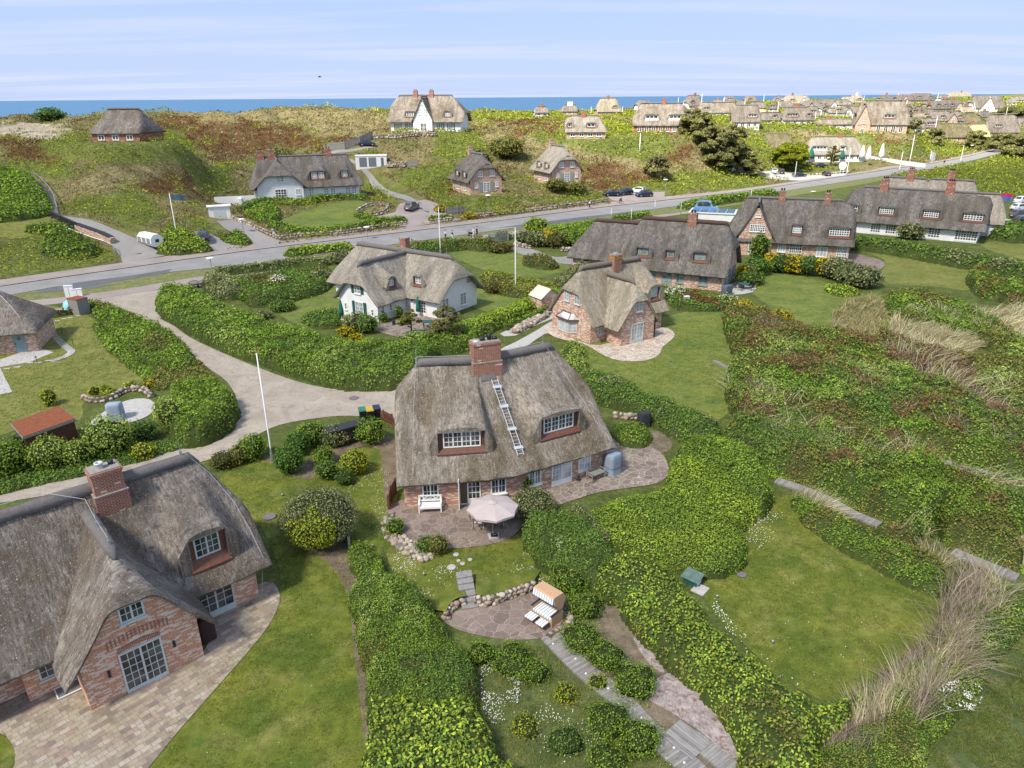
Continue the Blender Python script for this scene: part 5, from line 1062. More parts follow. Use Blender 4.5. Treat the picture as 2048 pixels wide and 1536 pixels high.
VILL = [
 (1071,1096,216,233,'tiny thatched cottage with red chimney, first of the row on the sea horizon','plaster','thatch_tan',10,(),(),(.6,),.8),
 (1125,1153,212,230,'grey thatched cottage with two white chimneys near the sea horizon','brick_beige' if 0 else 'brick_main','thatch_grey',-10,(),(),(.4,.6),.6),
 (1197,1240,200,233,'sandy two-tone thatched house standing against the blue sea','brick_main','thatch_sand',5,(),((.75,2.4),),(.5,),.8),
 (1276,1308,204,222,'thatched house with white gable walls behind the balcony house roof','plaster','thatch_grey',15,(),((.5,3),),(),.4),
 (1308,1346,196,214,'thatched roof with red chimney peeping above the balcony house','plaster','thatch_sand',-10,(),(),(.7,),.6),
 (1374,1409,194,219,'stepped thatched cottage just left of the green mound','plaster','thatch_grey',20,(),((.3,2),),(.6,),.6),
 (1411,1435,189,201,'round thatched house on top of the green mound at the horizon','plaster','thatch_sand',0,(),((.75,3),),(),1.0),
 (1447,1468,195,208,'small thatched cottage with white window band right of the green mound','plaster','thatch_grey',-15,(),((.6,4),),(),.5),
 (1476,1490,204,214,'tiny hipped thatched hut right of the green mound','plaster','thatch_grey',0,(),(),(),1.0),
 (1491,1514,194,207,'thatched cottage on the horizon behind a white flagpole','brick_main','thatch_grey',8,(),((.4,2),),(),.6),
 (1502,1531,206,222,'round thatched roof with a white swept eave in the dunes','plaster','thatch_grey',0,(),(),(),1.0),
 (1504,1531,220,237,'freshly thatched golden roof below the round grey one','brick_main','thatch_new',0,(),(),(),.7),
 (1401,1470,208,233,'long pale thatched roof seen above the left pine tops','plaster','thatch_tan',-6,(),((.2,3),),(),.5),
 (1465,1516,214,256,'tall tan thatched house with dark dormer right of the pine tops','plaster','thatch_grey',-12,(),((.72,3.5),),(),.5),
 (1520,1567,228,248,'low thatched house with a single eyebrow dormer','plaster','thatch_grey',0,(),((.6,2),),(),.8),
 (1570,1622,218,250,'grey thatched house with a white balcony band and twin turrets','plaster','thatch_grey',0,(),((.3,5),(.85,2)),(.5,),.8),
 (1522,1582,271,305,'small mossy thatched house half hidden by the round yellow-green tree','plaster','thatch_moss',-12,(),(),(),.9),
 (1573,1616,193,213,'thatched house with a tall white gable on the horizon','plaster','thatch_sand',0,((.72,4.5,'w'),),((.3,3),),(.35,),.5),
 (1608,1642,203,222,'thatched house with a brick gable below the white-gabled one','brick_main','thatch_grey',10,((.35,4.5,'b'),),(),(),.4),
 (1560,1584,205,219,'low thatched cottage with cream walls left in the horizon row','plaster','thatch_grey',0,(),(),(),.7),
 (1611,1636,216,237,'dark thatched brick house with white upstairs windows','brick_red','thatch_grey',0,(),((.5,4),),(),.6),
 (1640,1658,199,212,'small dark thatched cottage between white-gabled houses','brick_main','thatch_dark',0,(),(),(),.5),
 (1650,1701,202,217,'long thatched house with a white arched gable','plaster','thatch_grey',0,((.35,3.6,'w'),(.85,3.6,'w')),((.6,2),),(),.4),
 (1660,1688,219,232,'pale thatched bungalow with white dormer on the green slope','plaster','thatch_tan',0,(),((.6,3),),(),.7),
 (1690,1724,215,232,'thatched house with two rounded white gables','plaster','thatch_grey',0,((.2,4,'w'),(.8,5,'w')),(),(),.3),
 (1701,1728,192,211,'sandy pyramid-roofed thatched house with a white chimney','plaster','thatch_sand',0,(),((.6,3),),(.5,),1.0),
 (1686,1702,196,203,'tiny golden thatched roof on the horizon beside the pyramid roof','plaster','thatch_sand',0,(),(),(),.8),
 (1640,1715,241,257,'low pale thatched roofs in a hollow before the knoll house','plaster','thatch_tan',-4,(),(),(.3,),.7),
 (1752,1802,201,217,'long thatched house with a wide white window band','plaster','thatch_grey',0,(),((.6,12),),(),.6),
 (1797,1825,190,206,'dark thatched house with a pink brick gable near the horizon','brick_pink','thatch_dark',0,((.45,4.5,'b'),),(),(),.4),
 (1825,1864,189,206,'long dark thatched house with two white dormers near the horizon','brick_main','thatch_dark',0,(),((.35,4),(.85,2.4)),(),.4),
 (1866,1896,203,224,'dark thatched house, left of the twin dark houses','brick_main','thatch_dark',0,(),((.35,2),(.75,2)),(.8,),.4),
 (1896,1921,202,224,'dark thatched house with a tan gable, right of the twin dark houses','brick_pink','thatch_dark',0,((.75,4.5,'b'),),((.3,2),),(.4,),.4),
 (1901,1940,186,197,'long low house breaking the sea horizon on the far right','plaster','thatch_sand',0,(),(),(.6,),.6),
 (1950,2002,193,226,'steep thatched house with a huge white gable','plaster','thatch_grey',0,((.45,9,'w'),),(),(),.4),
 (2028,2060,195,204,'flat distant house at the right edge near the horizon','plaster','thatch_tan',0,(),(),(),.5),
 (1870,1922,225,249,'thatched house with a pointed pink brick gable','brick_pink','thatch_grey',0,((.62,5,'b'),),((.3,2.5),(.88,2.5)),(),.4),
 (1842,1878,240,262,'low red-brick thatched house with a white arched dormer','brick_red','thatch_grey',-5,(),((.55,5),),(),.8),
 (1917,1962,231,253,'mossy hipped roof behind the large mossy house','brick_main','thatch_moss',0,(),(),(),.9),
 (1871,1944,251,284,'large mossy thatched house with dark veranda by the road bend','brick_main','thatch_moss',-5,(),(),(.95,),.8),
 (1942,1976,251,282,'red-brick house with fresh yellow thatch by the road bend','brick_red','thatch_new',6,(),((.4,3),),(),.5),
 (1975,2030,232,278,'grey thatched house with eyebrow dormer and brick upper wall','brick_red','thatch_grey',-8,(),((.35,3.5),),(),.5),
 (1811,1825,216,238,'narrow dark thatched house with brick gable end','brick_main','thatch_dark',30,(),((.5,2),),(),.4),
 (1812,1846,239,264,'thatched house right behind the knoll house','plaster','thatch_grey',-20,(),(),(),.7),
 (2036,2066,238,258,'grey thatched house cut by the right edge','brick_main','thatch_grey',0,(),((.4,2),),(),.6),
 (1536,1556,212,224,'weathered thatched roof left of the low eyebrow house','plaster','thatch_dark',-20,(),((.4,3),),(.5,),0.4),
 (1546,1566,196,207,'pale thatched roof on the horizon left of the white-gabled house','plaster','thatch_grey',-20,(),((.4,3),),(.5,),0.4),
 (1590,1612,214,226,'brown thatched roof above the balcony-band house','plaster','thatch_dark',0,(),(),(),0.6),
 (1642,1664,214,226,'grey thatched roof right of the white upstairs windows house','plaster','thatch_grey',15,(),((.4,3),),(.5,),0.4),
 (1664,1684,200,210,'sandy thatched roof behind the long house with the arched gable','plaster','thatch_dark',0,(),((.4,3),),(),0.9),
 (1720,1748,226,242,'mottled thatched roof directly left of the knoll house roof','brick_main','thatch_sand',15,(),(),(),0.4),
 (1730,1752,206,218,'dull thatched roof on the slope above the knoll house','brick_main','thatch_dark',-20,(),((.4,3),),(),0.6),
 (1764,1792,192,203,'bleached thatched roof on the horizon above the white-band house','brick_pink','thatch_dark',15,(),(),(.5,),0.6),
 (1828,1846,212,226,'dark-ridged thatched roof below the long two-dormer house','brick_pink','thatch_dark',0,(),((.4,3),),(),0.4),
 (1846,1866,220,234,'squat thatched roof left of the twin dark houses, lower one','brick_main','thatch_dark',-20,(),(),(),0.6),
 (1852,1872,206,216,'weathered thatched roof left of the twin dark houses, upper one','brick_pink','thatch_dark',15,(),((.4,3),),(.5,),0.4),
 (1900,1924,236,248,'pale thatched roof right behind the pink gable house','brick_pink','thatch_grey',-20,(),((.4,3),),(),0.9),
 (1924,1946,216,230,'brown thatched roof between the twin dark and huge-gable houses','brick_pink','thatch_sand',0,(),(),(.5,),0.6),
 (1960,1985,226,240,'grey thatched roof in front of the huge white gable','brick_pink','thatch_dark',15,(),(),(.5,),0.4),
 (1990,2014,212,226,'sandy thatched roof right of the huge white gable','plaster','thatch_grey',0,(),(),(),0.6),
 (2008,2036,222,238,'mottled thatched roof near the right edge before the dark copse','plaster','thatch_dark',0,(),(),(),0.6),
 (1350,1372,214,226,'dull thatched roof between balcony house and stepped cottage','brick_pink','thatch_grey',0,(),((.4,3),),(),0.6),
 (1440,1462,208,220,'bleached thatched roof behind the tall pine tops','brick_main','thatch_dark',-20,(),((.4,3),),(),0.6),
 (1990,2012,252,268,'dark-ridged thatched roof above the white garage by the road bend','brick_pink','thatch_grey',0,(),((.4,3),),(),0.6),
 (1958,1978,200,210,'squat thatched roof on the horizon left of the huge white gable','brick_main','thatch_grey',0,(),(),(.5,),0.4),
 (1384,1400,224,234,'tan thatched roof between the low long roof and the stepped cottage','brick_pink','thatch_tan',0,(),(),(.5,),0.5),
 (1424,1444,202,212,'umber thatched roof just below the round mound house','plaster','thatch_tan',-20,(),(),(.5,),0.9),
 (1538,1556,236,246,'slate-grey thatched roof tucked behind the eyebrow house','plaster','thatch_dark',15,(),(),(),0.9),
 (1600,1618,196,206,'faded thatched roof on the horizon right of the white-gabled house','plaster','thatch_tan',0,(),(),(.5,),0.5),
 (1626,1644,226,238,'straw-topped thatched roof below the dark brick house with upstairs windows','plaster','thatch_grey',-20,(),(),(),0.5),
 (1676,1698,205,215,'ash-grey thatched roof behind the rounded white gables','plaster','thatch_tan',0,(),(),(),0.9),
 (1748,1768,212,224,'moss-edged thatched roof left of the long white-band house','plaster','thatch_tan',-20,(),(),(.5,),0.5),
 (1806,1822,204,214,'tan thatched roof below the pink brick gable on the horizon','brick_pink','thatch_grey',0,(),(),(.5,),0.9),
 (1880,1900,192,202,'umber thatched roof right of the long two-dormer house on the horizon','plaster','thatch_grey',15,(),(),(),0.9),
 (1930,1950,204,214,'slate-grey thatched roof left of the huge white gable, higher up','plaster','thatch_dark',0,(),(),(),0.5),
 (1905,1925,256,268,'faded thatched roof right of the large mossy house ridge','plaster','thatch_dark',15,(),(),(),0.5),
 (2014,2032,200,210,'straw-topped thatched roof on the horizon right of the huge white gable','plaster','thatch_tan',-20,(),(),(),0.9),
 (1985,2005,236,250,'ash-grey thatched roof behind the eyebrow dormer house by the bend','plaster','thatch_grey',-20,(),(),(),0.5),
 (1828,1844,228,240,'moss-edged thatched roof in front of the narrow brick-gabled house','brick_pink','thatch_tan',-20,(),(),(.5,),0.5),
]
for (x0,x1,yt,yb,lab,wl,rf,yw,gb,dm,chm,hp) in VILL:dist_house(x0-(x1-x0)*.08,x1+(x1-x0)*.08,yt-2.5,yb,lab,wl,rf,yw,None,hip=hp,gables=gb,dorms=dm,chim=chm,wins=4 if x1-x0 > 30 else 2,cm='plaster' if 'white chimney' in lab else 'brick_red')
# ================================================================ planting
def unit(v):return v/np.maximum(np.linalg.norm(v,axis=1,keepdims=True),1e-9)
class Leaves:
 def __init__(s):s.V = [];s.F = [];s.C = [];s.n = 0
 def add(s,P,Nn,size,col,asp=.62,rng=RNG):
  n = len(P)
  if not n:return
  Nn = unit(Nn);a = unit(np.cross(Nn,rng.normal(size=(n,3))));b = np.cross(Nn,a);sz = np.broadcast_to(np.asarray(size,float),(n,))[:,None]*.5
  q = np.stack([P-a*sz,P-b*sz*asp+Nn*sz*.22,P+a*sz,P+b*sz*asp+Nn*sz*.22],1)
  s.V.append(q.reshape(-1,3));s.F.append(np.arange(4*n).reshape(n,4)+s.n);s.C.append(np.repeat(col,4,0));s.n += 4*n
 def blades(s,P,D,L_,w,col,bend=.35,rng=RNG):
  """grass blades: a tapering strip of two quads bent over"""
  n = len(P)
  if not n:return
  L_ = np.broadcast_to(np.asarray(L_,float),(n,))[:,None];D = unit(D);side = unit(np.cross(D,rng.normal(size=(n,3))))*np.broadcast_to(np.asarray(w,float),(n,))[:,None]*.5
  mid = P+D*L_*.55;hor = D.copy();hor[:,2] = 0;tip = P+D*L_*.95+hor*L_*bend;tip[:,2] -= (L_[:,0]*bend*.35)
  q = np.stack([P-side,P+side,mid+side*.8,mid-side*.8,tip+side*.15,tip-side*.15],1);s.V.append(q.reshape(-1,3));b = (np.arange(n)*6)[:,None]+s.n
  s.F.append(np.concatenate([b+np.array([[0,1,2,3]]),b+np.array([[3,2,4,5]])],0));s.C.append(np.repeat(col,6,0));s.n += 6*n
 def build(s,name,parent=None,mat=None,origin=None):
  V = np.concatenate(s.V);F = np.concatenate(s.F);C_ = np.concatenate(s.C)
  if origin is not None:V = V-np.array(origin)
  return npmesh(name,V,F,mat or M['leaf'],col=np.clip(C_,.002,1),parent=parent)
def lsize(d,k=2.0,lo=.075):return np.maximum(lo,k*np.asarray(d)/710)
def tints(n,cols,var=.2,rng=RNG):
 c = np.array(cols,float);i = rng.integers(0,len(c),n);j = rng.integers(0,len(c),n);t = rng.random(n)[:,None]
 return (c[i]*(1-t)+c[j]*t)*np.exp(rng.normal(size=(n,1))*var)
def worley(x,y,cell,seed=0):
 gx = np.floor(x/cell);gy = np.floor(y/cell);best = np.full(x.shape,9.0);idv = np.zeros(x.shape)
 for i in (-1,0,1):
  for j in (-1,0,1):
   cx = gx+i;cy = gy+j;px = (cx+.15+.7*_h(cx,cy,seed))*cell;py = (cy+.15+.7*_h(cx,cy,seed+5))*cell;d = np.hypot(x-px,y-py)/cell;m = d < best
   best = np.where(m,d,best);idv = np.where(m,_h(cx,cy,seed+9),idv)
 return best,idv
PAL = {
 'rose':[(0.120,0.221,0.033),(0.196,0.298,0.039),(0.286,0.383,0.046)],
 'rose_dark':[(0.078,0.163,0.039),(0.149,0.235,0.046),(0.215,0.316,0.051)],
 'bright':[(0.212,0.320,0.035),(0.307,0.422,0.045),(0.385,0.473,0.054)],
 'lime':[(0.302,0.350,0.035),(0.452,0.461,0.044),(0.208,0.272,0.035)],
 'knot':[(0.216,0.311,0.048),(0.320,0.418,0.053),(0.451,0.502,0.057),(0.131,0.217,0.046)],
 'willow':[(0.199,0.292,0.058),(0.297,0.379,0.075),(0.402,0.478,0.105)],
 'varieg':[(0.257,0.269,0.117),(0.396,0.392,0.191),(0.165,0.196,0.074),(0.128,0.135,0.069)],
 'dark':[(0.050,0.116,0.041),(0.097,0.186,0.043),(0.154,0.244,0.048)],
 'box':[(0.070,0.170,0.035),(0.121,0.241,0.037),(0.156,0.281,0.043)],
 'yellow':[(0.550,0.400,0.010),(0.620,0.480,0.020),(0.200,0.200,0.020)],
  'pine':[(.17,.18,.06),(.23,.23,.08),(.30,.28,.12)],'pinex':[(0.057,0.079,0.036),(0.106,0.124,0.044),(0.164,0.151,0.055)],
 'bronze':[(0.170,0.121,0.044),(0.239,0.210,0.049),(0.102,0.129,0.038)],
 'brown':[(0.221,0.121,0.055),(0.290,0.178,0.071),(0.136,0.098,0.044)],
 'heath':[(0.085,0.035,0.016),(0.130,0.055,0.025),(0.065,0.045,0.018),(0.170,0.085,0.035)],
 'marram':[(.34,.28,.15),(.27,.22,.10),(.20,.19,.07),(.42,.36,.22)],
 'olive':[(0.211,0.204,0.052),(0.297,0.265,0.058),(0.148,0.158,0.047)],
 'blossom':[(0.750,0.750,0.660),(0.620,0.660,0.450)],
 'rusty':[(0.204,0.089,0.038),(0.273,0.129,0.049),(0.153,0.113,0.038)],
 'reed':[(0.500,0.440,0.290),(0.600,0.540,0.380),(0.420,0.360,0.200),(0.330,0.310,0.130)],
 'greyreed':[(0.300,0.230,0.190),(0.240,0.180,0.130),(0.380,0.310,0.240)]
}
def nearp(x,y,z):
 g_ = gz(x,y,z) if y > 300 else (0,1e6);ry = np.interp(g_[0],[a[0] for a in ROADL],[a[1] for a in ROADL])
 return tuple(g_) if g_[1] < ry-2 else tuple(at(x,y))[:2]
def mound_field(poly,h,ew,cell,rough,seed=0,flat=.0):
 def f(X,Y):
  ins = inpoly(X,Y,poly);e = segdist(X,Y,poly)+(vnoise(X*1.7,Y*1.7,seed)-.5)*min(ew,.6);e = np.where(ins,e,-1)
  env = np.sqrt(np.clip(1-(1-np.clip(e/ew,0,1))**2,0,1));w_,idv = worley(X+vnoise(X,Y,seed+2)*.5,Y,cell,seed)
  w2_,id2 = worley(X+3.3,Y-1.7+vnoise(X*1.5,Y*1.5,seed+3)*.3,cell*.42,seed+21);dome = np.sqrt(np.clip(1-(w_*1.12)**2,0,1))*.72+.28*np.sqrt(np.clip(1-(w2_*1.2)**2,0,1));idv = idv*.65+id2*.35;z = h*env*((1-rough)+rough*dome*(.75+.5*idv))*(1+.55*(fbm(X/4.5,Y/4.5,seed+7,2)-.5)*(1 if rough > .15 else .3));return np.where(ins & (e > 0),z,-1),idv
 return f
WALKS = [[tuple(gz(*q)) for q in w_] for w_ in ([(1552,962),(1600,978),(1650,998),(1710,1032),(1760,1052)],[(1905,1105),(1960,1128),(2035,1158)],[(1828,903),(1900,930),(1955,948),(2000,955),(2048,972),(2110,992)])]
def mound(name,poly,h,cols,label=None,cat=None,group=None,kind=None,px=True,ew=.9,cell=None,rough=.66,dens=3.2,leaf=None,seed=None,smooth=3,top=None,zfix=None,core=(.065,.09,.022),spread=1.0,extra=None,parent=None,part='leaves'):
 """a planted mass: a dark twiggy core under a coat of single leaves"""
 seed = seed if seed is not None else int(RNG.integers(1,9999))
 if px:
  w = [nearp(x,y,h*.45) for x,y in poly]
 else:w = [tuple(p) for p in poly]
 if smooth:w = smoothline(w,smooth,True)
 xs = np.array([p[0] for p in w]);ys = np.array([p[1] for p in w]);x0,x1,y0,y1 = xs.min(),xs.max(),ys.min(),ys.max();cx,cy = xs.mean(),ys.mean();d = hypot(cx,cy);dmin = max(18,np.hypot(xs,ys).min())
 cell = cell or max(1.0,d*.019)
 f0 = mound_field(w,h,ew,cell,rough,seed);WK = [wk for wk in WALKS if min(hypot(a-cx,b-cy) for a,b in wk) < 40] if cx > 5 and cy < 70 else []
 def f(X,Y):
  Z,i_ = f0(X,Y)
  for wk in WK:k_ = sstep(.75,1.7,segdist(X,Y+.5,wk,False));Z = np.where(k_ < .03,-1,Z*k_)
  return Z,i_
 base = (lambda X,Y:T(X,Y)) if zfix is None else (lambda X,Y:np.zeros_like(X)+zfix)
 sz = lsize(max(dmin*1.1,d*.8)) if leaf is None else max(leaf,1.3*d/710)
 area = (x1-x0)*(y1-y0);n = int(area*dens/(sz*sz)*2.2);n = min(n,3000000)
 X = RNG.uniform(x0,x1,n);Y = RNG.uniform(y0,y1,n);k = inpoly(X,Y,w);X = X[k];Y = Y[k];n = len(X)
 if n > 1100000:X = X[:1100000];Y = Y[:1100000];n = len(X)
 Z,idv = f(X,Y);e = .06;Zx,_ = f(X+e,Y);Zy,_ = f(X,Y+e);ok = (Z > .02)
 gxx = np.where(Zx > 0,(Zx-Z)/e,-np.sign(.5)*3);gyy = np.where(Zy > 0,(Zy-Z)/e,3.0);gxx = np.clip(gxx,-4,4);gyy = np.clip(gyy,-4,4)
 wgt = np.sqrt(1+gxx**2+gyy**2)/4.2;ok &= RNG.random(n) < np.where(wgt > .4,wgt*2.6,wgt*1.6)
 dd = np.hypot(X,Y);loc = lsize(dd) if leaf is None else np.maximum(leaf,1.3*dd/710);ok &= RNG.random(n) < np.clip((sz/loc)**2,0,1)
 X,Y,Z,idv,gxx,gyy,loc = X[ok],Y[ok],Z[ok],idv[ok],gxx[ok],gyy[ok],loc[ok];m = len(X)
 if m < 5:return None
 N_ = np.stack([-gxx,-gyy,np.ones(m)],1);N_ = unit(N_);N_ = N_+RNG.normal(size=(m,3))*.45;st_ = np.hypot(gxx,gyy) > 1.3;dz = np.where(st_,Z*RNG.random(m)**1.3*.9,RNG.random(m)**2*.35*min(h,1.2));P = np.stack([X,Y,base(X,Y)+Z*(1.0)-dz+.03*RNG.normal(size=m)],1);P[:,2] = np.maximum(P[:,2],base(X,Y)+.02)
 P += unit(N_)*(.10*spread*RNG.random(m))[:,None]*max(1,h*.6)
 c = tints(m,PAL[cols] if isinstance(cols,str) else cols);c = c*(.70+.60*idv[:,None])
 if rough > .3 and h > .5:
  hole = fbm(X*1.1+seed,Y*1.1,seed+31,3);k = (hole > .36) | (RNG.random(m) < .35);tall = (RNG.random(m) < .07) & (hole > .5);P[tall,2] += RNG.random(int(tall.sum()))*.3*min(h,1.4)
  X,Y,Z,idv,P,N_,loc,c = X[k],Y[k],Z[k],idv[k],P[k],N_[k],loc[k],c[k];m = len(X)
 for ei,(pal2,fr,sc) in enumerate([extra] if isinstance(extra,tuple) else extra or []):   # (palette, fraction, clump scale)
  seed += 13*ei;k = (fbm(X/sc,Y/sc,seed+50,3)+RNG.normal(size=m)*.05) > np.quantile(fbm(X/sc,Y/sc,seed+50,3),1-fr);c[k] = tints(int(k.sum()),PAL[pal2])
 L_ = Leaves();L_.add(P,N_,loc*(.75+.6*RNG.random(m)),c)
 g = max(.13 if area < 260 else .22,min(.8,d*.0045));gx = np.arange(x0,x1+g,g);gy = np.arange(y0,y1+g,g);ax,ay = np.meshgrid(gx,gy);z,_ = f(ax,ay);bz = base(ax,ay);nx = len(gx);ins = (z > .02)
 V = np.stack([ax,ay,bz+np.where(ins,z*.84-.06,-.1)],-1).reshape(-1,3);iy,ix = np.nonzero(ins[:-1,:-1] | ins[1:,:-1] | ins[:-1,1:] | ins[1:,1:]);a = iy*nx+ix;F = np.stack([a,a+1,a+nx+1,a+nx],1)
 used,inv = np.unique(F,return_inverse=True);V = V[used];F = inv.reshape(F.shape);b = L_.n;L_.V.append(V);L_.F.append(F+b);L_.C.append(np.tile(np.array(core),(len(V),1))*(0.7+.6*RNG.random((len(V),1))));L_.n += len(V)
 org = (cx,cy,float(base(np.array(cx),np.array(cy)))) if parent is None else (0,0,0)
 if parent is not None:org = tuple(parent.location)
 o = L_.build(name,parent=parent,origin=org);
 if parent is None:o.location = org
 return tag(o,label,cat,group,kind)
def shrub(name,px,py,r,h,cols,label,cat='shrub',group=None,z=None,leaf=None,squash=1.0,dens=3.0,lump=.34,cut=.15,extra=None,D=None,stem=True,fuzz=.10,core=(.04,.055,.015)):
 """one rounded bush with its foot at a picture position; r, h in metres"""
 p = Vector(gd(px,py,D)) if D else at(px,py)
 if D:p.z = float(T(p.x,p.y))
 d = hypot(p.x,p.y);sz = float(lsize(d)) if leaf is None else max(leaf,1.3*d/710);seed = int(RNG.integers(1,9999));area = 4*pi*((r*r+2*r*h/2)/3)*.9;n = int(area*dens/sz**2*.75)+60;n = min(n,60000)
 Nn = unit(RNG.normal(size=(n,3)));Nn = Nn[Nn[:,2] > -.75];n = len(Nn)
 lon = np.arctan2(Nn[:,1],Nn[:,0]);lat = Nn[:,2];lmp = 1+lump*2*(fbm(lon*1.6+seed,lat*2.4,seed,3)-.5)+lump*.8*(vnoise(lon*5+seed,lat*6,seed+1)-.5)
 rad = (1-RNG.random(n)**2*.22)*lmp;P = np.stack([Nn[:,0]*r*rad,Nn[:,1]*r*squash*rad,h/2+cut*h*.3+Nn[:,2]*h*.5*rad],1);ok = P[:,2] > .03;P = P[ok];Nn = Nn[ok];m = len(P)
 c = tints(m,PAL[cols] if isinstance(cols,str) else cols)
 if extra:pal2,fn = extra;k = fn(P/np.array([r,r,h]));c[k] = tints(int(k.sum()),PAL[pal2])
 root = empty(name,p,0,label,cat,group);L_ = Leaves();L_.add(P+RNG.normal(size=(m,3))*sz*.35+Nn*(fuzz*RNG.random(m))[:,None]*r,Nn+RNG.normal(size=(m,3))*.6,sz*(.75+.6*RNG.random(m)),c)
 nu,nv = 18,10;G = []
 for i in range(nv+1):
  th = pi*(i/nv);zz = cos(th);rr_ = sin(th)
  for k in range(nu):
   lo = 2*pi*k/nu;lo2 = lo if lo <= pi else lo-2*pi;l2 = 1+lump*2*(float(fbm(np.array(lo2*1.6+seed),np.array(zz*2.4),seed,3))-.5);G.append((cos(lo)*rr_*r*.86*l2,sin(lo)*rr_*r*squash*.86*l2,max(.02,h/2+cut*h*.3+zz*h*.43*l2)))
 F = [(i*nu+k,(i+1)*nu+k,(i+1)*nu+(k+1) % nu,i*nu+(k+1) % nu) for i in range(nv) for k in range(nu)];b = L_.n
 L_.V.append(np.array(G));L_.F.append(np.array(F)+b);L_.C.append(np.tile(np.array(core),(len(G),1)));L_.n += len(G)
 L_.build('crown',parent=root)
 if stem:
  mb = MB();
  for k in range(3):a = 2*pi*k/3+seed;mb.tube([(cos(a)*.12*r,sin(a)*.12*r,-.1),(cos(a)*.3*r,sin(a)*.3*r,h*.5)],[.05*r+.02,.03*r+.01],5)
  mb.build('stem',M['bark'],root)
 return root
def tree(name,px,py,D,h,r,cols,label,cat='tree',group=None,trunk_h=.25,clumps=26,flat=.75,leaf=None,dens=2.6,lean=(0,0),core=(.06,.065,.025),seed=None,pointy=0.0):
 p = Vector(gd(px,py,D)) if D else at(px,py)
 if D:p.z = float(T(p.x,p.y))
 d = hypot(p.x,p.y);sz = float(lsize(d,2.1)) if leaf is None else leaf;rg = np.random.default_rng(seed or int(RNG.integers(1,99999)));root = empty(name,p,0,label,cat,group);L_ = Leaves();mb = MB()
 tp = [(lean[0]*t*h*.2+rg.normal()*.05*h*t,lean[1]*t*h*.2,t*h*.86) for t in (0,.3,.6,1.0)];mb.tube([(tp[0][0],tp[0][1],-.3)]+tp,[.045*h,.04*h,.03*h,.02*h,.008*h],8)
 for k in range(clumps):
  t = (k+.5)/clumps;zz = h*(trunk_h+(1-trunk_h)*t*.92);prof = sqrt(max(0.02,1-((t-.35)/.68)**2)) if pointy < .5 else max(.12,1-t)**.8;a = rg.random()*2*pi;rr = r*prof*(.35+.6*sqrt(rg.random()));c = np.array([cos(a)*rr+lean[0]*t*h*.2,sin(a)*rr+lean[1]*t*h*.2,zz]);cr = r*(.24+.20*rg.random())*(1-.35*t);n = int(4*pi*cr*cr*dens/sz**2*.8)+25
  Nn = unit(rg.normal(size=(n,3)));Nn[:,2] = np.abs(Nn[:,2])*.9-.25*rg.random(n);P = c+Nn*np.array([cr,cr,cr*flat])*(.55+.45*rg.random((n,1))**.5);col = tints(n,PAL[cols] if isinstance(cols,str) else cols,rng=rg)*(.75+.5*rg.random())
  L_.add(P,Nn+rg.normal(size=(n,3))*.7,sz*(.7+.6*rg.random(n)),col,rng=rg);mb.tube([(tp[1][0]*t,tp[1][1]*t,zz*.75),tuple(c*np.array([.55,.55,1])-np.array([0,0,cr*.5])),tuple(c)],[.014*h,.009*h,.004*h],5)
  q = [];nu,nv = 8,5
  for i in range(nv+1):
   for j in range(nu):th = pi*i/nv;lo = 2*pi*j/nu;q.append(c+np.array([cos(lo)*sin(th)*cr*.62,sin(lo)*sin(th)*cr*.62,cos(th)*cr*.5*flat]))
  F = [(i*nu+j,(i+1)*nu+j,(i+1)*nu+(j+1) % nu,i*nu+(j+1) % nu) for i in range(nv) for j in range(nu)];L_.V.append(np.array(q));L_.F.append(np.array(F)+L_.n);L_.C.append(np.tile(np.array(core),(len(q),1)));L_.n += len(q)
 mb.build('trunk',M['bark'],root,smooth=True);L_.build('crown',parent=root);return root
def hedge(path,wd,h,cols,label,px=True,cat='hedge',group=None,**k):
 w = [nearp(x,y,h*.4) for x,y in path] if px else path;w = smoothline(w,3);Lf = [];Rt = []
 for i,p in enumerate(w):
  a = Vector(w[max(i-1,0)]);b = Vector(w[min(i+1,len(w)-1)]);dv = (b-a).normalized();Lf.append((p[0]-dv.y*wd/2,p[1]+dv.x*wd/2));Rt.append((p[0]+dv.y*wd/2,p[1]-dv.x*wd/2))
 k.setdefault('ew',wd*.3);k.setdefault('rough',.2);k.setdefault('cell',1.0)
 return mound(k.pop('name','hedge'),Lf+Rt[::-1],h,cols,label,cat,group,px=False,smooth=0,**k)
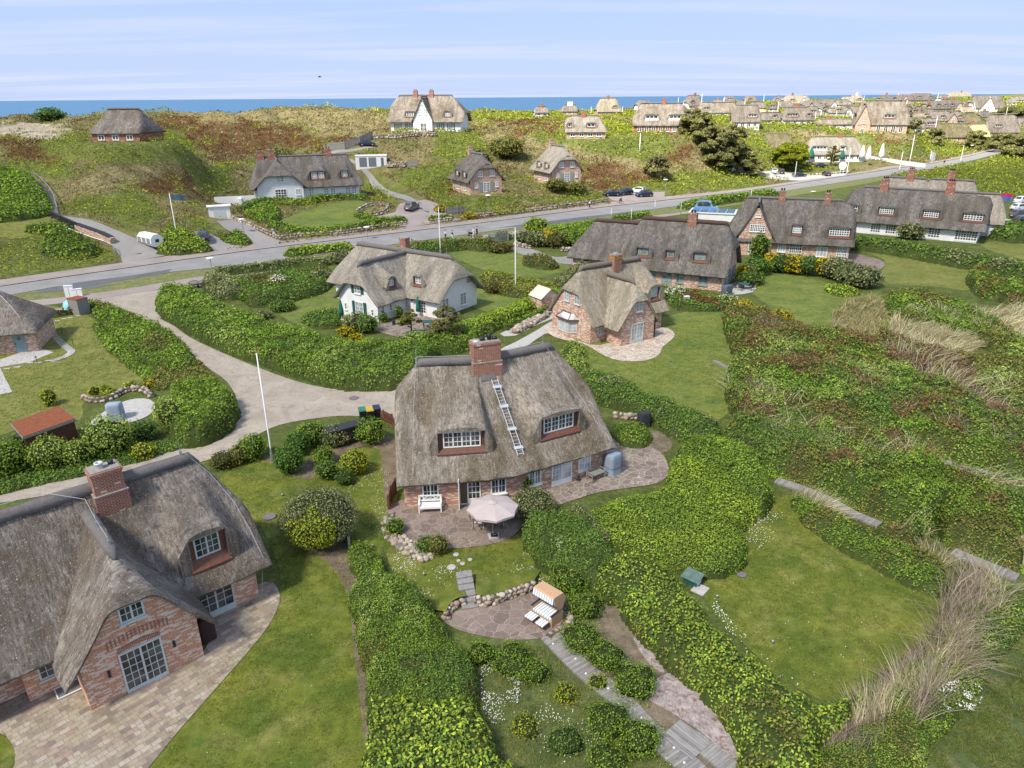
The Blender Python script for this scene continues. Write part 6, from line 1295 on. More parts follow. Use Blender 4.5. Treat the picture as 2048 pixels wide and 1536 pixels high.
# ---- the hillside across the road
def hillside():
 n = 620000;th = RNG.uniform(radians(-42),radians(43),n);r = np.exp(RNG.uniform(np.log(100),np.log(1100),n));X = r*np.sin(th);Y = r*np.cos(th);ry = np.interp(X,[a[0] for a in ROADL],[a[1] for a in ROADL]);rd = segdist(X,Y,ROADL[::2],False)
 Z = T(X,Y);P = np.stack([X,Y,Z],1);v = P-CAM;d = v@FW;px = 1024+CF*(v@RT)/d;py = 768-CF*(v@UP)/d
 jx = (fbm(X/7,Y/7,21,5)-.5)*90*80/np.maximum(d,80);jy = (fbm(X/7,Y/7,31,5)-.5)*42*150/np.maximum(d,150)
 zone = np.zeros(n,int);kinds = {'heath':1,'marram':2,'sand':3,'green':4}
 for k,poly in ZONES:zone[inpoly(px+jx,py+jy,poly)] = kinds[k]
 n1 = fbm(X/9,Y/9,61,4);free = np.abs(rd) > 5.2;ok = free & (Z > -1) & (((Y > ry) & (rd > 8)) | ((X > 120) & (px > 1500) & (py < 420) & (rd > 4)))
 for poly in BARE:ok &= ~inpoly(px,py,poly)
 near_built = np.zeros(n,bool)
 for o in bpy.data.objects:
  if o.type == 'EMPTY' and o.name.startswith('thatched_house') and o.location.y > 120:near_built |= (np.hypot(X-o.location.x-4,Y-o.location.y-4) < 7) & False
 w_,idv = worley(X+vnoise(X/3,Y/3,4)*2,Y,3.2,17)
 dome = np.sqrt(np.clip(1-(w_*1.1)**2,0,1));kk = (zone == 0) & (n1 > .60);zone[kk] = 4;kk = (zone == 0) & (n1 < .40);zone[kk] = 2;n2 = fbm(X/4+9,Y/4,71,4);zone[(zone == 1) & (n2 > .60)] = 2;zone[(zone == 1) & (n2 < .36)] = 4;zone[(zone == 2) & (n2 < .38)] = 1;zone[(zone == 0) & (n2 < .38)] = 1
 # thin spots inside each patch
 holes = fbm(X/3.0,Y/3.0,77,3)
 L1 = Leaves();m = ok & (zone == 4) & (holes > .30) & (RNG.random(n) < .98);sz = lsize(d[m],1.7);h = (.35+.9*dome[m])*(.7+.5*idv[m]);c = tints(m.sum(),[(.19,.22,.025),(.26,.29,.03),(.34,.36,.04),(.12,.15,.02)])*(.75+.5*idv[m][:,None]);Pm = P[m].copy();Pm[:,2] += h*RNG.random(m.sum())**.4;Nn = np.tile([0,-.25,1.],(m.sum(),1))+RNG.normal(size=(m.sum(),3))*.7;L1.add(Pm,Nn,sz*(.8+.7*RNG.random(m.sum())),c);tag(L1.build('dune_scrub'),kind='stuff')
 L2 = Leaves();m = ok & (zone == 1);sz = lsize(d[m],1.6);Pm = P[m].copy();Pm[:,2] += .45*RNG.random(m.sum())*(.4+dome[m]);L2.add(Pm,np.tile([0,-.3,1.],(m.sum(),1))+RNG.normal(size=(m.sum(),3))*.8,sz*(.7+.6*RNG.random(m.sum())),tints(m.sum(),PAL['heath'])*(.7+.6*idv[m][:,None]));tag(L2.build('heather'),kind='stuff')
 L3 = Leaves();m = ok & ((zone == 2) | ((zone == 1) & (holes > .66)) | ((zone == 0) & (holes > .5)) | ((zone == 3) & (holes > .6))) & (RNG.random(n) < .75);q = m.sum();sz = lsize(d[m],.75,.05);D0 = np.tile([.5,-.1,1.],(q,1))+RNG.normal(size=(q,3))*.35;cc = tints(q,PAL['marram'])*(.75+.5*idv[m][:,None]);L3.blades(P[m],D0,(.4+.45*RNG.random(q))*np.clip(d[m]/200,1,2.2),sz,cc,.5);tag(L3.build('marram_grass'),kind='stuff')
 L4 = Leaves();m = ok & (zone == 0) & (holes <= .55);q = m.sum();sz = lsize(d[m],1.8);Pm = P[m].copy();Pm[:,2] += .3*RNG.random(q);L4.add(Pm,np.tile([0,-.2,1.],(q,1))+RNG.normal(size=(q,3))*.8,sz*(.7+.5*RNG.random(q)),tints(q,[(.13,.14,.03),(.19,.17,.06),(.09,.12,.025),(.24,.20,.09)]));tag(L4.build('rough_grass'),kind='stuff')
BARE = [[(100,428),(150,430),(210,446),(262,470),(300,484),(335,512),(300,530),(240,530),(200,485),(130,450)],[(385,458),(470,485),(505,490),(430,505)],[(405,440),(425,425),(475,430),(570,485),(500,500),(470,480),(430,462)],[(700,338),(705,325),(780,325),(790,345),(710,352)],[(175,284),(290,284),(290,290),(180,290)],[(1130,277),(1215,276),(1215,282),(1130,283)],[(900,386),(1012,384),(1012,392),(905,394)],[(1060,366),(1168,362),(1165,372),(1062,374)],[(280,462),(325,480),(320,500),(285,490)],[(1605,320),(1735,320),(1735,328),(1605,328)],[(740,437),(790,422),(795,400),(850,400),(910,425),(905,445),(820,458),(760,450)],
 [(540,450),(600,425),(700,398),(750,408),(730,452),(690,462),(560,464)],[(1205,394),(1240,380),(1340,380),(1340,400),(1225,408)],[(1505,348),(1560,338),(1600,346),(1700,338),(1700,352),(1600,366)],[(685,318),(700,314),(760,352),(840,392),(925,436),(905,445),(780,395),(700,335)],[(650,300),(745,290),(760,300),(668,312)],
 [(0,440),(75,430),(105,440),(75,475),(0,480)],[(495,408),(735,392),(735,385),(490,398)],[(1600,318),(1760,322),(1900,335),(1770,345),(1700,340),(1600,330)],[(45,350),(70,352),(112,395),(115,435),(95,435),(90,390)],[(230,455),(350,465),(345,500),(235,470)]]
hillside()
# ---------------------------------------------------------------- the cloud whose shade lies over the near gardens
def cloud():
 hz_ = 420.0;off = Vector((sv.x,sv.y))*(hz_/sv.z);nu = 96;rings = 26;V = [];cx,cy = 45+off.x,10+off.y
 for s in (1,-1):
  for i in range(rings+1):
   f = i/rings
   for k in range(nu):
    a = 2*pi*k/nu;dx,dy = cos(a),sin(a);R_ = (330 if dx > 0 else 300)*abs(dx)+(158 if dy > 0 else 260)*abs(dy);R_ *= 1+.30*(float(fbm(np.array(dx*2.1+5),np.array(dy*2.1),4,4))-.5)
    z = sqrt(max(0,1-f*f))*(28+26*float(fbm(np.array(dx*f*5),np.array(dy*f*5),9,4)))*s*(1 if s > 0 else .35);V.append((cx+dx*R_*f,cy+dy*R_*f,hz_+z))
 n1 = (rings+1)*nu;F = []
 for s in range(2):
  for i in range(rings):
   for k in range(nu):q = [s*n1+i*nu+k,s*n1+(i+1)*nu+k,s*n1+(i+1)*nu+(k+1) % nu,s*n1+i*nu+(k+1) % nu];F.append(q if s else q[::-1])
 t = NT('thin_cloud',.95,0);t.b.inputs['Base Color'].default_value = (.9,.9,.92,1);tr = t.node('ShaderNodeBsdfTransparent');ms = t.node('ShaderNodeMixShader');ms.inputs[0].default_value = .33
 t.l.new(tr.outputs[0],ms.inputs[1]);t.l.new(t.b.outputs[0],ms.inputs[2]);t.l.new(ms.outputs[0],t.n['Material Output'].inputs['Surface'])
 tag(npmesh('cloud',np.array(V),np.array(F),t.m,smooth=True),kind='structure')
cloud()
# ================================================================ hedges, thickets and shrubs of the gardens
G1 = 'dense rose thickets beside the gravel lane'
mound('thicket',[(312,602),(320,582),(350,574),(410,592),(450,612),(510,635),(565,657),(620,668),(700,690),(760,690),(850,675),(862,700),(850,745),(800,762),(700,766),(600,743),(520,714),(450,690),(380,655),(326,625)],1.8,'rose','huge rose thicket filling the bend between gravel lane and white house','thicket',cell=1.9,rough=.75,extra=[('willow',.2,2.5),('rose_dark',.25,3)])
mound('thicket',[(172,602),(215,608),(270,630),(330,655),(375,695),(388,728),(340,735),(300,722),(250,692),(205,645),(182,617)],1.3,'rose','long rose thicket along the left side of the gravel lane','thicket',extra=('olive',.15,4))
mound('thicket',[(186,640),(215,662),(265,705),(318,748),(300,758),(240,718),(195,672)],.7,'rose','low narrow thicket strip beside the olive lawn on the left','thicket')
mound('thicket',[(345,728),(390,715),(420,745),(440,770),(400,770),(350,775),(300,775),(300,750)],.5,'olive','pale grassy scrub patch on the inner side of the lane bend','thicket',rough=.6)
mound('thicket',[(335,800),(360,772),(410,765),(450,778),(474,808),(468,838),(430,862),(375,878),(340,860)],1.9,'rose','dark rounded thicket inside the lane bend','thicket')
mound('thicket',[(-40,960),(0,930),(120,905),(250,890),(380,885),(330,905),(230,935),(60,972),(-60,1000)],.35,'rose_dark','dark low growth on the bank behind the lower-left house','thicket',rough=.6,ew=.5)
for i,(px,py,r,h,pal,lab) in enumerate([(352,858,1.35,2.5,'willow','grey-green willow bush rising tallest beside the covered beach chair patio'),(228,905,1.5,2.6,'willow','wide willow bush in front of the covered beach chair'),(290,880,.9,1.4,'dark','small dark shrub between two willow bushes'),(108,935,1.2,2.1,'willow','willow bush right in front of the rusty-roofed shed'),(160,930,.9,1.7,'willow','narrow willow bush wedged in the row below the shed'),(20,950,1.2,2.3,'rose','leafy shrub at the left edge below the shed'),(45,925,.8,2.0,'dark','dark shrub at the left corner of the shed'),(290,915,.7,1.0,'lime','low light shrub near the lower lane verge')]):
 shrub('shrub',px,py,r,h,pal,lab,fuzz=.22,lump=.3)
# garden between the lane and the lawn of the lower-left house
for i,(px,py,r,h,pal,lab,kw) in enumerate([
 (447,935,.8,1.1,'bronze','small bronze-green shrub at the left end of the row below the lane',{}),(480,925,.75,1.2,'olive','olive shrub second from the left below the lane',{}),(508,915,1.0,1.7,'rose','leafy green shrub left of the tall white flagpole',{}),
 (580,945,1.0,1.95,'box','smooth clipped dark ball right beside the white flagpole',{'lump':.03,'fuzz':.02}),(598,908,.9,1.7,'box','half-hidden clipped dark bush behind the smooth ball',{'lump':.05,'fuzz':.03}),(625,885,1.05,1.5,'rose','spreading green shrub before the black shed roof',{}),
 (672,890,.95,1.4,'varieg','pale shrub in front of the black shed',{}),(742,885,1.05,1.8,'rose','bright leafy shrub beside the waste bins',{}),(712,945,.95,1.6,'lime','round yellow-green clipped ball left of the central house',{'lump':.03,'fuzz':.03}),
 (648,925,.75,1.1,'rose','low green shrub between the two clipped balls',{}),(655,955,.75,1.2,'rose_dark','dark shrub above the big variegated dome',{}),(690,965,.65,.8,'dark','dark creeping shrub right of the big dome top',{}),
 (790,1065,.55,.85,'rose','bright small shrub by the timber gate of the central terrace',{}),(855,1100,.6,.7,'rose_dark','low shrub spilling over the terrace stones',{}),(876,1105,.55,1.0,'olive','twiggy shrub at the front edge of the central terrace',{}),
 (1050,985,.55,1.4,'rose','climbing shrub against the bent front wall',{}),(1096,968,.5,.9,'lime','yellow-green shrub below the small window',{}),
 (1068,1035,1.35,1.75,'varieg','round variegated bush touching the parasol',{'lump':.04,'fuzz':.03}),
 (1128,1120,.75,1.25,'rose','flowering shrub with white blossom near the beach chair',{'extra':('blossom',lambda q:RNG.random(len(q)) < .42)}),
 (1045,765,0,0,'rose','x',{})]):
 if r:shrub('shrub',px,py,r,h,pal,lab,**kw)
def dome_mix(q):return -q[:,1]*.9-np.abs(q[:,0]-.1)*.8-np.abs(q[:,2]-.45)*.4+vnoise(q[:,0]*4,q[:,2]*4,8)*.5 > .42
shrub('shrub',643,1082,2.25,3.05,'varieg','huge clipped dome, variegated with a yellow-green front',lump=.025,fuzz=.02,extra=('lime',dome_mix))
mound('hedge',[(700,1085),(740,1090),(765,1130),(760,1170),(720,1150),(698,1120)],.9,'rose','small rounded hedge clump above the long bottom hedge','hedge')
mound('hedge',[(700,1170),(760,1140),(830,1165),(870,1210),(895,1260),(935,1310),(955,1370),(940,1420),(850,1430),(740,1400),(722,1300),(700,1220)],1.6,'rose','tall dark-green hedge running down the middle of the picture','hedge',cell=1.7,rough=.75,extra=[('rose_dark',.3,1.5),('willow',.15,1.2),('bronze',.05,1)])
mound('hedge',[(735,1400),(850,1415),(945,1400),(965,1450),(1010,1520),(1050,1600),(700,1640),(712,1540),(735,1470)],1.45,'knot','big-leaved light-green hedge at the bottom centre','hedge',leaf=.15,dens=3.0,rough=.3)
mound('thicket',[(1160,1035),(1230,1000),(1320,985),(1345,920),(1400,895),(1480,905),(1530,940),(1545,985),(1515,1030),(1488,1065),(1495,1110),(1465,1140),(1400,1142),(1340,1125),(1270,1100),(1190,1075)],1.15,'bright','broad smooth bright-green mound right of the central terrace','thicket',rough=.14,cell=2.2,extra=('rose',.35,3))
mound('hedge',[(1350,905),(1400,885),(1480,898),(1530,935),(1548,985),(1520,1020),(1500,1000),(1450,960),(1400,940)],1.8,'rose','rounded taller hedge behind the bright mound by the round patio','hedge',rough=.1,cell=2.5)
mound('thicket',[(1045,1055),(1110,1035),(1165,1040),(1215,1090),(1240,1130),(1210,1165),(1150,1155),(1110,1135),(1070,1110)],1.6,'rose_dark','dark dense bushes right of the parasol','thicket',cell=1.4,rough=.4)
mound('hedge',[(1130,1025),(1165,1015),(1215,1065),(1215,1100),(1190,1080),(1150,1045)],1.5,'varieg','curved variegated hedge between dark bushes and bright mound','hedge',rough=.08,cell=2)
mound('hedge',[(1150,1130),(1240,1105),(1340,1135),(1370,1175),(1410,1215),(1450,1270),(1520,1330),(1590,1385),(1650,1410),(1700,1385),(1745,1370),(1700,1450),(1640,1480),(1620,1560),(1480,1580),(1475,1490),(1430,1405),(1350,1335),(1285,1270),(1225,1200),(1170,1165)],1.15,'knot','long big-leaved diagonal hedge below the square lawn','hedge',leaf=.135,dens=3.0,rough=.35,cell=1.2,extra=('olive',.08,1.5))
for px,py,r,h,pal,lab in [(1135,1175,.75,1.1,'rose','leafy shrub just above the wicker beach chair'),(1165,1225,.7,1.0,'rose','leafy shrub right of the wicker beach chair'),(1162,1290,.75,1.0,'rose','round shrub at the right rim of the sunken patio'),(962,1320,.5,.9,'rose','small upright shrub below the sunken patio'),
 (1025,1335,.75,1.0,'rose','broad bright shrub at the upper end of the boardwalk'),(1065,1352,.55,.7,'rose','low shrub touching the boardwalk left side'),(1212,1330,.6,1.1,'rose','upright shrub on the right bank of the boardwalk'),(1270,1375,.8,.9,'rose','wide shrub beside the shell sand patch'),
 (1050,1460,.45,.45,'lime','thin sapling in the daisy meadow'),(1130,1395,.4,.55,'lime','yellow-green sapling left of the boardwalk'),(1215,1455,.75,.8,'rose','round shrub left of the boardwalk middle'),(1130,1490,.55,.6,'rose_dark','small shrub in the meadow centre'),(1280,1490,.7,.9,'rose','green bush with a pink bloom by the lower boardwalk'),(1215,1530,.6,.6,'rose','low bush at the bottom edge of the meadow'),(1195,1370,.35,.4,'lime','tiny bush left of the boardwalk bend')]:
 shrub('shrub',px,py,r*1.15,h*.85,pal,lab,lump=.6,fuzz=.25)
mound('hedge',[(1165,745),(1230,760),(1300,790),(1380,815),(1442,850),(1445,878),(1390,888),(1330,855),(1260,815),(1190,795),(1172,765)],1.25,'rose_dark','dark hedge along the lower edge of the big central lawn','hedge',rough=.35,extra=('varieg',.08,1.5))
mound('shrub',[(1225,848),(1270,845),(1305,862),(1290,888),(1240,880)],.9,'rose','bright shrub mound beside the black-covered chair','shrub')
mound('thicket',[(1125,690),(1165,690),(1175,720),(1165,745),(1128,720)],1.0,'willow','feathery light shrubs behind the right end of the central roof','shrub',rough=.6)
# ---- around the white T-shaped house
GH = 'clipped variegated hedges by the road'
hedge([(425,545),(520,535),(600,525),(655,525)],2.2,1.3,'varieg','long pale clipped hedge behind the lane mouth',rough=.05)
mound('hedge',[(405,560),(430,550),(480,560),(488,580),(470,592),(425,590)],1.3,'varieg','rounded pale hedge end by the black bench','hedge',rough=.08)
mound('shrub',[(460,560),(560,545),(655,540),(665,560),(640,580),(560,600),(500,605),(480,580)],1.4,'rose_dark','mixed dark shrub border inside the pale hedge','shrub bed',rough=.6,cell=2.2,extra=('bronze',.3,2.5))
shrub('shrub',555,580,1.3,1.8,'lime','yellow-green shrub with white blossom in the mixed border',extra=('blossom',lambda q:q[:,2] > .75));shrub('shrub',640,570,1.4,1.9,'varieg','pale shrub at the right end of the mixed border')
hedge([(575,508),(640,498),(705,492)],3.4,1.2,'bright','bright low hedge between the road and white house',rough=.3)
shrub('shrub',688,525,2.4,1.7,'varieg','wide pale dome behind the left wing of the white house',lump=.04,fuzz=.02,stem=False)
shrub('shrub',565,620,1.6,1.1,'rose_dark','dark oval shrub on the lawn left of the white house',lump=.05,fuzz=.03);shrub('shrub',500,600,1.3,1.0,'rose','loose green shrub by the small rock bank');shrub('shrub',528,638,1.0,.9,'varieg','little pale dome at the thicket edge left of the white house',lump=.04)
mound('hedge',[(600,632),(650,618),(680,622),(680,648),(630,652)],.8,'rose_dark','low dark hedge at the foot of the green parasol','hedge');shrub('shrub',715,660,1.4,1.8,'varieg','pale shrub at the left corner of the white house terrace');shrub('shrub',735,665,1.2,1.9,'rose_dark','dark shrub at the left corner of the white house terrace')
for px,py,w_,lab in ((692,672,1.2,'yellow gorse left of the white house terrace'),(712,682,.9,'yellow gorse low in the thicket'),(790,705,.6,'small yellow flower clump in the thicket'),(852,680,.6,'yellow gorse under the bushy pine'),(729,690,.8,'yellow gorse right in the thicket edge')):shrub('shrub',px,py,w_*.7,w_*.8,'yellow',lab,stem=False)
tree('small_tree',823,672,None,2.9,1.25,'olive','round dark yew with a bare stem on the white house terrace',trunk_h=.4,clumps=18);tree('small_tree',890,690,None,4.2,1.75,'pine','shaggy bushy pine behind the central chimney',trunk_h=.2,clumps=30)
shrub('shrub',769,645,.45,1.2,'rose_dark','potted shrub left against the white wall');shrub('shrub',799,637,.45,1.5,'rose_dark','tall potted shrub against the white wall')
mound('thicket',[(825,690),(870,665),(930,650),(960,665),(940,690),(880,700),(850,715)],1.5,'rose','leafy bushes between bushy pine and thicket','thicket')
hedge([(935,665),(990,640),(1050,615),(1090,598),(1118,585)],3.0,1.4,'bright','bright clipped hedge running from the bushy pine to the brick house',rough=.12);hedge([(1010,655),(1060,635),(1105,615)],1.0,.8,'rose','low hedge above the rubble slope',rough=.2)
hedge([(820,497),(880,492),(940,487),(980,492)],4.0,1.9,'olive','wide olive hedge behind the white house roof',rough=.3,extra=('rose_dark',.4,2));shrub('shrub',1000,503,2.3,1.3,'bronze','flat bronze shrub at the end of the olive hedge');
mound('shrub',[(1045,525),(1060,512),(1095,515),(1118,528),(1100,535)],1.0,'bronze','lying bronze juniper on the lawn by the driveway','shrub');
shrub('shrub',1007,478,1.4,1.2,'olive','small olive bush left of the metal gate');shrub('shrub',1050,487,2.0,2.0,'varieg','first clipped ball right of the metal gate',lump=.04);shrub('shrub',1077,492,2.1,2.3,'varieg','second clipped ball beside the yellow gorse',lump=.04);shrub('shrub',1096,491,1.9,2.5,'yellow','glowing yellow gorse between the clipped balls');shrub('shrub',1115,494,2.1,2.3,'bronze','bronze shrub right of the yellow gorse');shrub('shrub',1145,492,2.6,2.6,'rose','green shrub at the right of the gorse group');shrub('shrub',1072,466,2.2,2.6,'bright','bright bush behind the clipped balls')
mound('shrub',[(1090,462),(1150,450),(1200,452),(1215,470),(1180,482),(1110,478)],2.0,'rose','green bushes left of the long dark roof','shrub bed',rough=.5,cell=2)
mound('shrub',[(960,548),(1000,545),(1060,560),(1120,570),(1115,590),(1060,592),(990,580)],1.0,'olive','mixed yellow-green heather border by the flagpole lawn','shrub bed',rough=.7,cell=1.6,extra=('lime',.35,1.5));shrub('shrub',987,585,1.3,1.4,'bronze','round bronze bush right of the white gable')
hedge([(1120,575),(1150,550),(1185,527)],2.6,1.8,'varieg','sloping pale hedge left of the pink-brick house',rough=.08)
# ---- in front of the long dark house and the tall gable house
mound('shrub',[(1335,592),(1380,585),(1440,595),(1462,605),(1440,615),(1360,612)],1.2,'rose_dark','red-brown hedge before the long dark house','hedge',rough=.2,extra=('rusty',.55,2));shrub('shrub',1350,598,1.6,1.5,'rose','white-flowering rhododendron left below the dark house',extra=('blossom',lambda q:(q[:,2] > .6) & (RNG.random(len(q)) < .7)));shrub('shrub',1455,612,1.3,1.2,'willow','small white-flowering bush by the wall end',extra=('blossom',lambda q:RNG.random(len(q)) < .3))
mound('thicket',[(1445,640),(1460,600),(1500,608),(1560,632),(1615,655),(1600,675),(1540,668),(1480,655)],1.0,'olive','gorse-dotted hedge below the bright lawn','hedge',rough=.5,extra=('brown',.35,2.5));shrub('shrub',1487,622,1.1,1.2,'yellow','yellow gorse left below the bright lawn');shrub('shrub',1512,628,.9,.8,'yellow','small yellow gorse second below the bright lawn');shrub('shrub',1562,642,1.3,1.1,'yellow','wide yellow gorse third below the bright lawn')
for px,pal,r,lab in ((1540,'yellow',1.2,'first yellow gorse before the tall gable house'),(1558,'dark',1.7,'dark bush between the first two yellow gorses'),(1586,'yellow',1.8,'widest yellow gorse before the gable house'),(1614,'dark',1.7,'dark bush right of the widest gorse'),(1641,'yellow',1.25,'third yellow gorse before the gable house'),(1662,'dark',1.4,'dark bush ending the gorse row')):shrub('shrub',px,543+(px-1540)*.09,r,2.6,pal,lab,lump=.08,fuzz=.05)
shrub('shrub',1512,550,1.8,2.4,'box','smooth green clipped barrel beside the garden table',lump=.03,fuzz=.02);shrub('shrub',1492,553,1.5,1.6,'olive','loose shrub left of the clipped barrel',extra=('yellow',lambda q:q[:,0] < -.3));shrub('shrub',1500,568,1.8,1.5,'rose_dark','dark shrub behind the round garden table')
shrub('shrub',1675,558,2.3,2.8,'varieg','left of two huge pale round bushes',lump=.04,fuzz=.02);shrub('shrub',1715,572,3.0,2.6,'varieg','right of two huge pale round bushes',lump=.04,fuzz=.02);mound('hedge',[(1650,572),(1680,572),(1720,583),(1700,590),(1660,583)],.8,'bright','low bright hedge at the foot of the pale round bushes','hedge',rough=.1)
shrub('shrub',1524,468,1.5,4.3,'rose','ivy column climbing the gable house wall',D=108.5,squash=.35)
hedge([(1705,487),(1760,492),(1840,505),(1920,520),(1990,532),(2060,545)],3.4,2.2,'rose_dark','long dark hedge in front of the white row house',rough=.15,extra=('varieg',.2,5));shrub('shrub',1818,478,2.2,2.6,'varieg','pale dome against the white row house',lump=.05)
mound('thicket',[(1935,548),(1965,535),(1990,560),(2048,570),(2100,600),(2048,600),(1990,592),(1955,580)],1.6,'rose','ragged shrub at the right end of the olive lawn','shrub',rough=.5,extra=('brown',.3,2))
mound('shrub',[(1990,455),(2048,450),(2100,465),(2048,478),(1985,470)],1.8,'rose_dark','dark hedge below the parked cars at the right edge','hedge',rough=.3)
# ---- hedges of the garden across the road
hedge([(545,452),(600,467),(690,462),(760,450),(812,444)],2.6,1.3,'rose','hedge above the stone wall across the road',rough=.3);hedge([(490,425),(540,405),(600,410),(660,400),(735,400)],3.0,1.5,'rose_dark','dark hedge at the foot of the long white house',rough=.3);mound('hedge',[(490,430),(540,410),(562,430),(550,450),(510,440)],1.3,'rose','shrub mass above the garage drive','hedge',rough=.4);hedge([(716,430),(740,442),(765,447)],2.2,1.1,'rose','short hedge left of the paved yard',rough=.2);hedge([(775,446),(812,442)],1.6,.8,'rose','tiny hedge piece before the paved yard',rough=.2);hedge([(858,440),(905,436)],1.8,.9,'rose','short hedge right of the paved yard',rough=.2)
mound('thicket',[(322,490),(340,462),(370,470),(400,485),(420,500),(415,506),(350,512),(318,508)],1.8,'bright','bright round thicket under the leaning flagpole','thicket',rough=.2);mound('thicket',[(440,478),(475,470),(500,480),(498,492),(465,490)],1.2,'rose','thicket between the two garage drives','thicket',rough=.3);mound('thicket',[(60,458),(130,455),(150,465),(110,470),(55,468)],1.2,'rose','low hedge by the two grey benches','hedge',rough=.2);mound('thicket',[(85,490),(120,470),(160,478),(200,500),(190,515),(130,520),(90,510)],1.6,'rose','rounded thicket in the meadow left of the concrete drive','thicket',rough=.3);mound('thicket',[(-40,360),(0,348),(50,355),(95,400),(108,428),(60,440),(-40,442)],1.8,'rose','steep green thicket left of the timber stairs','thicket',rough=.3,cell=2.5)
hedge([(1230,438),(1275,432),(1300,430)],2.4,1.3,'rose','bright hedge behind the long dark roof',rough=.2);hedge([(1365,412),(1430,402),(1490,393),(1550,385)],4.0,1.8,'rose','roadside hedge above the gable house',rough=.3);shrub('shrub',940,438,1.4,1.1,'yellow','orange-yellow gorse by the grey gate',stem=False);shrub('shrub',880,424,1.2,1.4,'yellow','gorse beside the drive track end')
# trees across the road
tree('pine_tree',1310,358,203,6.6,3.6,'pine','lone small pine on the brown heath',clumps=30,leaf=.45)
for px,py,D,h,r,lab in [(1380,325,228,7.5,4.4,'leftmost tall pine of the dark group'),(1402,333,225,10.5,4.8,'second pine of the dark group'),(1432,338,222,12.5,5.4,'tallest pine in the middle of the dark group'),(1462,335,226,13.5,5.0,'rounded pine top right of the tallest'),(1495,335,226,7.5,4.6,'low spreading pine at the right of the dark group'),(1345,300,240,5,3.4,'small dark pine left of the group'),(1310,275,245,5,3.6,'tiny dark pine by the white balconies')]:
 tree('pine_tree',px,py,D,h,r,'pine',lab,group='pine group above the road',clumps=40,leaf=.5,trunk_h=.12)
tree('round_tree',1580,318,252,8.2,6.4,[(.22,.26,.015),(.32,.34,.02),(.16,.2,.02)],'round yellow-green tree left of the restaurant',clumps=44,leaf=.5,trunk_h=.25);tree('round_tree',1484,318,240,7.5,2.8,[(.35,.36,.01),(.28,.3,.02)],'narrow bright yellow tree beside the pines',clumps=20,leaf=.5)
tree('round_tree',1663,322,258,7,2.4,'olive','slim olive tree before the restaurant roof',clumps=18,leaf=.45)
for px,py,D,h,r,lab in [(2005,298,330,8,6.5,'wind-bent dark pine at the road bend'),(1950,286,345,8,5.5,'bushy dark pine before the mossy house'),(2052,314,300,9,9,'dark spreading pine at the right edge'),(1823,262,318,8,5,'dark tree beside the knoll house'),(1872,268,330,7,4,'dark tree behind the tall flagpole'),(2020,225,470,7,9,'dark copse on the far right hill')]:tree('pine_tree',px,py,D,h,r,'pine',lab,clumps=36,leaf=.75,trunk_h=.1)
for px,py,D,r,h,lab in [(958,322,190,3.2,5,'tall dark bush behind the dark-thatched cottage'),(1015,330,205,5,5,'broad olive bush up the slope behind the cottages'),(1112,372,179,2.6,2.6,'round bush at the corner of the light cottage'),(1148,372,180,3,1.8,'low bush right of the light cottage'),(560,300,205,4,4,'dark bush above the long white house'),(105,246,223,4,3,'dark bush on the left dune crest')]:shrub('shrub',px,py,r,h,'olive' if py != 246 else 'dark',lab,D=D)
# ================================================================ wild growth on the right: scrub, reeds, brambles
def field(polys,cell,seed,hz_,dens,ytop=420):
 out = []
 for pl in polys:
  w = smoothline([tuple(gz(x,y,.3)) for x,y in pl],3,True);xs = [p[0] for p in w];ys = [p[1] for p in w];out.append((w,min(xs),max(xs),min(ys),max(ys)))
 return out
def scatter(pl,dens_px,hz_=.3):
 """random points inside an outline, thinner with distance"""
 w = smoothline([tuple(gz(x,y,hz_)) for x,y in pl],3,True);xs = [p[0] for p in w];ys = [p[1] for p in w];a = (max(xs)-min(xs))*(max(ys)-min(ys));d = hypot(np.mean(xs),np.mean(ys));n = int(a*dens_px*(710/d)**2*.9);n = min(n,700000)
 X = RNG.uniform(min(xs),max(xs),n);Y = RNG.uniform(min(ys),max(ys),n);D = np.hypot(X,Y);k = inpoly(X,Y,w)
 for wk in WALKS:k &= segdist(X,Y+.4,wk,False) > .8
 k = k & (RNG.random(n) < np.clip((d*.9/D)**2,.15,1));return X[k],Y[k],w
mound('scrub',[(1450,640),(1500,650),(1560,668),(1620,660),(1690,665),(1760,690),(1830,740),(1900,770),(2048,850),(2120,900),(2120,1000),(2048,975),(1960,950),(1900,925),(1830,900),(1760,905),(1700,870),(1620,850),(1560,860),(1500,840),(1460,800),(1455,740),(1470,700)],2.1,'rose',kind='stuff',rough=.85,cell=3.0,extra=[('olive',.4,3),('rose_dark',.2,3),('brown',.3,2.5),('willow',.12,4)])
mound('scrub',[(1450,850),(1500,840),(1570,865),(1640,860),(1700,880),(1760,915),(1830,915),(1900,940),(1960,965),(2048,990),(2100,1040),(2048,1060),(1960,1020),(1900,1010),(1860,1060),(1800,1075),(1730,1040),(1650,1000),(1600,975),(1560,950),(1500,905),(1455,890)],2.1,'rose',kind='stuff',rough=.85,cell=2.7,extra=[('olive',.35,3),('willow',.2,2.5),('rose_dark',.25,3),('brown',.14,2)])
mound('scrub',[(1775,590),(1830,580),(1900,600),(1990,640),(2060,690),(2060,720),(1960,680),(1880,650),(1800,640)],1.5,'rose',kind='stuff',rough=.8,cell=2.6,extra=('olive',.4,4))
mound('scrub',[(1880,990),(1950,975),(2010,1010),(2048,1060),(2040,1120),(1980,1130),(1920,1110),(1890,1060)],1.7,'olive',kind='stuff',rough=.5,cell=2.4,extra=('rose',.4,2))
